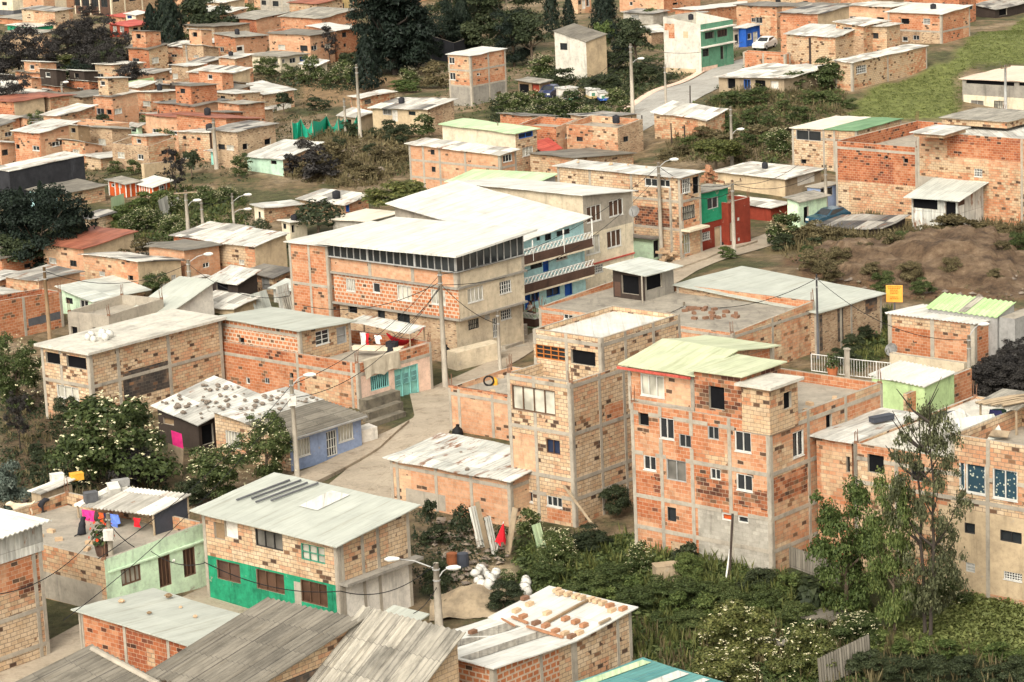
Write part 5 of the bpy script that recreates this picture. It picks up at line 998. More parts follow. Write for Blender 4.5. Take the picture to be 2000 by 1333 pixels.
# =================================================================== the packed rows of small houses between the traced ones
def fill(region, where, n, wmin, wmax, seed, hh=(2.6, 4.2)):
    r = random.Random(seed); P = poly_w(region); xs = [p[0] for p in P]; ys_ = [p[1] for p in P]
    walls = [('peach', 'peach brick'), ('orange', 'orange brick'), ('mix', 'mottled brick'), ('red', 'deep red brick'), ('tan2', 'tan brick'), ('small', 'thin brown brick')]
    roofs = [('patch2', 'patched pale'), ('zincw2', 'white'), ('asb', 'grey'), ('patchd', 'dark patched'), ('patch', 'patchwork'), ('zincr', 'rust-streaked'), ('asbl', 'light grey'), ('asbd', 'charcoal'), ('rustred', 'rust red'), (None, 'bare flat')]
    combos = [(a, b) for a in walls for b in roofs]; r.shuffle(combos); k = t = 0
    while k < n and t < 4000 and combos:
        t += 1; x, y = r.uniform(min(xs), max(xs)), r.uniform(min(ys_), max(ys_))
        if not inside(x, y, P): continue
        l1, l2 = r.uniform(wmin, wmax), r.uniform(wmin, wmax)*.8; N0 = V((x, y, 0)); eL, eR = V((-math.cos(ANG), math.sin(ANG), 0)), V((math.sin(ANG), math.cos(ANG), 0))
        f = foot([N0, N0+eL*l1, N0+eR*l2, N0+eL*l1+eR*l2])
        if any(f[0] < q[1]+.25 and f[1] > q[0]-.25 and f[2] < q[3]+.25 and f[3] > q[2]-.25 for q in FOOT): continue
        (wm, wn), (rm, rn) = combos.pop(); H_ = r.uniform(*hh)
        g = terrain(x, y); pN = proj(V((x, y, g+H_))); pB = proj(V((x, y, g))); pL = proj(N0+eL*l1+V((0, 0, g+H_))); pR = proj(N0+eR*l2+V((0, 0, g+H_-r.uniform(-.5, .7))))
        art = 'an' if wn[0] in 'aeiou' else 'a'
        h = House(f'{wn} house with {"an" if rn[0] in "aeiou" else "a"} {rn} roof, {where}')
        Wn = []
        for fc, a, b in (('L', pN, pL), ('R', pN, pR)):
            for _w in range(2):
                if r.random() > .62: continue
                u = r.uniform(.12, .45)+.43*_w; Wn.append((fc, a[0]+(b[0]-a[0])*u, a[1]+(b[1]-a[1])*u+(pB[1]-pN[1])*.45, r.uniform(9, 15), r.uniform(8, 12), r.choice(['k1', 'k2', 'w2', 'g2', 'd', 'gr', 'c2'])))
        OX_, OY_, SC_ = OX, OY, SC; T(0, 0, 1)
        h.blk(pN, (pL[0],), pR, g=pB[1], mat=wm, matR=r.choice([wm, wm, 'tan2', 'peach', 'sand', 'small']), W=Wn, frame=False, parapet=0 if rm else .35)
        if rm: h.roof(h.b[0], rm, over=.3, jit=.07)
        if wmax > 7.2 and r.random() < .28:                                # a part storey or a lean-to added on
            b0 = h.b[0]; q0 = b0.c[1]; s1, s2 = r.uniform(.4, .75), r.uniform(.5, .9); zz = max(c.z for c in b0.c)+.05 if rm else b0.floor+.01; hu = r.uniform(1.1, 2.0)
            off = eL*l1*r.uniform(.05, .95-s1)+eR*l2*r.uniform(.02, .95-s2); Nn = V((q0.x, q0.y, zz))+off; a, c_, d_ = proj(Nn+V((0, 0, hu))), proj(Nn+eL*l1*s1+V((0, 0, hu))), proj(Nn+eR*l2*s2+V((0, 0, hu-.3)))
            bb = h.blk(a, (c_[0],), d_, g=proj(Nn)[1], plane=zz, zb=zz-.3, mat=r.choice(['orange', 'peach', 'mix', 'wood', 'tan2', 'red', 'small', 'dwood']), frame=False, wname='upper_wall', W=[('L', (a[0]+c_[0])/2, (a[1]+c_[1])/2+10, 9, 9, r.choice(['k1', 'w1', 'd']))]); h.roof(bb, r.choice(['patch2', 'zincw2', 'asb', 'zincr', 'patchd']), over=.25, name='upper_roof')
        T(OX_, OY_, SC_); k += 1
    print('fill', where, k)
fill([(-20, 195), (120, 190), (270, 165), (330, 130), (480, 150), (470, 330), (330, 340), (200, 340), (-20, 330)], 'upper left rows', 95, 2.8, 7.5, 3, (2.1, 3.8))
fill([(-20, -60), (1000, -60), (1000, 12), (500, 20), (300, 20), (-20, 50)], 'far top rows', 40, 6, 12, 4, (4, 7))
fill([(1200, -60), (2010, -60), (1960, 20), (1700, 10), (1480, 30), (1300, 10)], 'far hilltop rows', 26, 6, 11, 5, (3.5, 6))
fill([(470, 70), (640, 80), (680, 130), (520, 125), (400, 110), (420, 60)], 'below the grey block building', 8, 5, 9, 6, (3, 5.5))
fill([(0, 560), (380, 540), (560, 560), (560, 610), (420, 610), (0, 640)], 'among the tin roofs at the left', 12, 4, 7, 8, (2.4, 3.2))
fill([(1040, 280), (1200, 290), (1260, 310), (1060, 330)], 'behind the long two-storey brick house', 4, 4, 7, 9, (2.4, 3.2))
fill([(1500, 40), (1700, 20), (1900, 20), (1880, 100), (1620, 130), (1500, 130)], 'between the brick houses on the hill', 8, 5, 9, 10, (3, 4.5))
# =================================================================== vegetation
import numpy as np
NR = np.random.RandomState(11)
def leafmat(name, stops, rough=.6, trans=.25):
    m, N, Lk, b = newmat(name); b.inputs['Roughness'].default_value = rough; b.inputs['Specular IOR Level'].default_value = .2
    g = N.new('ShaderNodeNewGeometry'); oi = N.new('ShaderNodeObjectInfo')
    tc = N.new('ShaderNodeTexCoord'); n = noise(N, Lk, tc.outputs['Object'], .9, 3)
    f = math2(N, Lk, 'ADD', math2(N, Lk, 'MULTIPLY', g.outputs['Random Per Island'], .55), math2(N, Lk, 'MULTIPLY', math2(N, Lk, 'SUBTRACT', n, .3), .6))
    f = math2(N, Lk, 'ADD', f, math2(N, Lk, 'MULTIPLY', math2(N, Lk, 'SUBTRACT', oi.outputs['Random'], .5), .25))
    c = ramp(N, Lk, f, stops); Lk.new(c, b.inputs['Base Color'])
    t = N.new('ShaderNodeBsdfTranslucent'); Lk.new(c, t.inputs['Color']); ms = N.new('ShaderNodeMixShader'); ms.inputs[0].default_value = trans
    out = [x for x in N if x.type == 'OUTPUT_MATERIAL'][0]; Lk.new(b.outputs[0], ms.inputs[1]); Lk.new(t.outputs[0], ms.inputs[2]); Lk.new(ms.outputs[0], out.inputs['Surface'])
leafmat('leaf_elder', [(.1, (.032, .046, .015)), (.5, (.072, .095, .03)), (.9, (.17, .185, .065))])
leafmat('leaf_dark', [(.1, (.020, .028, .014)), (.5, (.042, .054, .024)), (.9, (.09, .10, .045))])
leafmat('leaf_con', [(.1, (.008, .014, .010)), (.5, (.017, .027, .017)), (.9, (.040, .054, .030))])
leafmat('leaf_light', [(.1, (.04, .062, .016)), (.5, (.095, .125, .035)), (.9, (.20, .22, .07))])
leafmat('leaf_yel', [(.1, (.045, .055, .016)), (.5, (.11, .12, .035)), (.9, (.24, .22, .075))])
leafmat('leaf_dry', [(.1, (.055, .045, .022)), (.5, (.13, .105, .05)), (.9, (.26, .21, .11))])
leafmat('leaf_silver', [(.1, (.045, .06, .045)), (.5, (.10, .125, .10)), (.9, (.24, .26, .21))])
leafmat('leaf_sparse', [(.1, (.045, .052, .026)), (.5, (.11, .115, .055)), (.9, (.24, .23, .12))])
leafmat('leaf_grass', [(.1, (.07, .085, .022)), (.5, (.14, .16, .05)), (.9, (.25, .255, .09))])
leafmat('leaf_purple', [(.1, (.02, .018, .018)), (.5, (.045, .04, .036)), (.9, (.09, .08, .065))])
plain('bark', (.13, .095, .065)); plain('barkd', (.045, .035, .028)); plain('barkp', (.30, .24, .17))
flat('blossom', (.66, .60, .38), .8, .1); flat('redbloom', (.6, .06, .02), .8, .1)
def leaves(C, Nn, L, wd=.55, droop=0.0):
    "rhombus leaves: centres C, normals Nn, lengths L"
    n = len(C); Nn = Nn/np.linalg.norm(Nn, axis=1, keepdims=True)
    r = NR.normal(size=(n, 3)); t = np.cross(Nn, r); t /= np.linalg.norm(t, axis=1, keepdims=True)
    if droop: t[:, 2] -= droop; t /= np.linalg.norm(t, axis=1, keepdims=True)
    s = np.cross(Nn, t); s /= np.linalg.norm(s, axis=1, keepdims=True)
    L = L[:, None]
    v = np.stack([C-t*L*.5, C+s*L*wd*.5+Nn*L*.08, C+t*L*.5-Nn*L*.06, C-s*L*wd*.5+Nn*L*.08], 1).reshape(-1, 3)
    return v
def leafmesh(name, v):
    n = len(v)//4; me = bpy.data.meshes.new(name); me.vertices.add(n*4); me.vertices.foreach_set('co', v.astype(np.float32).ravel())
    me.loops.add(n*4); me.loops.foreach_set('vertex_index', np.arange(n*4, dtype=np.int32)); me.polygons.add(n); me.polygons.foreach_set('loop_start', np.arange(0, n*4, 4, dtype=np.int32)); me.polygons.foreach_set('loop_total', np.full(n, 4, dtype=np.int32))
    me.update(); me.validate(); me.materials.append(MATS['leaf_dark']); return me
def sph(n):
    d = NR.normal(size=(n, 3)); return d/np.linalg.norm(d, axis=1, keepdims=True)
def clumps(cs, rs, n, leaf, up=.35, shell=.55):
    w = np.array([r**2 for r in rs]); idx = NR.choice(len(cs), n, p=w/w.sum())
    d = sph(n); d[:, 2] = np.where(d[:, 2] < -.3, -d[:, 2]*.5, d[:, 2])
    rr = np.array(rs)[idx]*(shell+(1-shell)*NR.rand(n)**.6)
    lump = 1+.18*np.sin(d[:, 0]*7+idx)*np.sin(d[:, 1]*6+2*idx)
    C = np.array(cs)[idx]+d*(rr*lump)[:, None]*np.array([1, 1, .85])
    Nn = d*.8+NR.normal(size=(n, 3))*.45+np.array([0, 0, up])
    return C, Nn, leaf*(.6+.8*NR.rand(n))
def crown(kind, n, leaf):
    if kind == 'broad':
        cs, rs = [], []
        for k in range(22):
            a = NR.rand()*6.28; z = .42+.5*NR.rand(); R = .36*math.sqrt(max(.05, 1-((z-.55)/.48)**2))*(.55+.55*NR.rand()); cs.append((R*math.cos(a), R*math.sin(a), z)); rs.append(.10+.09*NR.rand())
        return leaves(*clumps(cs, rs, n, leaf))
    if kind == 'bushy':
        cs, rs = [], []
        for k in range(46):
            a = NR.rand()*6.28; z = .06+.88*NR.rand(); R = .40*math.sqrt(max(.05, 1-((z-.52)/.56)**2))*(.35+.75*NR.rand()); cs.append((R*math.cos(a), R*math.sin(a), z)); rs.append(.085+.09*NR.rand())
        return leaves(*clumps(cs, rs, n, leaf, .3, .35))
    if kind == 'shrub':
        cs, rs = [], []
        for k in range(20):
            a = NR.rand()*6.28; z = .12+.7*NR.rand()**1.1; R = .40*math.sqrt(max(.03, 1-(z/1.0)**2))*(.4+.65*NR.rand()); cs.append((R*math.cos(a), R*math.sin(a), z)); rs.append(.12+.10*NR.rand())
        return leaves(*clumps(cs, rs, n, leaf))
    if kind == 'dome':
        d = sph(n); d[:, 2] = np.abs(d[:, 2])*1.0-.12*NR.rand(n); lump = 1+.09*np.sin(d[:, 0]*9)*np.sin(d[:, 1]*8+1)+.07*NR.normal(size=n)
        C = d*np.array([.5, .5, .62])*lump[:, None]*(.82+.18*NR.rand(n))[:, None]+np.array([0, 0, .36])
        return leaves(C, d+NR.normal(size=(n, 3))*.45, leaf*(.6+.8*NR.rand(n)))
    if kind in ('conifer', 'cypress'):
        z = NR.rand(n)**.8; a = NR.rand(n)*6.28
        prof = (1-z)**(.75 if kind == 'conifer' else .5)*(np.minimum(1, z*9+.35))
        lob = 1+.26*np.sin(a*5+z*19)+.16*np.sin(a*9-z*33)
        R = (.46 if kind == 'conifer' else .44)*prof*lob*(.55+.45*NR.rand(n)**.5)
        C = np.stack([R*np.cos(a), R*np.sin(a), .06+z*.95-.05*R], 1)
        Nn = np.stack([np.cos(a), np.sin(a), .5+0*a], 1)+NR.normal(size=(n, 3))*.4
        return leaves(C, Nn, leaf*(.7+.7*NR.rand(n)), .5, droop=.4 if kind == 'conifer' else -.6)
    if kind == 'pine':
        cs, rs = [], []
        for k in range(90):
            z = .10+.86*NR.rand()**.9; a = NR.rand()*6.28; R = .45*(1-z)**.5*(.25+.8*NR.rand()); cs.append((R*math.cos(a), R*math.sin(a), z-.04*R)); rs.append(.075+.06*NR.rand())
        C, Nn, L = clumps(cs, rs, n, leaf, .5, .3); C[:, 2] = C[:, 2]
        return leaves(C, Nn, L, .4, droop=-.5)
    if kind == 'sparse':
        cs, rs = [], []
        for k in range(120):
            z = .10+.87*NR.rand(); a = NR.rand()*6.28; R = (.42*(1-abs((z-.52)/.56)**2.2)+.03)*NR.rand()**.6; cs.append((R*math.cos(a), R*math.sin(a), z)); rs.append(.045+.06*NR.rand())
        return leaves(*clumps(cs, rs, n, leaf, .2, .15))
    if kind == 'wisp':
        cs, rs = [], []
        for k in range(34):
            z = .3+.68*NR.rand(); a = NR.rand()*6.28; R = .44*(1-((z-.6)/.5)**2*.8)*NR.rand()**.5; cs.append((R*math.cos(a), R*math.sin(a), z)); rs.append(.06+.08*NR.rand())
        return leaves(*clumps(cs, rs, n, leaf, .1, .1), .35)
    if kind == 'bigleaf':
        d = sph(n); d[:, 2] = np.abs(d[:, 2]); C = d*np.array([.36, .36, .6])*(.4+.6*NR.rand(n))[:, None]+np.array([0, 0, .12])
        return leaves(C, d+np.array([0, 0, .6])+NR.normal(size=(n, 3))*.3, leaf*(.7+.6*NR.rand(n)), .38)
def limbs(kind, seed):
    r = random.Random(seed); m = MB()
    if kind == 'tall': 
        for k in range(2):
            x = (k-.5)*.10; pts = [V((x, 0, -.06))]; 
            for i in range(1, 8): pts.append(V((x+r.uniform(-.03, .03)+.05*i*(k-.5)*.6, r.uniform(-.03, .03), i*.13)))
            m.tube(pts, [.024*(1-i*.1) for i in range(8)], 6)
            for i in range(2, 8):
                for q in range(2): a = r.uniform(0, 6.28); m.tube([pts[i], pts[i]+V((math.cos(a)*.16, math.sin(a)*.16, .05)), pts[i]+V((math.cos(a)*.32, math.sin(a)*.32, .14))], [.008, .005, .002], 4)
    elif kind == 'bare':
        def br(p, d, l, rr, k):
            q = p+d*l; m.tube([p, p+d*l*.5+V((r.uniform(-.02, .02), r.uniform(-.02, .02), 0)), q], [rr, rr*.8, rr*.6], 4)
            if k:
                for _ in range(3 if k > 1 else 4):
                    e = (d+V((r.uniform(-.8, .8), r.uniform(-.8, .8), r.uniform(-.1, .6)))).normalized(); br(q, e, l*r.uniform(.55, .8), rr*.55, k-1)
        br(V((0, 0, -.06)), V((.05, 0, 1)).normalized(), .32, .030, 4)
    else:
        lean = r.uniform(-.04, .04); top = V((lean, 0, .5))
        m.tube([V((0, 0, -.08)), V((lean*.3, 0, .15)), V((lean*.7, .01, .35)), top], [.035, .028, .022, .014], 7)
        for k in range(6):
            a = k*1.05+r.uniform(-.3, .3); z = r.uniform(.25, .5); p = V((lean*z, 0, z)); l = r.uniform(.18, .34); m.tube([p, p+V((math.cos(a)*l*.5, math.sin(a)*l*.5, .09)), p+V((math.cos(a)*l, math.sin(a)*l, .27))], [.014, .009, .004], 5)
    me = bpy.data.meshes.new('trunk'); me.from_pydata([tuple(p) for p in m.v], [], m.f); me.materials.append(MATS['bark']); me.polygons.foreach_set('use_smooth', [True]*len(m.f)); return me
CROWNS = {}
for kd, nn, lf, var in (('broad', 5200, .055, 3), ('shrub', 7500, .046, 3), ('dome', 3200, .055, 1), ('conifer', 13000, .042, 2), ('cypress', 9000, .045, 2), ('pine', 20000, .042, 1), ('sparse', 15000, .021, 2), ('bushy', 13000, .034, 2), ('wisp', 5200, .042, 2), ('bigleaf', 260, .34, 1)):
    CROWNS[kd] = [leafmesh('crown', crown(kd, nn, lf)) for _ in range(var)]
    CROWNS[kd+'_far'] = [leafmesh('crown', crown(kd, nn//4, lf*1.75)) for _ in range(var)]
TRUNKS = {k: [limbs(k, 3+i) for i in range(2)] for k in ('short', 'tall', 'bare')}
def flowers(n, flat_=False):
    d = sph(n); d[:, 2] = np.abs(d[:, 2])**.8; z0 = .1
    C = d*np.array([.49, .49, .88])*(.84+.2*NR.rand(n))[:, None]+np.array([0, 0, z0])
    k = []
    for c in C:                                          # each umbel a little cluster of florets
        j = 5; k.append(np.array(c)[None]+NR.normal(size=(j, 3))*np.array([.013, .013, .006]))
    C = np.concatenate(k); v = leaves(C, np.tile([0, 0, 1.], (len(C), 1))+NR.normal(size=C.shape)*.3, np.full(len(C), .021)*(.7+.6*NR.rand(len(C))), 1.0)
    me = leafmesh('blossoms', v); me.materials.clear(); me.materials.append(MATS['blossom']); return me
FLOW = [flowers(150), flowers(150), flowers(110)]
KIND = {  # name, crown, leaf material, trunk, bark, flowers, category
    'elder': ('elder_bush', 'shrub', 'leaf_elder', None, None, 0, 'bush'), 'eldertree': ('elder_tree', 'bushy', 'leaf_elder', 'short', 'bark', 1, 'tree'), 'eldery': ('elder_bush', 'shrub', 'leaf_yel', None, None, 2, 'bush'),
    'shrub': ('shrub', 'shrub', 'leaf_dark', None, None, None, 'bush'), 'shrubg': ('shrub', 'shrub', 'leaf_light', None, None, None, 'bush'), 'shrubd': ('shrub', 'shrub', 'leaf_dry', None, None, None, 'bush'), 'shrubp': ('shrub', 'shrub', 'leaf_purple', None, None, None, 'bush'), 'silver': ('silver_shrub', 'shrub', 'leaf_silver', None, None, None, 'bush'),
    'broad': ('broadleaf_tree', 'broad', 'leaf_dark', 'short', 'bark', None, 'tree'), 'bushyl': ('broadleaf_tree', 'bushy', 'leaf_light', 'short', 'bark', None, 'tree'), 'broadl': ('broadleaf_tree', 'broad', 'leaf_light', 'short', 'bark', None, 'tree'), 'broady': ('broadleaf_tree', 'broad', 'leaf_yel', 'short', 'bark', None, 'tree'), 'dome': ('round_tree', 'dome', 'leaf_dark', 'short', 'bark', None, 'tree'),
    'bushyd': ('evergreen_tree', 'bushy', 'leaf_con', 'short', 'bark', None, 'tree'), 'conifer': ('conifer_tree', 'conifer', 'leaf_con', 'short', 'bark', None, 'tree'), 'cypress': ('cypress_tree', 'cypress', 'leaf_con', 'short', 'bark', None, 'tree'), 'pine': ('pine_tree', 'pine', 'leaf_con', 'short', 'barkd', None, 'tree'),
    'wisp': ('bare_tree', 'wisp', 'leaf_purple', 'bare', 'barkd', None, 'tree'), 'euc': ('eucalyptus_tree', 'bushy', 'leaf_dark', 'tall', 'barkp', None, 'tree'), 'gloom': ('bare_tree', 'bushy', 'leaf_purple', 'bare', 'barkd', None, 'tree'), 'shrubm': ('shrub', 'shrub', 'leaf_elder', None, None, None, 'bush'), 'sparse': ('sparse_tree', 'sparse', 'leaf_sparse', 'tall', 'barkd', None, 'tree'), 'twig': ('bare_shrub', 'wisp', 'leaf_dry', 'bare', 'barkd', None, 'bush'), 'bare': ('bare_tree', None, None, 'bare', 'barkd', None, 'tree'), 'bigleaf': ('broad_leaved_plant', 'bigleaf', 'leaf_dark', None, None, None, 'plant')}
def plant(kind, x, y, w, hgt, label, group=None, thin=1.0, plane=None):
    nm, ck, lm, tk, bk, fl, cat = KIND[kind]; _lab(label)
    P = gp(*PX((x, y))) if plane is None else at_plane((x, y), plane)
    top = vert_z(P, PX((0, y-hgt))[1])-P.z; d = (P-CAM).length; wd = (w/SC)*d/F
    rz = RNG.uniform(0, 6.28)
    o = thing(nm, P, label, cat, group); o.rotation_euler[2] = rz
    near = (d < 225 and wd > 1.7) or wd > 4.6
    def child(me, name, mat):
        c = bpy.data.objects.new(name, me); COL.objects.link(c); c.parent = o; c.scale = (wd, wd, top)
        c.material_slots[0].link = 'OBJECT'; c.material_slots[0].material = MATS[mat]; return c
    if ck: child(RNG.choice(CROWNS[ck if near else ck+'_far']), 'foliage' if tk is None else 'crown', lm)
    if tk: child(RNG.choice(TRUNKS[tk]), 'trunk', bk)
    if fl is not None: child(FLOW[fl], 'blossoms', 'blossom')
    return o
T(0, 0, 1)
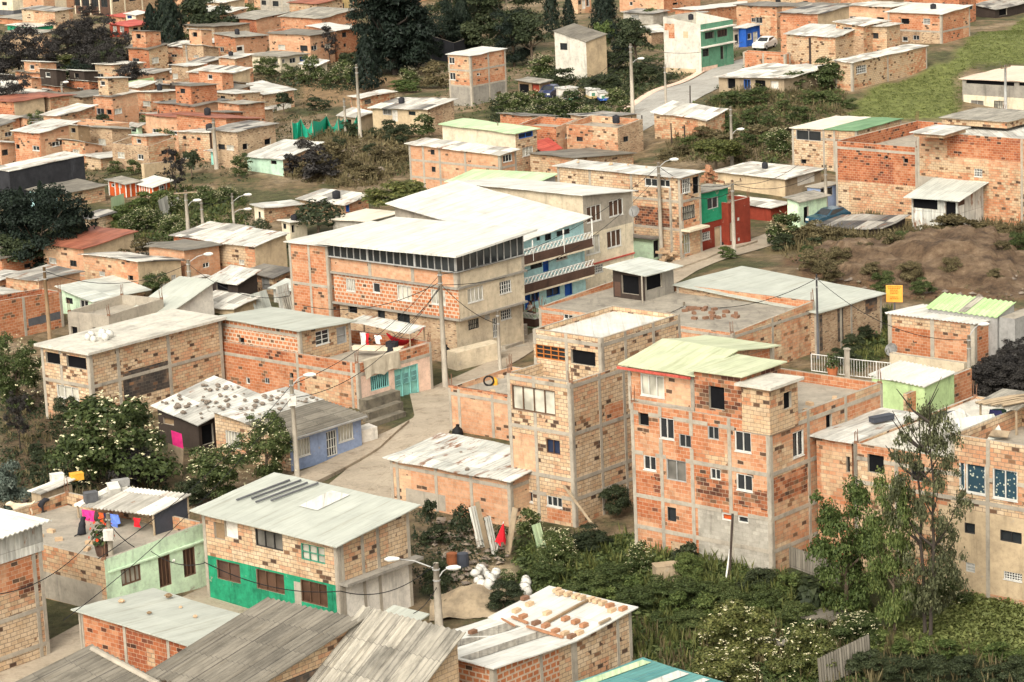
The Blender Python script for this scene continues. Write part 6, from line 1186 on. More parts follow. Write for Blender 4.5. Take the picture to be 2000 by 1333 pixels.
for a in (
    ('cypress', 333, 128, 84, 150, 'tall dark cypress behind the orange house with the red roof edge'), ('broad', 408, 95, 120, 100, 'dark broad tree right of the tall dark cypress'), ('shrubp', 452, 85, 60, 62, 'dark purplish bush right of the dark broad tree'), ('eldertree', 378, 122, 58, 66, 'flowering elder below the dark broad tree, above the flat-topped tan house'),
    ('eldery', 492, 52, 44, 50, 'yellow-green elder bush left of the grey block building'), ('gloom', 36, 178, 130, 125, 'gnarled dark bare tree at the left edge above the wire fence'), ('gloom', 132, 112, 82, 72, 'dark leafless round tree below the tan house with the sagging roof'), ('gloom', 188, 150, 100, 115, 'dark leafless tree in the middle of the thicket by the school-like building'), ('gloom', 246, 145, 64, 86, 'brownish leafless tree below the red roof edge house'), ('broad', 212, 150, 70, 75, 'dense black-green tree among the leafless trees'),
    ('wisp', 180, 60, 60, 52, 'thin brown tree in front of the tall school windows'), ('eldery', 120, 138, 80, 34, 'low yellow-green hedge bush between the leafless trees'), ('elder', 112, 184, 58, 52, 'flowering elder left of the orange house with skylights'), ('shrub', 165, 148, 60, 40, 'dark bush at the foot of the leafless trees'), ('shrub', 285, 135, 70, 48, 'dark bush at the foot of the tall dark cypress'), ('elder', 258, 158, 46, 28, 'small yellow-flowered bush left of the flat-topped tan house'),
    ('pine', 772, 146, 205, 200, 'huge dark spreading pine dominating the top of the slope'), ('conifer', 718, 178, 72, 112, 'small dark conifer on a bare trunk, left below the huge pine'), ('euc', 905, 100, 130, 140, 'hazy grey-green eucalyptus right of the huge pine'), ('euc', 985, 100, 150, 150, 'dark ragged eucalyptus with pale trunks at the top edge'), ('broad', 950, 118, 110, 80, 'dark leafy tree beneath the ragged eucalyptus'), ('broad', 1040, 130, 100, 105, 'dark tree left of the plain white house'),
    ('cypress', 1078, 66, 46, 90, 'left of two narrow cypresses above the white house'), ('cypress', 1112, 62, 36, 66, 'shorter of two narrow cypresses above the white house'), ('cypress', 1182, 84, 70, 116, 'tall blue-black cypress behind the white house'), ('broadl', 1182, 116, 58, 72, 'pale green tree at the corner of the white house'), ('broad', 1242, 138, 92, 98, 'large dark tree between the white house and the dark green house'), ('elder', 1060, 150, 66, 46, 'flowering elder in front of the plain white house'), ('shrub', 1135, 150, 70, 42, 'dark bush before the white house wall'), ('shrub', 1200, 145, 80, 50, 'dark bush at the foot of the large dark tree'), ('shrub', 1265, 165, 80, 55, 'dark bush on the bank below the large dark tree'), ('shrub', 1180, 185, 90, 45, 'dark bush on the bank behind the white kiosks'), ('shrub', 1100, 165, 60, 34, 'dark bush between the shelter and the kiosks'), ('elder', 1275, 45, 50, 30, 'bush behind the roof shed of the dark green house'),
    ('wisp', 645, 128, 46, 76, 'bent sparse tree before the orange house with the flat white roof'), ('broad', 690, 148, 70, 44, 'dark leafy bush left of the small dark conifer'), ('elder', 800, 172, 50, 44, 'flowering elder on the slope below the huge pine'), ('shrubd', 848, 172, 70, 55, 'dry brownish bush left of the solitary tall brick house'), ('shrubg', 790, 180, 70, 24, 'low bright green patch of shrub below the elder'), ('elder', 828, 268, 58, 52, 'flowering elder right of the beige patchwork house'), ('shrub', 792, 268, 36, 26, 'small dark bush below the beige patchwork house'),
    ('broady', 1398, 335, 112, 68, 'rounded yellow-green tree beside the upper street pole'), ('elder', 1620, 172, 92, 66, 'dark flowering elder beside the barred brick wall house'), ('elder', 1548, 178, 70, 40, 'flowering elder below the long plank shack'), ('eldery', 1490, 178, 60, 30, 'low bush beside the long plank shack'), ('elder', 1522, 300, 62, 54, 'flowering elder left of the moss green roof'), ('elder', 1535, 474, 82, 62, 'round elder dotted with cream flowers by the small mint house'), ('shrub', 1530, 488, 60, 30, 'grey-green shrub in front of the round elder'), ('shrubg', 1420, 505, 40, 24, 'small bush by the kerb of the upper street'),
    ('bushyd', 85, 540, 180, 172, 'broad dark evergreen, tallest of the dense clump at the left'), ('bushyd', 152, 532, 96, 138, 'dark conifer at the edge of the dense clump, beside the sprawling house'), ('bushyd', 18, 530, 130, 150, 'dark evergreen at the left frame edge of the dense clump'), ('broad', 120, 535, 120, 90, 'dark leafy tree at the foot of the dense conifer clump'), ('broad', 40, 550, 110, 90, 'dark leafy tree under the conifers by the left edge'), ('conifer', 40, 470, 60, 95, 'small conifer behind the dense clump, below the salmon house'),
    ('dome', 622, 455, 102, 66, 'clipped round dark tree by the tiny cream house'), ('dome', 510, 458, 40, 32, 'small clipped round bush left of the round tree'), ('broady', 778, 430, 150, 78, 'wide olive tree behind the large white-roofed house'), ('shrub', 525, 496, 92, 54, 'dark bush in front of the small clipped round bush'), ('eldery', 466, 506, 58, 54, 'bright yellow-green bush near the thin poles'), ('shrubp', 430, 486, 70, 46, 'grey dry bush below the thin poles'), ('wisp', 345, 384, 60, 92, 'black bare tree behind the beige block house'), ('eldertree', 328, 312, 50, 62, 'fruit tree beside the little sky blue house'), ('elder', 287, 250, 34, 32, 'round bush before the peach brick rows'), ('elder', 226, 338, 34, 26, 'dark round bush above the red plank house'), ('elder', 262, 342, 34, 32, 'flowering bush left of the beige block house'), ('shrub', 390, 208, 30, 24, 'small dark bush below the long ragged tan house'),
    ('twig', 272, 545, 92, 76, 'leafless twiggy shrub before the sprawling house'), ('elder', 306, 582, 64, 54, 'flowering elder right of the mint house roof'), ('elder', 240, 548, 50, 26, 'low bush behind the mint house roof'),
    ('eldertree', 36, 800, 120, 148, 'pale flowering elder tree at the left edge'), ('wisp', 40, 880, 60, 120, 'thin dark sapling below the left edge elder'), ('elder', 225, 955, 236, 200, 'largest flowering elder, covered in cream blossoms below the loggia house'), ('shrubp', 270, 960, 110, 100, 'grey shadowy shrub in front of the largest elder'), ('elder', 425, 975, 130, 112, 'flowering elder beside the pink laundry'), ('eldertree', 522, 938, 118, 132, 'flowering elder tree at the corner of the blue house'), ('silver', 18, 1022, 96, 132, 'silvery blue-green shrub at the left edge by the terrace'), ('shrub', 130, 830, 60, 60, 'dark bush left of the largest elder'), ('shrub', 380, 985, 80, 50, 'dark bush below the pink laundry'),
    ('broad', 842, 1042, 40, 62, 'slim sapling in the rubble yard'), ('dome', 906, 1052, 52, 66, 'dark rounded bush against the peach brick house'), ('elder', 1036, 1052, 60, 62, 'flowering elder at the foot of the tower'), ('shrub', 850, 1062, 60, 34, 'dark bush in the rubble yard'), ('shrub', 850, 1160, 70, 72, 'dark bush behind the double street lamp'), ('shrub', 985, 1190, 80, 60, 'dark bush behind the roof with loose bricks'), ('elder', 990, 1140, 40, 30, 'small leafy bush by the white sacks'),
    ('elder', 1092, 1110, 84, 84, 'dark flowering elder between the tower and the largest house'), ('elder', 1250, 1122, 56, 70, 'elder with cream flowers at the corner of the largest house'), ('shrub', 1205, 1010, 70, 70, 'dark ivy-like bush in the gap beside the tower'), ('shrub', 1160, 1080, 90, 60, 'dark bush in the alley below the tower'), ('eldery', 1440, 1290, 160, 112, 'wide pale elder, thick with blossom, at the lower right'), ('eldery', 1420, 1350, 140, 86, 'pale elder touching the bottom edge by the teal roof'), ('eldery', 1572, 1322, 126, 112, 'pale elder left of the sheet metal fence'), ('elder', 1672, 1262, 110, 70, 'elder behind the garden hut'), ('bushyl', 1655, 1205, 165, 262, 'large bright green tree against the brick wall, lower right'), ('sparse', 1812, 1245, 190, 468, 'tall sparse tree with feathery olive foliage in front of the star curtains'), ('bushyl', 1748, 1240, 105, 310, 'slim leafy green tree beside the tall sparse tree'), ('bigleaf', 1585, 1188, 84, 84, 'broad-leaved plant at the foot of the largest house'), ('elder', 1850, 1180, 90, 80, 'elder with white flowers under the tall sparse tree'),
    ('shrubg', 1345, 1140, 70, 66, 'slender leafy plant with yellow-green top before the largest house'), ('shrub', 1480, 1150, 80, 46, 'dark shrub against the grey block base'), ('shrub', 1340, 1110, 60, 50, 'dark shrub under the leaning post'),
    ('bushyd', 735, 118, 110, 140, 'dark evergreen leaning against the left of the huge pine'), ('bushyd', 815, 132, 110, 130, 'dark evergreen filling the right of the huge pine'), ('bushyd', 868, 118, 90, 120, 'dark evergreen behind the black clad building'), ('bushyd', 935, 60, 120, 100, 'dark evergreen crowning the eucalyptus group'), ('bushyd', 1005, 130, 90, 110, 'dark evergreen below the ragged eucalyptus'), ('bushyd', 1212, 120, 60, 80, 'dark evergreen right of the tall blue-black cypress'),
    ('bushyd', 60, 525, 130, 150, 'second dark evergreen within the dense clump'), ('bushyd', 110, 505, 110, 130, 'dark evergreen at the back of the dense clump, below the sky blue doors'), ('bushyd', 10, 470, 90, 95, 'dark evergreen below the salmon house'), ('cypress', 300, 120, 50, 110, 'slimmer dark cypress leaning on the tall dark cypress'), ('bushyd', 362, 70, 70, 80, 'dark evergreen behind the dark broad tree'),
    ('gloom', 25, 235, 90, 90, 'grey-black tree above the wire fence at the left edge'), ('gloom', 210, 175, 80, 90, 'grey-black tree left of the orange skylight house'), ('gloom', 255, 190, 70, 70, 'grey-black tree behind the orange skylight house'), ('bushyd', 150, 180, 70, 60, 'dark green bush tree in the middle of the thicket'),
    ('conifer', 52, 520, 76, 150, 'pointed dark conifer rising from the left of the dense clump'), ('conifer', 92, 528, 84, 168, 'tallest pointed conifer in the middle of the dense clump'), ('conifer', 130, 530, 70, 140, 'pointed dark conifer on the right of the dense clump'), ('conifer', 168, 532, 60, 104, 'low pointed conifer at the right end of the dense clump'), ('conifer', 770, 142, 130, 185, 'pointed dark conifer within the huge pine'), ('conifer', 905, 112, 70, 125, 'pointed conifer in front of the eucalyptus group'),
    ('broad', 415, 245, 44, 50, 'small dark tree below the long ragged tan house'), ('eldertree', 72, 262, 40, 46, 'leafy elder tree rising between roofs at the far left'), ('broad', 205, 268, 38, 44, 'small dark tree behind the green netting shed'), ('eldertree', 440, 318, 46, 52, 'leafy tree beside the turquoise shop'), ('broad', 375, 345, 44, 50, 'dark tree right of the beige block house'), ('eldertree', 20, 372, 50, 46, 'leafy tree beneath the black wall at the left edge'), ('broad', 555, 225, 40, 44, 'dark tree at the edge of the bare field'), ('shrub', 620, 215, 50, 26, 'dark bush in the bare field'), ('eldertree', 470, 345, 48, 44, 'bushy tree left of the mint fronted house'),
    ('gloom', 90, 150, 80, 70, 'grey-black thicket tree between the bare trees'), ('gloom', 160, 105, 70, 60, 'grey-black tree below the sagging dark roof'),
    ): plant(*a)
# rows and thickets whose members nothing tells apart
def thicket(kind, pts, w, hgt, label, group):
    for x, y in pts: s = RNG.uniform(.75, 1.25); plant(kind, x+RNG.uniform(-4, 4), y+RNG.uniform(-3, 3), w*s, hgt*s*RNG.uniform(.85, 1.1), label, group)
thicket('elder', [(512, 148), (535, 152), (560, 158), (588, 164), (612, 160), (640, 166), (668, 160), (690, 168)], 42, 42, 'dark flowering bush in the hedge row above the bare field', 'hedge above the bare field')
thicket('shrub', [(690, 268), (735, 272), (760, 268), (720, 300), (660, 290), (780, 282)], 48, 32, 'dark shrub on the grassy bank below the beige patchwork house', 'shrubs on the grassy bank')
thicket('shrubd', [(650, 320), (690, 335), (610, 345), (740, 318), (780, 310), (720, 350), (590, 330)], 62, 36, 'dry brown shrub lower on the grassy bank', 'dry shrubs on the grassy bank')
thicket('shrubp', [(600, 322), (622, 352), (570, 340)], 72, 60, 'dark dry bush beside the mint fronted house', 'dark bushes by the mint fronted house')
thicket('elder', [(985, 212), (1015, 218), (1045, 208), (1060, 228), (1090, 232), (1120, 218), (1150, 240), (1180, 240), (1205, 205), (1220, 225), (1000, 240), (1030, 240)], 48, 36, 'light flowering bush on the slope left of the steep street', 'bushes left of the steep street')
thicket('shrubm', [(1330, 255), (1365, 262), (1400, 240), (1430, 255), (1470, 240), (1500, 255), (1440, 215), (1400, 205), (1480, 205), (1530, 215), (1560, 240), (1350, 285), (1460, 290), (1500, 285), (1620, 205), (1660, 210), (1585, 205)], 50, 28, 'dark shrub on the dry slope right of the steep street', 'shrubs right of the steep street')
thicket('shrubd', [(1380, 275), (1420, 285), (1480, 270), (1540, 268), (1445, 310), (1330, 300), (1300, 310)], 60, 26, 'straw-coloured shrub on the dry slope right of the steep street', 'straw shrubs right of the steep street')
thicket('shrubg', [(240, 425), (265, 410), (290, 400), (225, 440), (312, 395)], 46, 26, 'bright green shrub on the bank below the red plank house', 'green shrubs below the red plank house')
thicket('elder', [(255, 455), (285, 448), (310, 440), (335, 458), (360, 470), (390, 455), (410, 470), (330, 420), (440, 395), (400, 400)], 58, 42, 'dark flowering bush on the bank around the thin poles', 'bushes around the thin poles')
thicket('shrub', [(70+i*24, 880+j*20+i*6) for i in range(4) for j in range(4)], 34, 18, 'small dark shrub in the terraced planting rows', 'planting rows by the largest elder')
thicket('shrubm', [(1100, 1180), (1150, 1160), (1200, 1150), (1260, 1180), (1300, 1170), (1350, 1190), (1400, 1180), (1440, 1200), (1500, 1190), (1290, 1230), (1350, 1240), (1560, 1220), (1600, 1240), (1080, 1140), (1230, 1200)], 82, 50, 'dark leafy shrub in the overgrown garden below the largest house', 'overgrown garden shrubs')
thicket('shrubg', [(1180, 1190), (1240, 1165), (1320, 1205), (1420, 1160), (1480, 1215), (1380, 1215), (1140, 1195), (1540, 1160)], 54, 40, 'bright green weed clump in the overgrown garden below the largest house', 'overgrown garden weeds')
thicket('shrubg', [(1720, 1270), (1760, 1275), (1810, 1280), (1850, 1285), (1900, 1282), (1945, 1290), (1985, 1295)], 60, 40, 'yellow-green hedge bush along the garden edge, lower right', 'garden edge hedge')
thicket('shrub', [(1700, 1320), (1760, 1330), (1820, 1335), (1880, 1335), (1940, 1340), (1990, 1335)], 76, 50, 'dark scrubby bush in the shade at the lower right corner', 'lower right corner scrub')
thicket('shrubp', [(1935, 735), (1965, 720), (1990, 740), (1950, 760), (1985, 700), (1925, 765), (1975, 765)], 70, 50, 'dark dry bush on the steep slope right of the lime wall', 'dark slope bushes at the right edge')
thicket('shrub', [(1670, 690), (1690, 670), (1700, 640), (1660, 720), (1720, 625), (1680, 650), (1640, 705)], 52, 34, 'green bush on the strip between the metal roof and the tan house', 'bushes by the metal roof')
thicket('shrubd', [(1560+i*36, 488+RNG.uniform(-14, 2)-(i > 6)*18) for i in range(13)], 64, 36, 'straw-coloured bush on the dry verge above the dirt bank', 'dry bushes above the dirt bank')
thicket('shrub', [(1590+i*60, 482+RNG.uniform(-10, 8)) for i in range(7)], 40, 22, 'grey-green bush on the dry verge above the dirt bank', 'green bushes above the dirt bank')
# ground cover
def cover(name, pts, n, blades, size, mat, flat_=.5):
    pts = [PX(p) for p in pts]; xs = [p[0] for p in pts]; ys_ = [p[1] for p in pts]; C, Nn, L = [], [], []
    W_ = [(lambda q: (q.x, q.y))(gp(*p)) for p in pts]; xs = [p[0] for p in W_]; ys_ = [p[1] for p in W_]; k = 0; t = 0
    while k < n and t < n*30:
        t += 1; x, y = RNG.uniform(min(xs), max(xs)), RNG.uniform(min(ys_), max(ys_))
        if not inside(x, y, W_) or on_house(x, y, -.2) or any(inside(x, y, q) for q in ROADS): continue
        k += 1; z = terrain(x, y); s = size*(.5+RNG.random()**2*1.3)
        d = sph(blades); d[:, 2] = np.abs(d[:, 2])
        C.append(np.array([x, y, z])+d*np.array([s, s, s*flat_*1.4])*(.4+.6*NR.rand(blades))[:, None]); Nn.append(d+NR.normal(size=(blades, 3))*.6+np.array([0, 0, .3])); L.append(s*.46*(.6+.8*NR.rand(blades)))
    me = leafmesh(name, leaves(np.concatenate(C), np.concatenate(Nn), np.concatenate(L), .5)); me.materials.clear(); me.materials.append(MATS[mat])
    o = bpy.data.objects.new(name, me); COL.objects.link(o); return kind(o, 'stuff')
cover('undergrowth', [(1010, 1060), (1230, 1050), (1240, 1060), (1510, 1125), (1600, 1140), (1700, 1200), (1640, 1330), (1400, 1345), (1240, 1300), (1230, 1185), (1100, 1165), (1020, 1160)], 1700, 26, .44, 'leaf_elder')
cover('undergrowth', [(1010, 1060), (1230, 1050), (1510, 1125), (1700, 1200), (1640, 1330), (1240, 1300), (1230, 1185), (1100, 1165)], 1800, 24, .32, 'leaf_light')
cover('grass', [(1840, 1200), (1900, 1160), (2010, 1190), (2040, 1300), (1700, 1270), (1700, 1240)], 1500, 14, .34, 'leaf_grass', .4)
cover('grass', [(1650, 225), (1700, 175), (1860, 118), (2010, 30), (2060, 60), (2000, 125), (1880, 140), (1880, 222), (1760, 232)], 5200, 8, .24, 'leaf_grass', .3)
cover('dry_grass', [(1540, 490), (1580, 440), (1700, 425), (1790, 455), (1930, 420), (2040, 425), (2040, 500), (1800, 485), (1640, 485)], 1500, 12, .42, 'leaf_dry', .8)
cover('undergrowth', [(560, 300), (640, 265), (800, 262), (800, 340), (700, 372), (560, 350)], 900, 12, .5, 'leaf_dry', .6)
cover('undergrowth', [(1290, 310), (1340, 240), (1420, 180), (1640, 170), (1660, 230), (1550, 260), (1540, 320), (1400, 320)], 900, 14, .5, 'leaf_elder', .5)
cover('undergrowth', [(960, 190), (1130, 185), (1230, 190), (1130, 262), (960, 250)], 900, 12, .5, 'leaf_dark', .6)
cover('undergrowth', [(1040, 130), (1300, 130), (1330, 150), (1240, 200), (1060, 170)], 700, 12, .6, 'leaf_dark', .6)
cover('undergrowth', [(200, 430), (330, 370), (480, 380), (500, 480), (380, 475), (220, 470)], 1000, 12, .5, 'leaf_elder', .6)
cover('undergrowth', [(0, 760), (110, 780), (340, 960), (330, 1000), (60, 960), (0, 960)], 700, 12, .38, 'leaf_dark', .6)
cover('undergrowth', [(1640, 710), (1700, 610), (1740, 605), (1735, 690), (1680, 730)], 500, 12, .36, 'leaf_elder', .6)
cover('undergrowth', [(1900, 780), (1930, 690), (2040, 640), (2040, 770)], 500, 12, .4, 'leaf_purple', .6)
cover('undergrowth', [(800, 1000), (1010, 1010), (1000, 1080), (880, 1190), (800, 1140)], 260, 12, .34, 'leaf_dark', .6)
cover('undergrowth', [(500, 135), (700, 130), (720, 160), (700, 180), (520, 165)], 500, 10, .5, 'leaf_dark', .6)
cover('undergrowth', [(100, 120), (300, 110), (300, 160), (120, 170)], 600, 10, .6, 'leaf_dark', .6)
cover('undergrowth', [(850, 250), (960, 250), (900, 400), (640, 520), (560, 520), (700, 430)], 300, 10, .4, 'leaf_elder', .6)

thicket('shrub', [(40, 215), (95, 212), (150, 245), (250, 225), (300, 222), (20, 262), (205, 262), (330, 262), (385, 300), (140, 300), (60, 340), (180, 330), (440, 260), (470, 300), (500, 270)], 34, 24, 'dark bush squeezed between the far brick rows', 'bushes between the far rows')
thicket('elder', [(75, 232), (180, 215), (270, 262), (345, 240), (215, 240), (350, 190), (455, 235), (520, 240), (545, 200), (30, 300)], 32, 26, 'light bush squeezed between the far brick rows', 'light bushes between the far rows')
cover('undergrowth', [(-10, 60), (500, 60), (700, 140), (560, 280), (480, 380), (-10, 380)], 1500, 9, .55, 'leaf_dark', .6)
cover('dry_grass', [(-10, 60), (500, 60), (700, 140), (560, 280), (480, 380), (-10, 380)], 1100, 9, .4, 'leaf_dry', .5)
cover('undergrowth', [(850, 130), (1300, 60), (1500, 100), (1480, 200), (1150, 280), (850, 260)], 900, 10, .5, 'leaf_elder', .6)
cover('dry_grass', [(1280, 320), (1340, 240), (1420, 180), (1640, 170), (1660, 230), (1550, 260), (1540, 320), (1400, 320)], 900, 10, .45, 'leaf_dry', .7)
cover('undergrowth', [(1520, 500), (1640, 470), (2040, 465), (2040, 590), (1720, 600), (1600, 560)], 260, 10, .4, 'leaf_dry', .6)
cover('undergrowth', [(1240, 1270), (1420, 1250), (1700, 1280), (1700, 1345), (1240, 1345)], 500, 12, .3, 'leaf_light', .6)

# standing weeds and seed stalks
def weeds(pts, n, hgt, mat, name='tall_weeds'):
    Pw = [(lambda q: (q.x, q.y))(gp(*PX(p))) for p in pts]; xs = [p[0] for p in Pw]; ys_ = [p[1] for p in Pw]; B, Tp, k, t = [], [], 0, 0
    while k < n and t < n*30:
        t += 1; x, y = RNG.uniform(min(xs), max(xs)), RNG.uniform(min(ys_), max(ys_))
        if not inside(x, y, Pw) or on_house(x, y, -.2) or any(inside(x, y, q) for q in ROADS): continue
        k += 1; z = terrain(x, y)
        for _ in range(9):
            h_ = hgt*RNG.uniform(.4, 1.2); bx, by = x+RNG.gauss(0, .16), y+RNG.gauss(0, .16); B.append((bx, by, z)); Tp.append((bx+RNG.gauss(0, .22)*h_, by+RNG.gauss(0, .22)*h_, z+h_))
    B, Tp = np.array(B), np.array(Tp); w = np.stack([NR.normal(size=len(B)), NR.normal(size=len(B))*.3, np.zeros(len(B))], 1); w = w/np.linalg.norm(w, axis=1, keepdims=True)*.035; M_ = (B*.4+Tp*.6)
    me = leafmesh(name, np.stack([B, M_+w, Tp, M_-w], 1).reshape(-1, 3)); me.materials.clear(); me.materials.append(MATS[mat]); o = bpy.data.objects.new(name, me); COL.objects.link(o); kind(o, 'stuff')
weeds([(1010, 1060), (1230, 1050), (1510, 1125), (1700, 1200), (1640, 1330), (1240, 1300), (1230, 1185), (1100, 1165)], 286, 0.80, 'leaf_yel')
weeds([(1240, 1230), (1700, 1230), (1990, 1290), (1990, 1345), (1240, 1345)], 154, 0.77, 'leaf_dry')
weeds([(1530, 500), (1580, 440), (1700, 425), (1790, 455), (1930, 420), (2040, 425), (2040, 500), (1800, 490), (1640, 490)], 418, 0.84, 'leaf_dry')
weeds([(1290, 310), (1340, 240), (1420, 180), (1640, 170), (1660, 230), (1550, 260), (1540, 320), (1400, 320)], 264, 0.91, 'leaf_dry')
weeds([(560, 300), (640, 265), (800, 262), (800, 340), (700, 372), (560, 350)], 198, 0.84, 'leaf_dry')
weeds([(200, 430), (330, 370), (480, 380), (500, 480), (380, 475), (220, 470)], 154, 0.70, 'leaf_yel')
weeds([(0, 760), (110, 780), (340, 960), (330, 1000), (60, 960), (0, 960)], 110, 0.56, 'leaf_dry')
weeds([(1640, 710), (1700, 610), (1740, 605), (1735, 690), (1680, 730)], 88, 0.56, 'leaf_yel')

thicket('shrubd', [(1590, 530), (1640, 520), (1690, 512), (1740, 508), (1790, 515), (1850, 505), (1910, 510), (1960, 505), (1620, 550), (1700, 545), (1780, 552), (1860, 545), (1940, 555)], 56, 46, 'dry scrub bush rooted in the brown dirt bank', 'scrub on the dirt bank')
thicket('shrubm', [(1575, 515), (1665, 505), (1765, 500), (1830, 498), (1890, 500), (1985, 498), (1720, 575), (1800, 578)], 50, 42, 'green scrub bush rooted in the brown dirt bank', 'green scrub on the dirt bank')
# =================================================================== poles and cables
TOPS = {}
def pole(key, base, ytop, label, lamps=(), arm=0, box=None, r=.15, mat='conc', plane=None, name='utility_pole', cat='utility pole'):
    _lab(label); P = gp(*base) if plane is None else on_z(*base, plane); zt = vert_z(P, ytop); ht = zt-P.z
    o = thing(name, P, label, cat); TOPS[key] = V((P.x, P.y, zt))
    m = MB(); m.tube([P-V((0, 0, .4)), P+V((0, 0, ht*.5)), P+V((0, 0, ht))], [r*1.15, r*.95, r*.72], 8); m.obj('pole', mat, o, smooth=True)
    fittings = MB()
    for zz in (.35, .9): fittings.lathe(P+V((0, 0, ht-zz)), [(r*.9+.02, 0), (r*.9+.02, .06)], 8)
    fittings.obj('band', 'fgrey', o)
    for lx, ly in lamps:
        n = V((0, 1, 0)); rr = ray(lx, ly); Q = CAM+rr*((P-CAM).dot(n)/rr.dot(n)); A = V((P.x, P.y, max(P.z+ht*.4, min(Q.z-.6, zt-.1))))
        m = MB(); m.tube([A, A.lerp(Q, .55)+V((0, 0, .12)), Q], .035, 6); a = m.obj('lamp_arm', 'fgrey', o, smooth=True)
        d = (Q-A); d.z = 0; d.normalize(); h_ = MB(); h_.tube([Q-d*.1, Q+d*.12, Q+d*.42, Q+d*.62], [.07, .13, .15, .06], 8); subpart(h_.obj('lamp_head', 'fwhite', o, smooth=True), a)
    if arm:
        m = MB(); z = zt-.25; e = V((math.cos(arm), math.sin(arm), 0)); m.box(V((P.x, P.y, z))-e*1.0-e.cross(V((0, 0, 1)))*.05+V((0, -.16, 0)), e*2.0, e.cross(V((0, 0, 1)))*.1, V((0, 0, .1))); c = m.obj('crossarm', 'wood2', o)
        for k in (-.9, 0, .9): i = MB(); i.lathe(V((P.x, P.y, z+.1))+e*k+V((0, -.16, 0)), [(.03, 0), (.07, .05), (.04, .1), (.07, .15), (.02, .2)], 8); subpart(i.obj('insulator', 'fbrown', o), c)
    if box: z = vert_z(P, box); m = MB(); m.cbox(V((P.x, P.y-.3, z)), .5, .3, .55); m.obj('meter_box', 'white', o)
    return o
pole('a', (870, 757), 528, 'tall concrete pole with many cables at the bend of the road by the pink house', r=.17)
pole('b', (581, 937), 742, 'concrete pole with a white box and lamp before the blue house', [(596, 733)], box=790)
pole('c', (858, 1230), 1100, 'concrete pole with two opposed street lamps by the rubble yard', [(776, 1092), (875, 1110)], r=.19)
pole('d', (224, 1174), 1003, 'concrete pole with a meter box in front of the mint green house', box=1052)
pole('e', (294, 1158), 1060, 'thinner pole between the barred window and the dark doors of the mint house', [(318, 1096)], r=.12)
pole('f', (1292, 508), 318, 'concrete pole before the mint annex on the upper street', [(1310, 312)], r=.16)
pole('g', (1434, 502), 352, 'pole with a crossarm in front of the brick-red houses', arm=.7, r=.16)
pole('h', (1430, 325), 208, 'pole with a street lamp beside the rounded yellow-green tree', [(1441, 253)], r=.15)
pole('i', (1236, 226), 86, 'tall pole with a lamp on the slope beside the steep street', [(1247, 115)], r=.2)
pole('j', (704, 272), 126, 'tall pole by the green netting fence', r=.17)
pole('k', (676, 268), 192, 'shorter pole by the green netting fence', r=.14)
pole('l', (369, 472), 372, 'pole with a crossarm and lamp among the bushes of the green bank', [(379, 392)], arm=.25, r=.17)
pole('m', (398, 468), 390, 'bare pole among the bushes of the green bank', r=.15)
pole('n', (457, 442), 378, 'slender pole carrying two lamps above the dry slope', [(478, 381), (478, 409)], r=.12)
pole('o', (374, 606), 508, 'pole with a long lamp arm beside the huge grey-green roof', [(400, 497)], r=.17)
pole('p', (98, 668), 522, 'dark wooden pole before the long orange brick wall, left edge', mat='wood', r=.15)
pole('q', (423, 330), 233, 'pale pole in front of the turquoise shop', r=.2)
pole('r', (124, 216), 160, 'pole with a lamp beside the long dark plank shed', [(124, 161)], r=.15)
pole('s', (368, 156), 86, 'leaning pale pole below the round elder', r=.15)
pole('t', (209, 296), 250, 'short pole near the green netting shed', r=.14)
pole('u', (976, 330), 240, 'thin pole in front of the cream house with the sage roof', r=.12)
pole('w', (1893, 760), 655, 'pole with an arm lamp at the corner of the tan and orange house', [(1913, 634)], r=.14)
pole('x', (1614, 430), 322, 'pole in front of the cobalt blue house', r=.15)
pole('y', (1301, 214), 126, 'slender pole at the edge of the steep street', r=.13)
pole('z', (1964, 222), 128, 'steel pole with a slanted crossarm by the pinkish roof', arm=.9, mat='steel', r=.15)
pole('aa', (977, 724), 608, 'short pole at the foot of the beige corner wall', r=.12)
pole('ab', (1339, 690), 590, 'thin pole at the edge of the stained flat roof', r=.11)
pole('ac', (1598, 700), 536, 'thin dark mast at the corner of the stained flat roof', mat='dgrey', r=.08, name='mast', cat='mast')
CN = 0
def cable(p, q, label, sag=.8, r=.022, n=1, mat='cable', off=.3):
    _lab(label); p = TOPS[p] if isinstance(p, str) else p; q = TOPS[q] if isinstance(q, str) else q
    m = MB(); dz = V((0, 0, off)); pts = [(p-dz).lerp(q-dz, t/14)-V((0, 0, sag*4*(t/14)*(1-t/14))) for t in range(15)]; m.tube(pts, r, 4, 0)
    return tag(m.obj('power_cable', mat), label, 'cable', 'overhead power cables')
def air(x, y, d): return CAM+ray(x, y)*d
def dist(k): return (TOPS[k]-CAM).length
cable('a', 'b', 'upper black cable from the bend pole down to the blue house pole', .9); cable('a', 'b', 'lower black cable from the bend pole down to the blue house pole', 1.6, off=1.1)
cable('b', air(190, 1080, 128), 'upper cable from the blue house pole down across the mint terrace', .7); cable('b', air(120, 1170, 124), 'lower cable from the blue house pole down across the mint terrace', .8, off=1.0)
cable('a', 'f', 'cable from the bend pole past the turquoise balconies to the upper street pole', 1.5); cable('a', 'f', 'second cable from the bend pole to the upper street pole', 2.3, off=1.0); cable('a', 'aa', 'short cable from the bend pole to the beige corner', .4, off=.9)
cable('a', air(590, 575, 190), 'cable from the bend pole to the check brick wall', .9, off=.8); cable('a', air(760, 640, 172), 'cable from the bend pole to the roof terrace lean-to', .3, off=1.0); cable('a', air(730, 650, 170), 'second cable from the bend pole to the roof terrace lean-to', .3, off=1.2)
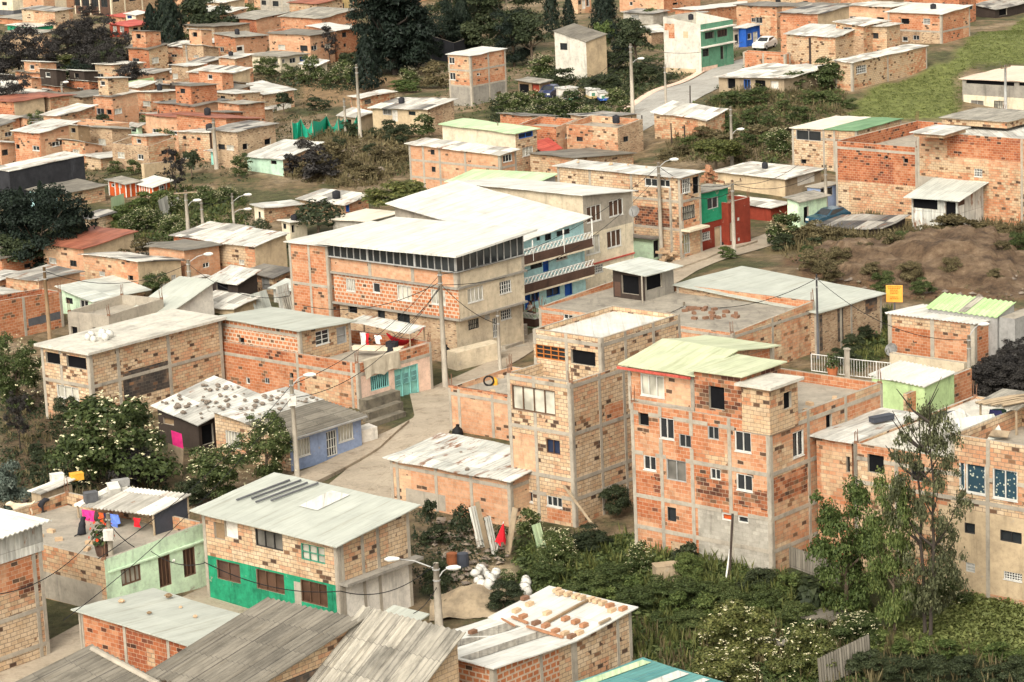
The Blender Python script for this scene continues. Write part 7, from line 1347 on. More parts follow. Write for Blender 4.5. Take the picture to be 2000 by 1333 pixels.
cable('f', 'g', 'cable between the two poles of the upper street', .8); cable('f', 'g', 'lower cable between the two poles of the upper street', 1.2, off=.9); cable('g', 'x', 'cable from the crossarm pole to the cobalt blue house', 1.0); cable('g', air(1560, 315, 245), 'cable from the crossarm pole towards the tan upper house', .6)
cable('i', air(1000, 216, 280), 'first of three cables from the slope pole to the lower left', 1.2); cable('i', air(1002, 208, 280), 'second of three cables from the slope pole to the lower left', 1.2, off=.8); cable('i', air(960, 235, 275), 'third of three cables from the slope pole to the lower left', 1.4, off=1.3); cable('i', 'y', 'cable from the slope pole across the steep street', .8); cable('i', air(1450, 78, 340), 'cable from the slope pole to the dark green house', 1.0)
cable('w', 'ac', 'cable from the lamp pole of the tan house to the dark mast', 1.2); cable('ac', 'ab', 'cable from the dark mast to the thin roof edge pole', .8); cable('ab', air(1040, 640, 165), 'cable from the thin roof edge pole to the beige corner', .8)
cable('d', air(-40, 1150, 118), 'cable from the mint house pole out past the left edge', 1.0); cable('d', 'e', 'cable between the two poles of the mint house', .3, off=.5); cable('e', air(398, 1088, 126), 'cable from the thinner mint house pole to the emerald green wall', .4); cable(air(398, 1098, 126), air(665, 1155, 126), 'cable running along the emerald green front', .5, off=0); cable(air(665, 1155, 126), 'c', 'cable from the emerald green house to the double lamp pole', .7, off=0); cable('c', air(805, 1150, 128), 'short thick cable from the double lamp pole to the white wall', .2, off=1.2)
cable('p', 'o', 'cable from the dark wooden pole to the long lamp arm pole', 1.2); cable('l', 'n', 'cable above the green bank from the crossarm pole', .8); cable('o', air(565, 570, 190), 'cable from the long lamp arm pole to the orange side wall', 1.0)
# =================================================================== helpers for small things
def onroof(b, x, y, lift=.1):
    L, N, R_, B = b.c; n = (N-L).cross(R_-N).normalized(); A = N+V((0, 0, lift)); r = ray(*PX((x, y))); return CAM+r*((A-CAM).dot(n)/r.dot(n))
def single(mb, name, mats, loc, label, cat, group=None, smooth=False):
    _lab(label); ROOTLOC['_'] = V(loc)
    class _R: name = '_'
    o = mb.v; me_o = None
    mb.v = [p-V(loc) for p in mb.v]; ob = mb.obj(name, mats, None, smooth); ob.location = loc; ROOTLOC[ob.name] = V(loc)
    return tag(ob, label, cat, group)
def copies(src, pts, label=None, rz=None, scale=None):
    out = []
    for p in pts:
        c = src.copy(); COL.objects.link(c); c.location = p; c.rotation_euler = (0, 0, RNG.uniform(0, 3) if rz is None else rz)
        if scale: s = RNG.uniform(*scale); c.scale = (s, s*RNG.uniform(.8, 1.2), s*RNG.uniform(.7, 1.1))
        if label: c['label'] = label
        out.append(c)
    return out
def brick(mat, label, group, p, rz=ANG):
    m = MB(); m.cbox((0, 0, 0), .40, .24, .17); o = m.obj('loose_brick', mat); tag(o, label, 'brick', group); o.location = p; o.rotation_euler[2] = rz; return o
for n, c in (('btan', (.50, .35, .22)), ('bred', (.36, .18, .10)), ('bdark', (.20, .11, .07))): flat(n, c, .9, .1)
T(1000, 993); b1, b2, hh = brickroof
tanb = [(370, 660), (490, 685), (535, 697), (605, 710), (650, 722), (695, 738), (765, 793), (135, 745), (35, 795), (270, 815), (405, 970), (515, 965), (430, 668), (345, 640)]
redb = [(750, 757), (850, 780), (85, 840), (410, 857), (487, 880), (550, 907), (258, 910), (333, 952)]; darkb = [(185, 890), (455, 993), (-300, 960), (100, 700)]
for lst, mt, lab in ((tanb, 'btan', 'tan clay brick weighing down the white sheet roof'), (redb, 'bred', 'reddish brick weighing down the white sheet roof'), (darkb, 'bdark', 'dark brown brick weighing down the white sheet roof')):
    o = brick(mt, lab, 'bricks on the white sheet roof', onroof(b2, *lst[0])); copies(o, [onroof(b2 if x > -100 else b1, x, y) for x, y in lst[1:]], rz=ANG+.1)
def beam(b, p, q, label, mat, r=.06, name='beam', lift=.16):
    P, Q_ = onroof(b, *p, lift), onroof(b, *q, lift); m = MB(); d = (Q_-P).normalized(); s = d.cross(V((0, 0, 1))).normalized()*r*2; m.box(P-s/2, Q_-P, s, V((0, 0, r*1.6))); return single(m, name, mat, P, label, name)
beam(b2, (0, 838), (120, 886), 'short rust red metal beam at the roof kink among loose bricks', 'rust' if 'rust' in MATS else 'bred'); beam(b2, (115, 912), (390, 995), 'long rust red metal beam along the roof kink among loose bricks', 'bred'); beam(b2, (250, 892), (588, 706), 'dark brown plank lying up the white sheet roof', 'wood', name='plank'); beam(b2, (668, 890), (752, 850), 'whitish plank near the gable of the white sheet roof', 'wood2', name='plank'); beam(b1, (-80, 850), (20, 905), 'thin red bar on the skylight of the white sheet roof', 'bred', .04)
plain('rustd', (.30, .10, .04), var=.5); plain('sandheap', (.33, .255, .165), var=.45)
T(0, 0, 1)
# stones on the two roofs beside the blue house
def stone_mesh():
    m = MB(); ps = []
    for k in range(3):
        for i in range(6): a = i*1.047+k*.5; r = (.16, .2, .1)[k]*RNG.uniform(.8, 1.15); ps.append(V((r*math.cos(a), r*math.sin(a), k*.09)))
    for k in range(2):
        for i in range(6): a, b_ = k*6+i, k*6+(i+1) % 6; m.face([ps[a], ps[b_], ps[b_+6], ps[a+6]])
    m.face([ps[12+i] for i in range(6)]); return m
plain('stone', (.20, .16, .125)); plain('stonel', (.27, .215, .155))
def scatter_roof(b, n, label, group, s=(0, 1), t=(0, 1), mat='stone', lift=.13):
    L, N, R_, B = b.c; pts = [L+(N-L)*RNG.uniform(*s)+(R_-N)*RNG.uniform(*t)+V((0, 0, lift)) for _ in range(n)]
    o = stone_mesh().obj('stone', mat); tag(o, label, 'stone', group); o.location = pts[0]; o.scale = (.6, .6, .6); copies(o, pts[1:], scale=(.4, .95))
scatter_roof(shack, 52, 'dark stone holding down the white roof of the plank shack', 'stones on the plank shack', lift=.14); scatter_roof(blueb, 38, 'dark stone holding down the white half of the blue house roof', 'stones on the blue house', s=(0, .46), lift=.15)
scatter_roof(cabin, 9, 'brick lump on the patched tin roof of the cabin', 'bricks on the cabin roof', mat='bred', lift=.12)
for b, n, w in ((grey8, 0, ''),): pass
scatter_roof(deep, 4, 'stray brick on the plain grey-green roof below the mint house', 'stray bricks on the grey-green roof', mat='btan', lift=.12)
# rubble sacks and a heap on the loggia roof
def sack():
    m = MB(); m.tube([V((0, 0, .0)), V((0, 0, .1)), V((0, 0, .24)), V((0, 0, .4)), V((0, 0, .46))], [.12, .23, .25, .15, .06], 8); return m
def sacks(pts, label, group, mat='bag'):
    o = sack().obj('sack', mat, smooth=True); tag(o, label, 'sack', group); o.location = pts[0]; copies(o, pts[1:], scale=(.8, 1.25)); 
T(0, 0, 1)
sacks([at_plane((x, y), TZ(loggia)+.2) for x, y in ((172, 665), (183, 668), (196, 662), (206, 665), (214, 660), (200, 655), (178, 657))], 'pale sack of rubble heaped on the white slab roof', 'sacks on the slab roof')
q = []
for i in range(26): x, y = 945+RNG.uniform(-18, 26), 1148+RNG.uniform(-26, 20); p = gp(x, y); q.append(p+V((0, 0, RNG.uniform(0, .5))))
sacks(q, 'white rubble sack in the heap by the bushes', 'heap of white sacks')
sacks([gp(1028+RNG.uniform(-8, 8), 1140+i*6) for i in range(5)], 'white sack behind the roof with loose bricks', 'sacks behind the brick-weighted roof')
def blob(x, y, mat, label, cat='bag', name='bin_bag', s=.4, plane=None):
    P = gp(x, y) if plane is None else on_z(x, y, plane); m = MB(); m.tube([P, P+V((0, 0, s*.3)), P+V((0, 0, s)), P+V((.02, 0, s*1.5)), P+V((.03, 0, s*1.8))], [s*.6, s*.95, s*.8, s*.25, s*.3], 9); return single(m, name, mat, P, label, cat, smooth=True)
blob(871, 694, 'rubber', 'black bin bag hung by the beige corner ramp', plane=.6); blob(894, 852, 'rubber', 'black bin bag beside the rusty tin roof'); blob(1415, 481, 'rubber', 'black bin bag by the brick-red house door')
# =================================================================== sheets, planks and fences
def panel(pts, mat, label, name, cat, th=.04, corr=0, plane=None, group=None):
    "an upright or leaning sheet between two ground points, of a height in metres"
    (x0, y0), (x1, y1), hh, lean = pts; A = gp(x0, y0) if plane is None else on_z(x0, y0, plane); B = gp(x1, y1) if plane is None else on_z(x1, y1, plane); d = B-A; n = V((d.y, -d.x, 0)).normalized(); 
    m = MB(); k = max(2, int(d.length/.09)) if corr else 1
    for i in range(k):
        o0, o1 = (((i % 2)*.05, ((i+1) % 2)*.05) if corr else (0, 0)); a, b = A+d*(i/k)+n*o0, A+d*((i+1)/k)+n*o1; u = V((0, 0, hh))-n*lean
        m.face([a, b, b+u, a+u], 0, [(d.length*i/k, 0), (d.length*(i+1)/k, 0), (d.length*(i+1)/k, hh), (d.length*i/k, hh)]); m.face([a-n*th, a+u-n*th, b+u-n*th, b-n*th], 0)
    return single(m, name, mat, A, label, cat, group)
panel(((1516, 1098), (1640, 1142), 1.1, 0), 'asb', 'corrugated zinc fence at the foot of the largest house', 'sheet_fence', 'fence', corr=1)
panel(((1602, 1345), (1702, 1296), 1.4, .1), 'asb', 'corrugated zinc fence running diagonally at the bottom of the garden', 'sheet_fence', 'fence', corr=1)
panel(((858, 416), (946, 392), 1.3, 0), 'netgreen', 'green board fence on the bank', 'board_fence', 'fence') if False else panel(((219, 418), (244, 409), 1.5, 0), 'sage', 'small green slatted fence on the green bank', 'board_fence', 'fence')
for i, (a, b, hh, ln) in enumerate((((934, 1072), (946, 1068), 2.2, .5), ((950, 1078), (958, 1076), 2.6, .7), ((962, 1084), (972, 1080), 2.0, .4), ((986, 1080), (996, 1084), 2.4, .6))): panel((a, b, hh, ln), ('zincr', 'wood2', 'zincr', 'wood2')[i], ('tallest leaning tin sheet by the peach brick wall', 'pale board leaning beside the red cloth', 'short tin sheet leaning by the red cloth', 'board leaning at the foot of the tower')[i], 'leaning_sheet', 'sheet', corr=i % 2 == 0)
panel(((1060, 1110), (1076, 1104), 2.2, .6), 'sage', 'greenish sheet with a hole leaning at the foot of the tower', 'leaning_sheet', 'sheet'); panel(((316, 430), (334, 420), 1.8, .2), 'zincw2', 'pale tin panel standing on the green bank', 'leaning_sheet', 'sheet'); panel(((336, 408), (352, 400), 1.2, .2), 'zincw2', 'smaller pale tin panel behind the first on the green bank', 'leaning_sheet', 'sheet')
panel(((1688, 418), (1705, 410), 0.1, 0), 'wood', 'flat board in the dry grass', 'board', 'board') if False else None
m = MB(); A, B = gp(1932, 418), gp(2006, 408)
for i in range(26):
    p = A.lerp(B, i/25); hh = RNG.uniform(1.3, 2.0); m.cbox(p-V((0, 0, .3)), .16, .04, hh+.3, rz=RNG.uniform(-.3, .3), tilt=RNG.uniform(-.06, .06))
for z in (.5, 1.1): m.box(A+V((0, .05, z)), B-A, (0, .05, 0), (0, 0, .08))
single(m, 'picket_fence', 'wood2', A, 'ragged grey picket fence right of the tin shack', 'fence')
m = MB(); A, B = gp(-8, 226), gp(50, 222)
for i in range(9): p = A.lerp(B, i/8); m.tube([p, p+V((0, 0, 2.4))], .06, 5)
for z in (.6, 1.2, 1.8, 2.3): m.tube([A+V((0, 0, z)), B+V((0, 0, z))], .02, 4)
single(m, 'wire_fence', 'conc', A, 'wire fence on pale posts at the left edge', 'fence')
# green netting fence by the tall poles
m = MB(); pts = [(572, 274), (590, 268), (612, 272), (640, 262), (662, 268), (676, 262), (700, 258)]; G_ = [gp(*p) for p in pts]
for i, (a, b) in enumerate(zip(G_, G_[1:])):
    for k in range(6):
        p, q = a.lerp(b, k/6), a.lerp(b, (k+1)/6); s0, s1 = .25*math.sin(k*1.7+i), .25*math.sin((k+1)*1.7+i); h0, h1 = 1.9-.7*math.sin(math.pi*k/6)*(i % 2+.5), 1.9-.7*math.sin(math.pi*(k+1)/6)*(i % 2+.5)
        m.face([p+V((0, s0, 0)), q+V((0, s1, 0)), q+V((0, -s1, h1)), p+V((0, -s0, h0))], 0)
for p in G_: m.tube([p, p+V((0, 0, 2.1))], .05, 5, 1)
single(m, 'netting_fence', ['netgreen', 'wood2'], G_[0], 'sagging bright green netting fence below the pale sheds', 'fence')
# posts beside the steep street
m = MB(); m.tube([(0, 0, -.2), (0.05, 0, 2.1)], .07, 5); o = m.obj('fence_post', 'dwood'); tag(o, 'dark wooden fence post on the verge of the steep street', 'fence post', 'posts by the steep street'); o.location = gp(1200, 286)
copies(o, [gp(x, y) for x, y in ((1216, 278), (1226, 274), (1236, 268), (1255, 266), (1312, 282), (1338, 286), (1348, 206))])
# =================================================================== sign
P = gp(1748, 640); zt = vert_z(P, 590); z1 = vert_z(P, 557); o = thing('warning_sign', P, 'orange notice board with small red lettering on a post above the metal roof', 'sign')
m = MB(); m.tube([P, P+V((0, 0, zt-P.z+.3))], .06, 6); m.obj('post', 'dgrey', o)
wd = 32*(P-CAM).length/F; e = V((math.cos(ANG*.35), -math.sin(ANG*.35), 0)); n = V((-math.sin(ANG*.35), -math.cos(ANG*.35), 0)); c0 = V((P.x, P.y, zt))-e*wd/2+n*.08; hb = z1-zt
m = MB(); m.box(c0, e*wd, n*.04, V((0, 0, hb))); brd = m.obj('board', 'orsign', o)
m = MB(); rr = random.Random(5)
for row, (a, b) in zip((.88, .78, .68, .58, .48, .28, .18), ((.08, .92), (.14, .86), (.26, .72), (.26, .74), (.26, .72), (.26, .72), (.24, .74))):
    u = a
    while u < b: w_ = rr.uniform(.05, .14); m.box(c0+e*wd*u+n*.041+V((0, 0, hb*row)), e*wd*min(w_, b-u), n*.006, V((0, 0, hb*.055))); u += w_+.025
subpart(m.obj('lettering', 'orsign_text', o), brd)
# =================================================================== cars
def car(x, y, rz, mat, label):
    P = gp(x, y); o = thing('parked_car', P, label, 'car'); M = Matrix.Translation(P) @ Matrix.Rotation(rz, 4, 'Z'); tr = lambda p: M @ V(p)
    prof = [(-1.95, .35), (-1.98, .75), (-1.75, .92), (-.85, .98), (-.15, 1.42), (1.15, 1.45), (1.75, 1.0), (1.95, .9), (1.98, .35)]
    m = MB(); wv = lambda z: .80 if z < 1.1 else .62
    for (x0, z0), (x1, z1) in zip(prof, prof[1:]): m.face([tr((x0, -wv(z0), z0)), tr((x0, wv(z0), z0)), tr((x1, wv(z1), z1)), tr((x1, -wv(z1), z1))][::-1])
    for s in (-1, 1):
        f_ = [tr((a, s*wv(z), z)) for a, z in prof]; m.face(f_ if s < 0 else f_[::-1])
    m.face([tr(p) for p in ((-1.95, -.8, .35), (-1.95, .8, .35), (1.98, .8, .35), (1.98, -.8, .35))]); m.obj('body', mat, o)
    for (a, b, nm) in (((-.80, 1.0), (-.18, 1.40), 'windscreen'), ((1.2, 1.42), (1.70, 1.04), 'rear_window')):
        g = MB(); g.face([tr((a[0], -.66, a[1]+.02)), tr((b[0], -.56, b[1]+.02)), tr((b[0], .56, b[1]+.02)), tr((a[0], .66, a[1]+.02))][::-1]); g.obj(nm, 'glass', o)
    for s in (-1, 1):
        g = MB(); f_ = [tr((-.65, s*.79, 1.02)), tr((1.45, s*.77, 1.04)), tr((1.1, s*.655, 1.38)), tr((-.12, s*.655, 1.36))]; g.face(f_ if s < 0 else f_[::-1]); g.obj('side_window', 'glass', o)
        h_ = MB(); h_.cbox(tr((-1.93, s*.58, .62)), .12, .34, .18, rz); h_.obj('headlight', 'fwhite', o); t_ = MB(); t_.cbox(tr((1.95, s*.62, .7)), .08, .25, .2, rz); t_.obj('tail_light', 'redc', o)
        for wx in (-1.25, 1.25):
            w_ = MB(); c = V((wx, s*.72, .31)); w_.tube([tr(c+V((0, -.1, 0))), tr(c+V((0, .1, 0)))], .31, 14); ww = w_.obj('wheel', 'rubber', o); q = MB(); q.tube([tr(c+V((0, s*.1, 0))), tr(c+V((0, s*.12, 0)))], .18, 10); subpart(q.obj('rim', 'fgrey', o), ww)
car(1618, 440, rad(40), 'carblue', 'teal blue car parked behind the pole by the mint house'); flat('carwhite', (.7, .7, .68), .3, .5); flat('cardark', (.02, .03, .09), .3, .5)
car(1494, 96, rad(60), 'carwhite', 'white car parked at the top of the steep street'); car(1073, 192, rad(70), 'cardark', 'dark blue car beside the open car shelter')
# white food kiosks among the bushes
def kiosk(x, y, w, hgt, label, lower, rz=.2):
    P = gp(x, y); s = (P-CAM).length/F; W_, H_ = w*s, hgt*s; o = thing('kiosk', P, label, 'kiosk'); m = MB(); m.cbox(P+V((0, 0, .35)), W_, 1.8, H_-.35, rz); m.obj('body', 'white', o); m = MB(); m.cbox(P+V((0, 0, .3)), W_+.04, 1.84, (H_)*.22, rz); m.obj('skirt', lower, o)
    m = MB(); m.cbox(P+V((0, 0, H_)), W_+.25, 2.05, .08, rz); m.obj('roof', 'zincw2', o); M = Matrix.Rotation(rz, 3, 'Z'); m = MB(); m.cbox(P+M @ V((-W_*.12, -.9, H_*.45)), W_*.34, .06, H_*.3, rz); m.obj('emblem', 'green2', o)
    for sx in (-1, 1): m = MB(); c = P+M @ V((sx*W_*.3, -.8, .28)); m.tube([c, c+M @ V((0, .2, 0))], .28, 10); m.obj('wheel', 'rubber', o)
kiosk(1108, 196, 30, 24, 'grey-sided white kiosk at the end of the kiosk row', 'grey', .5); kiosk(1118, 198, 18, 18, 'white kiosk with a green corner in the kiosk row', 'green'); kiosk(1158, 196, 20, 22, 'white kiosk with an orange base in the kiosk row', 'yellow'); kiosk(1178, 200, 17, 20, 'small white kiosk with a blue base beside the road slope', 'blue2', .1)
# =================================================================== terrace life
zf = mb_.floor
T(0, 0, 1)
def canopy(label, N, L, R, g, plane, roof, posts=True, faces='', wall='tarp', over=.15, corr=0, name='shelter', cat='shelter'):
    h = House(label, cat, name); b = h.blk(N, L, R, g=g, plane=plane, zb=plane, mat=wall, frame=False, faces=faces, capped=False); h.roof(b, roof, over=over, corr=corr, jit=.05)
    if posts:
        for c in b.c: m = MB(); m.tube([V((c.x, c.y, plane)), c], .06, 6); m.obj('post', 'wood2', h.root)
    return h, b
ch, cb = canopy('laundry shelter with a pale corrugated roof and dark tarpaulin side on the mint house terrace', (299, 1006), (152, 988), (366, 970), 1046, zf+.01, 'patch2', faces='RB', corr=.3)
def garment(b, f, u, drop, w, hgt, mat, label, kind_=0):
    p = b.pt(f, u, min(b.top(f, u), 99)-drop, .1); d = b.fr[f][1]; m = MB(); n = b.fr[f][2]
    if kind_: sh = [(-.5, 0), (-.7, -.35), (-.45, -.4), (-.4, -1), (.4, -1), (.45, -.4), (.7, -.35), (.5, 0)]
    else: sh = [(-.5, 0), (-.48, -.5), (-.52, -1), (.5, -.97), (.46, -.5), (.5, 0)]
    q = [p+d*(x*w)+V((0, 0, y*hgt))+n*(.05*math.sin(x*9+y*5)) for x, y in sh]; m.face(q); m.face([a-n*.015 for a in q[::-1]]); return single(m, 'hanging_garment', mat, p, label, 'laundry')
ln = cb.fr['L'][3]
garment(cb, 'L', ln*.12, .15, .5, 1.1, 'pink2', 'magenta garment hanging under the laundry shelter', 1); garment(cb, 'L', ln*.2, .15, .4, .7, 'pink2', 'pink cloth next to the magenta garment', 0); garment(cb, 'L', ln*.33, .2, .35, .6, 'orp', 'small orange garment hanging under the laundry shelter', 1); garment(cb, 'L', ln*.41, .2, .5, 1.0, 'navy', 'navy shirt hanging under the laundry shelter', 1); garment(cb, 'L', ln*.50, .2, .6, 1.25, 'bluec', 'light blue dress hanging under the laundry shelter', 1); garment(cb, 'L', ln*.8, .25, .5, .5, 'redc', 'red cloth in the shade of the laundry shelter', 0)
hh2, hb = canopy('raised animal hutch on brick legs with a pale tin roof, on the mint terrace', (80, 965), (61, 961), (140, 940), 985, zf+.02, 'patch2', posts=False, faces='', name='hutch', cat='hutch')
m = MB(); L, N, R_, B = hb.c; q = [L, N, R_, B]; zt = TZ(hb)
for i in range(4): a, c = q[i], q[(i+1) % 4]; m.face([V((a.x, a.y, zt-.75)), V((c.x, c.y, zt-.75)), V((c.x, c.y, zt)), V((a.x, a.y, zt))])
m.face([V((p.x, p.y, zt-.75)) for p in q[::-1]]); m.obj('hutch_box', 'wood2', hh2.root)
for p in q: m = MB(); m.cbox(V((p.x, p.y, zf))+(sum(q, V((0, 0, 0)))/4-p)*.08, .2, .2, zt-.75-zf, ANG); m.obj('leg', 'bred', hh2.root)
def junkbox(x, y, plane, sx, sy, sz, mat, label, rz=0.4, name='box', cat='box', tilt=0):
    P = on_z(x, y, plane) if plane is not None else gp(x, y); m = MB(); m.cbox(P, sx, sy, sz, rz, 0, tilt); m.cbox(P+V((0, 0, sz)), sx*1.04, sy*1.04, .03, rz, 0, tilt); return single(m, name, mat, P, label, cat)
zr = TZ(hb)+.15
junkbox(112, 940, zr, .7, .5, .4, 'white', 'white box on the hutch roof'); junkbox(150, 937, zr, .7, .5, .35, 'yell', 'yellow box on the hutch roof'); _j = lambda x, y: onroof(cb, x, y).z
junkbox(178, 980, _j(178, 980), .7, .5, .5, 'dgrey', 'dark grey box among the junk by the laundry shelter'); junkbox(222, 962, _j(222, 962), .6, .5, .4, 'bag', 'white tilted box among the junk by the laundry shelter', tilt=.4); junkbox(236, 950, _j(236, 950), .9, .4, .35, 'grey', 'grey slab box behind the junk by the laundry shelter')
pt = on_z(198, 1070, zf); 
def pot(x, y, plane, label, fl='redbloom', s=1.0, mat='brown'):
    P = on_z(x, y, plane); o = thing('potted_plant', P, label, 'plant'); m = MB(); m.lathe(P, [(.22*s, 0), (.3*s, .45*s), (.26*s, .45*s)], 10); m.obj('pot', mat, o); d = sph(120); d[:, 2] = np.abs(d[:, 2]); C = d*np.array([.42, .42, .95])*s*(.4+.6*NR.rand(120))[:, None]+np.array([0, 0, .45*s]); me = leafmesh('foliage', leaves(C, d+np.array([0, 0, .3]), np.full(120, .2*s))); me.materials.clear(); me.materials.append(MATS['leaf_elder']); c = bpy.data.objects.new('foliage', me); COL.objects.link(c); c.parent = o
    if fl: d = sph(16); d[:, 2] = np.abs(d[:, 2]); me = leafmesh('blossoms', leaves(d*np.array([.45, .45, .95])*s+np.array([0, 0, .5*s]), d, np.full(16, .13*s), 1.0)); me.materials.clear(); me.materials.append(MATS[fl]); c = bpy.data.objects.new('blossoms', me); COL.objects.link(c); c.parent = o
pot(202, 1085, zf, 'red-flowered plant in a brown planter on the mint terrace', s=1.5); 
# people and dogs (one continuous skinned surface each)
def skinned(name, loc, rz, verts, edges, radii, mat, root=None, sub=2):
    me = bpy.data.meshes.new(name); M = Matrix.Rotation(rz, 3, 'Z'); me.from_pydata([tuple(M @ V(v)) for v in verts], edges, []); me.materials.append(MATS[mat]); ob = bpy.data.objects.new(name, me); COL.objects.link(ob); ob.location = loc
    sm = ob.modifiers.new('skin', 'SKIN'); sm.use_smooth_shade = True
    for i, r in enumerate(radii): me.skin_vertices[0].data[i].radius = (r, r) if not isinstance(r, tuple) else r
    me.skin_vertices[0].data[0].use_root = True
    ss = ob.modifiers.new('sub', 'SUBSURF'); ss.levels = ss.render_levels = sub
    if root: ob.parent = root; ob.location = (0, 0, 0)
    return ob
def dog(x, y, plane, rz, mat, label, sit=False, s=1.0):
    P = on_z(x, y, plane); o = thing('dog', P, label, 'dog')
    if sit: vs = [(0, 0, .2), (.12, 0, .36), (.2, 0, .52), (.24, 0, .68), (.36, 0, .70), (.44, 0, .66), (.12, .09, .1), (.26, .1, .03), (.12, -.09, .1), (.26, -.1, .03), (.22, .08, .3), (.25, .08, .03), (.22, -.08, .3), (.25, -.08, .03), (-.14, .0, .08), (-.36, .04, .05), (.22, .06, .78), (.22, -.06, .78)]; es = [(0, 1), (1, 2), (2, 3), (3, 4), (4, 5), (0, 6), (6, 7), (0, 8), (8, 9), (2, 10), (10, 11), (2, 12), (12, 13), (0, 14), (14, 15), (3, 16), (3, 17)]; rs = [.15, .14, .12, .09, .07, .04, .09, .035, .09, .035, .05, .03, .05, .03, .035, .02, .025, .025]
    else: vs = [(0, 0, .44), (.22, 0, .45), (.42, 0, .48), (.56, 0, .60), (.70, 0, .62), (.82, 0, .57), (-.2, 0, .45), (-.3, 0, .5), (-.46, 0, .62), (.40, .1, .3), (.41, .1, .03), (.40, -.1, .3), (.41, -.1, .03), (-.2, .1, .30), (-.28, .1, .17), (-.24, .1, .02), (-.2, -.1, .30), (-.28, -.1, .17), (-.24, -.1, .02), (.60, .07, .72), (.60, -.07, .72)]; es = [(0, 1), (1, 2), (2, 3), (3, 4), (4, 5), (0, 6), (6, 7), (7, 8), (2, 9), (9, 10), (2, 11), (11, 12), (6, 13), (13, 14), (14, 15), (6, 16), (16, 17), (17, 18), (3, 19), (3, 20)]; rs = [.13, .15, .16, .10, .09, .045, .14, .05, .025, .06, .035, .06, .035, .08, .04, .035, .08, .04, .035, .025, .025]
    vs = [tuple(c*s for c in v) for v in vs]; skinned('body', P, rz, vs, es, [r*s for r in rs], mat, o, 2)
dog(50, 1008, zf, 3.4, 'dogcream', 'cream dog sniffing at the terrace edge below the hutch', s=1.25); dog(67, 1004, zf, .4, 'black', 'black dog standing behind the cream dog', s=1.1); dog(36, 1006, zf, .9, 'dwood', 'dark mottled dog facing the cream dog', s=1.0); dog(157, 1046, zf, 1.0, 'black', 'black dog sitting on the open terrace by the laundry shelter', sit=True, s=1.2)
# porch of the turquoise house with the woman on it
T(0, 0, 1)
po = balch_root = None
ph_ = House('small turquoise porch with a brown and white lattice parapet below the balconies', 'porch', 'porch'); pb = ph_.blk((1044, 613), (1016, 609), (1069, 605), g=641, mat='mint', parapet=.95, frame=False, floor='conc')
for f in 'LR':
    ln_ = pb.fr[f][3]; d, n = pb.fr[f][1], pb.fr[f][2]; zt = TZ(pb); m = MB(); m.box(pb.pt(f, 0, zt-1.0, 0), d*ln_, n*.04, V((0, 0, .55))); m.obj('parapet_panel', 'brown', ph_.root)
    m = MB(); k = max(3, int(ln_/.3)); m.box(pb.pt(f, 0, zt-.42, 0), d*ln_, n*.05, V((0, 0, .05))); m.box(pb.pt(f, 0, zt-.08, 0), d*ln_, n*.05, V((0, 0, .08)))
    for i in range(k): a0, a1 = ln_*i/k, ln_*(i+1)/k; m.tube([pb.pt(f, a0, zt-.4, .05), pb.pt(f, a1, zt-.06, .05)], .03, 4); m.tube([pb.pt(f, a0, zt-.06, .05), pb.pt(f, a1, zt-.4, .05)], .03, 4)
    m.obj('parapet_lattice', 'fwhite', ph_.root)
C0 = sum(pb.c, V((0, 0, 0)))/4; P = V((C0.x-.25, C0.y+.1, pb.floor)); o = thing('person', P, 'woman with long black hair and a white top on the small porch', 'person')
rzp = 2.2
vs = [(0, 0, .92), (0, 0, 1.1), (0, .01, 1.3), (0, .0, 1.42), (0, -.01, 1.5), (.01, .02, 1.58), (.02, .03, 1.68), (.18, 0, 1.38), (.25, .05, 1.12), (.14, .26, 1.05), (.06, .33, 1.08), (-.18, 0, 1.38), (-.26, .04, 1.12), (-.16, .24, 1.02), (-.08, .31, 1.05), (.10, 0, .86), (.10, .03, .46), (.10, 0, .06), (.10, .14, .03), (-.10, 0, .86), (-.10, .02, .46), (-.10, 0, .06), (-.10, .14, .03)]
es = [(0, 1), (1, 2), (2, 3), (3, 4), (4, 5), (5, 6), (3, 7), (7, 8), (8, 9), (9, 10), (3, 11), (11, 12), (12, 13), (13, 14), (0, 15), (15, 16), (16, 17), (17, 18), (0, 19), (19, 20), (20, 21), (21, 22)]
rs = [(.16, .11), (.13, .10), (.16, .11), (.12, .09), .05, (.085, .10), (.08, .095), .055, .045, .036, .028, .055, .045, .036, .028, .09, .06, .042, .035, .09, .06, .042, .035]
skinned('body', P, rzp, vs, es, rs, 'skin', o)
skinned('white_top', P, rzp, [(0, 0, .95), (0, 0, 1.1), (0, .01, 1.3), (0, 0, 1.41), (.18, 0, 1.37), (.245, .04, 1.16), (-.18, 0, 1.37), (-.255, .04, 1.16)], [(0, 1), (1, 2), (2, 3), (3, 4), (4, 5), (3, 6), (6, 7)], [(.185, .135), (.16, .125), (.185, .135), (.14, .11), .075, .062, .075, .062], 'whitec', o)
skinned('trousers', P, rzp, [(0, 0, .93), (.10, 0, .84), (.10, .03, .46), (.10, 0, .12), (-.10, 0, .84), (-.10, .02, .46), (-.10, 0, .12)], [(0, 1), (1, 2), (2, 3), (0, 4), (4, 5), (5, 6)], [(.17, .125), .105, .075, .06, .105, .075, .06], 'navy', o)
skinned('hair', P, rzp, [(0, 0, 1.72), (0, -.04, 1.62), (0, -.09, 1.48), (0, -.10, 1.32), (0, -.09, 1.18)], [(0, 1), (1, 2), (2, 3), (3, 4)], [.085, (.115, .10), (.11, .06), (.09, .05), (.04, .03)], 'hair', o)
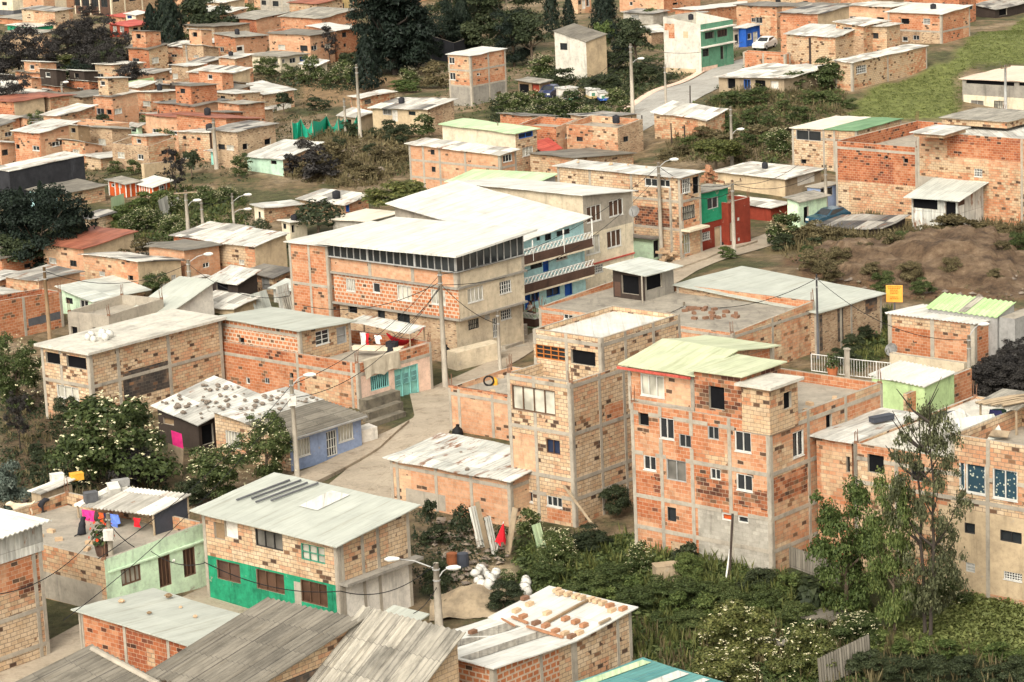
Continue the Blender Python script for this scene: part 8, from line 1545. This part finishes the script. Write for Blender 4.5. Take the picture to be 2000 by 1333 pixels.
# pink house terrace
T(500, 660); zt_ = pinkb.floor; T(0, 0, 1)
ch2, cb2 = canopy('rickety lean-to roof on thin posts over the pink house terrace', (800, 652), (682, 630), (828, 641), 694, zt_+.01, 'zincr', over=.1, name='lean_to', cat='lean-to')
garment(cb2, 'L', cb2.fr['L'][3]*.24, .5, .5, 1.2, 'whitec', 'white towel hanging under the lean-to roof', 0); garment(cb2, 'L', cb2.fr['L'][3]*.31, .5, .25, .8, 'redc', 'red-topped cloth beside the white towel', 0); garment(cb2, 'L', cb2.fr['L'][3]*.48, .5, .5, .6, 'whitec', 'white shirt hanging under the lean-to roof', 1)
A, B = on_z(757, 700, zt_)+V((0, .4, 1.6)), on_z(830, 690, zt_)+V((0, .4, 1.7)); m = MB(); k = 10
for i in range(k):
    t0, t1 = i/k, (i+1)/k; f_ = lambda t: A.lerp(B, t)-V((0, 0, 3.4*t*(1-t))); w0, w1 = .1+.7*math.sin(math.pi*t0), .1+.7*math.sin(math.pi*t1); s = V((.3, -.6, .35)); m.face([f_(t0)-s*w0, f_(t1)-s*w1, f_(t1)+s*w1, f_(t0)+s*w0]); m.face([f_(t0)+s*w0, f_(t1)+s*w1, f_(t1)-s*w1-V((0, 0, .02)), f_(t0)-s*w0-V((0, 0, .02))])
single(m, 'hammock', 'redc', A, 'red hammock slung under the lean-to roof', 'hammock')
junkbox(738, 684, zt_+.45, 3.4, .5, .22, 'cream', 'long white wash trough on the pink house terrace', rz=-ANG+.4, name='wash_trough', cat='trough'); P = on_z(767, 697, zt_); m = MB(); m.lathe(P, [(.42, 0), (.45, .5), (.42, .95), (.44, 1.0), (.3, 1.0)], 12); single(m, 'water_barrel', 'black', P, 'black water barrel at the edge of the pink house terrace', 'barrel', smooth=False)
pot(640, 690, zt_, 'leafy plant in a pot behind the brick parapet of the pink house', None, 1.3); pot(605, 682, zt_, 'trailing plant on the parapet below the gridded window', None, 1.2)
d, n = pinkb.fr['R'][1], pinkb.fr['R'][2]; zz = TZ(pinkb); m = MB()
for i in range(8):
    u0, u1 = .5+i*.42, .5+(i+1)*.42; w0, w1 = .10+.05*math.sin(i*2.2), .10+.05*math.sin(i*2.2+2.2); dr0, dr1 = 1.2-.25*abs(math.sin(i*.8)), 1.2-.25*abs(math.sin(i*.8+.8))
    m.face([pinkb.pt('R', u0, zz-dr0, w0+.12), pinkb.pt('R', u1, zz-dr1, w1+.12), pinkb.pt('R', u1, zz+.03, .05), pinkb.pt('R', u0, zz+.03, .05)]); m.face([pinkb.pt('R', u0, zz+.03, -.3), pinkb.pt('R', u0, zz+.03, .05), pinkb.pt('R', u1, zz+.03, .05), pinkb.pt('R', u1, zz+.03, -.3)])
single(m, 'canvas_awning', 'canvas', pinkb.pt('R', .5, zz, 0), 'grimy canvas draped over the parapet of the pink house', 'awning')
# stone steps, planter and ramp by the pink house
m = MB(); T(500, 660)
for (a, b_, w_, hgt) in (((850, 600), (1110, 520), .7, 1.0), ((868, 650), (1130, 562), .6, .62), ((885, 690), (1150, 600), .6, .3)):
    A, B = G(a), G(b_); dd = (B-A); nn = V((dd.y, -dd.x, 0)).normalized(); m.box(A-V((0, 0, .3)), dd, -nn*w_, V((0, 0, hgt+.3)))
single(m, 'stone_steps', 'moss', G((880, 700)), 'worn stone steps and terrace wall below the pink house', 'steps')
m = MB(); A, B = G((815, 830)), G((935, 795)); dd = B-A; nn = V((dd.y, -dd.x, 0)).normalized(); m.box(A, dd, -nn*1.1, V((0, 0, .95))); single(m, 'planter', 'white', A, 'white masonry planter at the end of the blue house', 'planter')
m = MB(); A, B = G((1540, 250)), G((1880, 165)); dd = B-A; nn = V((dd.y, -dd.x, 0)).normalized(); m.box(A-V((0, 0, .3)), dd, -nn*1.2, V((0, 0, 1.5))); single(m, 'ramp_wall', 'beige', A, 'beige ramp wall along the foot of the large corner house', 'wall')
m = MB()
for i in range(5): A, B = G((1870+i*40, 120-i*26)), G((2080, 60-i*22)); dd = B-A; nn = V((dd.y, -dd.x, 0)).normalized(); m.box(A-V((0, 0, .2)), dd, -nn*.6, V((0, 0, .25+i*.18)))
single(m, 'street_steps', 'conc', G((1870, 120)), 'concrete steps climbing beside the large corner house', 'steps')
# big terrace railing, plant and bicycle
T(1500, 660); zb_ = big.b[0].floor; A, B, Cc = at_plane((335, 262), zb_), at_plane((660, 305), zb_), at_plane((940, 335), zb_)
for i, (p, q) in enumerate(((A, B), (B, Cc))):
    m = MB(); k = int((q-p).length/.16)
    for z in (.08, 1.0): m.tube([p+V((0, 0, z)), q+V((0, 0, z))], .03, 5)
    for j in range(k+1): c = p.lerp(q, j/k); m.tube([c+V((0, 0, .05)), c+V((0, 0, 1.0))], .014 if j % 8 else .035, 4)
    single(m, 'railing', 'fwhite', p, ('white railing behind the potted palm on the green-roofed house', 'white railing section ending at the lime wall')[i], 'railing')
pot(1500+495/3.92, 660+295/3.92, zb_, 'tall plant in a terracotta pot before the white railing', None, 1.7, 'terracotta') if False else None
OX, OY, SC = 0, 0, 1
pot(1626, 735, zb_, 'tall plant in a terracotta pot before the white railing', None, 1.05, 'terracotta')
P = on_z(1655, 744, zb_); m = MB(); m.cbox(P, .22, .22, 1.7, .3); m.cbox(P+V((0, 0, 1.7)), .3, .3, .08, .3); single(m, 'concrete_post', 'conc', P, 'stub concrete post on the largest house terrace', 'post')
# satellite dishes
def dish(x, y, dd, label, az=-.6):
    P = CAM+ray(x, y)*dd; o = thing('satellite_dish', P, label, 'satellite dish'); M = Matrix.Translation(P) @ Matrix.Rotation(az, 4, 'Z') @ Matrix.Rotation(rad(62), 4, 'X'); m = MB(); pr = [(0, 0), (.18, .02), (.34, .07), (.46, .14)]
    for (r0, z0), (r1, z1) in zip(pr, pr[1:]):
        for k in range(14):
            t0, t1 = k*.4488, (k+1)*.4488; q = [M @ V((r*math.cos(t), r*math.sin(t), z)) for r, z, t in ((r0, z0, t0), (r1, z1, t0), (r1, z1, t1), (r0, z0, t1))]; m.face(q if r0 else [q[0], q[1], q[2]]); m.face(q[::-1] if r0 else [q[0], q[2], q[1]])
    m.obj('dish', 'fgrey', o); m = MB(); m.tube([M @ V((0, -.4, .1)), M @ V((0, 0, .55))], .02, 5); m.tube([M @ V((0, 0, 0)), M @ V((0, 0, -.3)), M @ V((0, -.3, -.5))], .03, 5); m.obj('feed_arm', 'dgrey', o)
dish(1742, 684, (tan29.c[0]-CAM).length-1, 'grey satellite dish at the corner of the tan and orange house'); dish(1240, 414, (tan24.c[1]-CAM).length-9, 'pale satellite dish between the beige house and the brick house'); dish(1734, 14, 372, 'small satellite dish on the brown brick house at the top edge')
# roof clutter of the right long house
T(1500, 660); rb = rightlong.b[1]; zf2 = rb.floor; OX, OY, SC = 0, 0, 1
def slab(x, y, plane, sx, sy, mat, label, rz, tilt, name='loose_sheet'): P = on_z(x, y, plane); m = MB(); m.cbox(P, sx, sy, .05, rz, 0, tilt); return single(m, name, mat, P, label, 'sheet')
slab(1880, 832, zf2+.5, 2.6, 2.0, 'zincw2', 'pale sheet tilted on the right roof terrace', .9, .5); slab(1912, 838, zf2+.5, 2.2, 1.5, 'zinc', 'grey sheet leaning on the right roof terrace', .3, .7); slab(1862, 822, zf2+.6, 1.8, 1.3, 'tarp', 'black plastic bundle on the right roof terrace', .5, .5); slab(1925, 846, zf2+.3, 2.4, .5, 'wood2', 'weathered plank on the right roof terrace', -.5, .4); slab(1895, 846, zf2+.2, 2.0, .4, 'wood', 'brown plank under the tilted sheets of the right roof terrace', .2, .2)
P = on_z(1950, 838, zf2); m = MB(); m.lathe(P, [(.4, 0), (.43, .3), (.4, .9), (.42, .95), (.3, .95)], 12); single(m, 'oil_drum', 'green2', P, 'dark green drum on the right roof terrace', 'drum')
ch3, cb3 = canopy('crooked pergola of bare branches on the right roof terrace', (1985, 800), (1915, 790), (2030, 775), 850, zf2+.01, 'asbl', name='pergola', cat='pergola')
m = MB()
for i in range(7): a = at = cb3.c[0].lerp(cb3.c[1], RNG.random())+V((RNG.uniform(-1, 0), 0, .2)); m.tube([a, a+V((2, .5, .15))*RNG.uniform(.8, 1.3), a+V((4, 1, RNG.uniform(-.1, .3)))], [.07, .06, .03], 5)
m.obj('branches', 'wood2', ch3.root)
garment(cb3, 'L', cb3.fr['L'][3]*.45, .15, .6, .9, 'navy', 'dark and pink jacket hanging from the branch pergola', 1)
junkbox(1722, 822, TZ(rightlong.b[2]) if False else rightlong.b[0].c[1].z+.1, 1.3, .45, .25, 'tarp', 'brick pile wrapped in black tarp on the low grey roof', .5, 'tarp_bundle', 'bundle')
# yard clutter
OX, OY, SC = 0, 0, 1
P = gp(968, 1084); m = MB(); m.tube([P, P+V((.5, 0, 1.8))], .03, 5, 1); q = P+V((.5, 0, 1.8))
for i in range(6): a0, a1 = i*.5-.9, (i+1)*.5-.9; m.face([q, q+V((math.sin(a0)*.34-.25, -.25*math.cos(a0), -1.05)), q+V((math.sin(a1)*.34-.25, -.25*math.cos(a1), -1.05-.25*(i % 2)))])
single(m, 'red_parasol', ['redc', 'fwhite'], P, 'folded red parasol leaning in the rubble yard', 'parasol')
P = gp(884, 1108); m = MB(); m.lathe(P, [(.28, 0), (.3, .3), (.29, .75), (.2, .78)], 12); single(m, 'rusty_drum', 'rustd', P, 'rusty orange drum in the rubble yard', 'drum'); P = gp(905, 1110); m = MB(); m.lathe(P, [(.3, 0), (.32, .4), (.3, .8), (.22, .83)], 12); single(m, 'black_drum', 'tarp', P, 'black drum beside the rusty drum', 'drum')
P = gp(914, 1176); m = MB(); rr = random.Random(8); K = 26; ph = [(rr.uniform(1, 5), rr.uniform(1, 5), rr.uniform(0, 6)) for _ in range(6)]
def hz(u, v): return max(-.1, .75*math.exp(-(u*u+v*v)*1.9)+.45*math.exp(-((u-.5)**2*5+(v-.5)**2*4))-.12+.05*sum(math.sin(a*u*2+b*v*2+c) for a, b, c in ph)*.5+rr.uniform(-.02, .02))
Hg = [[V((P.x+1.9*(2*i/K-1), P.y+2.4*(2*j/K-1), P.z+hz(2*i/K-1, 2*j/K-1))) for j in range(K+1)] for i in range(K+1)]
for i in range(K):
    for j in range(K): m.face([Hg[i][j], Hg[i+1][j], Hg[i+1][j+1], Hg[i][j+1]])
single(m, 'sand_heap', 'sandheap', P, 'heap of pale sand behind the double lamp pole', 'sand heap')
junkbox(1303, 1136, None, 1.3, .8, .9, 'wood2', 'old wooden crate in the overgrown garden', .2, 'crate', 'crate')
for p0, p1, r_, mat, lab, nm in (((1424, 1140), 1014, .07, 'dwood', 'tall dark post propped against the grey block base', 'post'), ((1417, 1138), 1084, .05, 'fwhite', 'white pipe propped beside the tall dark post', 'pipe')):
    P = gp(*p0); z = vert_z(P, p1); m = MB(); m.tube([P, V((P.x+.35, P.y+.9, z))], r_, 6); single(m, nm, mat, P, lab, nm)
A, B = gp(1090, 1015), gp(1180, 1076); m = MB(); m.tube([A+V((0, 0, 2.5)), B+V((0, 0, .6))], .08, 6); single(m, 'fallen_pole', 'wood2', A+V((0, 0, 2.5)), 'long pale pole fallen against the tower base', 'pole')
def hut(x, y, label, roof): 
    ROOTLOC.clear() if False else None
    return canopy(label, (x, y-22), (x-38, y-26), (x+45, y-34), y, None, roof) if False else Q(label, (x, y-20), (x-40, y-25), (x+42, y-33), y, 'dwood', roof, cat='hut', name='hut', over=.4, corr=.25)
hut(1618, 1232, 'small garden hut with a weathered fibre roof beneath the bright green tree', 'asb'); hut(1492, 1290, 'tiny garden hut with a grey roof between the pale elders', 'asbl')
# rust-edged lean-to in the corner of the largest house, thatch of bricks, rubble on the dirt
h = House('small zinc lean-to roof in the corner between the largest and the long brick house', 'lean-to', 'lean_to'); b = h.blk((1572, 1022), (1550, 1014), (1612, 1000), g=1068, mat='mix', frame=False); h.roof(b, 'zinc', over=.4)
def brickpile(x, y, n, label, group):
    o = None; P = gp(x, y)
    for i in range(n):
        p = P+V((RNG.uniform(-.9, .9), RNG.uniform(-.5, .5), max(0, .18*int(RNG.uniform(0, 6)*(1-i/n*.2)))))
        if o is None: o = brick('btan', label, group, p)
        else: copies(o, [p])
brickpile(1306, 512, 22, 'brick in the pile at the foot of the upper street pole', 'brick pile by the upper street pole')
P0 = on_z(1384, 358, tan24.c[1].z-2.6)
o = brick('bred', 'brick in the tall pile behind the brick house with the corner opening', 'tall brick pile', P0); copies(o, [P0+V((RNG.uniform(-1.2, 1.2)*(1-k/8), RNG.uniform(-.8, .8), k*.18)) for k in range(8) for _ in range(5)])
m = MB(); rr = random.Random(3)
for reg, n, smax in (([(1540, 540), (1640, 490), (2040, 480), (2040, 580), (1720, 585)], 260, .34), ([(830, 1010), (1010, 1040), (1000, 1090), (900, 1150), (830, 1080)], 200, .35), ([(1260, 1290), (1400, 1270), (1400, 1330), (1300, 1340)], 60, .35), ([(560, 300), (760, 300), (740, 360), (600, 360)], 60, .5)):
    Pw = poly_w(reg); k = 0
    while k < n:
        x, y = rr.uniform(min(p[0] for p in Pw), max(p[0] for p in Pw)), rr.uniform(min(p[1] for p in Pw), max(p[1] for p in Pw))
        if not inside(x, y, Pw): continue
        k += 1; s = smax*rr.random()**2+.06; c = V((x, y, terrain(x, y)+s*.2)); ps = [c+V((rr.uniform(.6, 1)*s*math.cos(a), rr.uniform(.6, 1)*s*math.sin(a), rr.uniform(-.2, .2)*s)) for a in (0, 1.25, 2.5, 3.75, 5)]; tp_ = c+V((rr.uniform(-.3, .3)*s, rr.uniform(-.3, .3)*s, s*.38))
        for i in range(5): m.face([ps[i], ps[(i+1) % 5], tp_], rr.choice([0, 0, 0, 1]))
kind(m.obj('rubble', ['stone', 'stonel']), 'stuff')
# pink sheet on the line by the elder
P = gp(348, 900)+V((0, 0, 1.0)); m = MB(); q = [P+V((-.3, 0, .9)), P+V((.3, .2, .6)), P+V((.35, .2, -.4)), P+V((-.25, 0, -.1))]; m.face(q); m.face([p+V((0, .02, 0)) for p in q[::-1]]); single(m, 'hanging_cloth', 'pink2', P, 'hot pink cloth on the line beside the flowering elder', 'laundry')
panel(((326, 918), (356, 930), 1.6, .2), 'wood2', 'weathered plank fence below the hot pink cloth', 'plank_fence', 'fence')
# a bundle of dark poles and one newer white sheet on the roof of the emerald house
L, N, R_, B = greenb.c
for i, (s0, t0, t1) in enumerate(((.10, .30, .95), (.16, .40, 1.0), (.22, .35, .98), (.28, .45, 1.02))):
    p, q = L+(N-L)*s0+(R_-N)*t0+V((0, 0, .2)), L+(N-L)*(s0+.05)+(R_-N)*t1+V((0, 0, .2)); m = MB(); m.tube([p, q], .055, 6); single(m, 'roof_pole', 'dgrey', p, ('outermost dark pole lying on the pale roof of the emerald house', 'second dark pole from the edge on the emerald house roof', 'third dark pole on the emerald house roof', 'innermost dark pole on the emerald house roof')[i], 'pole')
m = MB(); q = [L+(N-L)*s+(R_-N)*t+V((0, 0, .125)) for s, t in ((.46, .50), (.60, .50), (.60, .96), (.46, .96))]; m.face(q); m.obj('new_roof_sheet', 'zincw', greenh.root)
OX, OY, SC = 0, 0, 1

# water tanks and reinforcing bars on the far roofs
tk = None; rr = random.Random(9)
flatr = [q for q in HOUSES if q.b and 240 < (q.b[0].c[1]-CAM).length < 420 and proj(q.b[0].c[1])[1] > 5]
for q in rr.sample(flatr, min(16, len(flatr))):
    L, N, R_, B = q.b[0].c; p = L+(N-L)*rr.uniform(.3, .7)+(R_-N)*rr.uniform(.3, .7)+V((0, 0, .1-(.35 if hasattr(q.b[0], 'floor') else 0)))
    if tk is None:
        m = MB(); m.lathe((0, 0, 0), [(.45, 0), (.5, .15), (.5, .85), (.4, 1.0), (.18, 1.05), (.18, 1.12)], 12); tk = m.obj('water_tank', 'black', None, True); tag(tk, 'black plastic water tank standing on a far house roof', 'water tank', 'water tanks on far roofs'); tk.location = p; tk.scale = (.7, .7, .7)
    else: copies(tk, [p], scale=(.55, .85))

# reinforcing rods left standing at the corners of unfinished flat roofs, and builders' debris
def rebar(b, root):
    for c in b.c:
        m = MB(); z = c.z-.05
        for dx, dy in ((-.08, -.08), (.08, -.08), (.08, .08), (-.08, .08)): p = V((c.x, c.y, z))+(sum(b.c, V((0, 0, 0)))/4-c).normalized()*.14+V((dx, dy, 0)); m.tube([p, p+V((RNG.uniform(-.08, .08), RNG.uniform(-.08, .08), RNG.uniform(.5, .95)))], .016, 4)
        m.cbox(V((c.x, c.y, z))+(sum(b.c, V((0, 0, 0)))/4-c).normalized()*.14, .22, .22, .12); m.obj('rebar', 'bdark', root)
for q in HOUSES:
    b = q.b[0]
    if hasattr(b, 'floor') and (b.c[1]-CAM).length < 260: rebar(b, q.root)
def debris(b, n, label, group, mat, plane, s=(.05, .95), t=(.05, .95)):
    L, N, R_, B = b.c; o = None
    for _ in range(n):
        p = L+(N-L)*RNG.uniform(*s)+(R_-N)*RNG.uniform(*t); p.z = plane
        if o is None: o = brick(mat, label, group, p)
        else: copies(o, [p])
debris(flat27, 26, 'broken brick strewn on the stained flat roof', 'broken bricks on the stained flat roof', 'bdark', flat27.floor, (.55, .85), (.25, .6)); debris(mb_, 7, 'stray brick on the mint house terrace', 'stray bricks on the mint terrace', 'btan', mb_.floor, (.3, .9), (.1, .5)); debris(flat14, 8, 'brick lying on the flat roof behind the rusty tin roof', 'bricks behind the rusty roof', 'btan', flat14.floor); debris(big.b[0], 6, 'loose brick on the largest house terrace', 'bricks on the largest terrace', 'btan', big.b[0].floor, (.8, .95), (.3, .8))
for b, n, lab, gr, mt in ((white21, 0, '', '', ''), (tan24, 7, 'brick on the roof of the house with the corner opening', 'bricks on the corner opening roof', 'btan'), (rusty, 6, 'stone on the rusty bowed tin roof', 'stones on the rusty tin roof', 'stone'), (deep, 3, 'wood offcut on the grey-green roof below the mint house', 'offcuts on the grey-green roof', 'wood')):
    if n: scatter_roof(b, n, lab, gr, mat=mt, lift=.16)
P = on_z(967, 752, flat14.floor); m = MB(); m.lathe(P, [(.17, 0), (.18, .3), (.12, .4), (.06, .42), (.06, .48)], 10); single(m, 'jerrycan', 'yell', P, 'yellow can on the flat roof behind the rusty tin roof', 'can')
P = on_z(955, 754, flat14.floor); m = MB()
for k in range(12): a0, a1 = k*.5236, (k+1)*.5236; m.tube([P+V((math.cos(a0)*.3, 0, .32+math.sin(a0)*.3)), P+V((math.cos(a1)*.3, 0, .32+math.sin(a1)*.3))], .06, 6)
single(m, 'tyre', 'rubber', P, 'old tyre standing on the flat roof behind the rusty tin roof', 'tyre')

for i, (a, b, hh, ln, mt, lab) in enumerate((((548, 612), (572, 604), 2.0, .3, 'zincr', 'rust-streaked tin sheet by the orange side wall'), ((560, 622), (590, 616), 1.6, .5, 'asbl', 'ribbed grey sheet leaning over the tin lean-to'), ((590, 628), (610, 622), 1.9, .2, 'dwood', 'dark board door leaning below the orange side wall'), ((500, 612), (530, 602), 1.4, .4, 'zinc', 'pale tin sheet beside the junk shack'), ((470, 640), (500, 634), 1.0, .5, 'zincr', 'low rusty sheet in front of the junk shack'), ((640, 600), (652, 594), 3.2, 1.0, 'wood', 'long brown board propped on the checkered wall'))):
    panel((a, b, hh, ln), mt, lab, 'leaning_sheet', 'sheet', corr=mt != 'wood' and mt != 'dwood')
junkbox(618, 640, None, 1.0, .6, .9, 'white', 'small white cabinet standing outside below the orange side wall', .5, 'cabinet', 'cabinet'); junkbox(606, 650, None, .9, .5, .12, 'wood2', 'wooden pallet on the ground below the orange side wall', .4, 'pallet', 'pallet'); junkbox(475, 585, None, .8, .5, .6, 'bag', 'bundle of sacks beside the junk shack', .2, 'bundle', 'bundle')
P = on_z(1495, 750, TZ(big.b[0])) if False else None
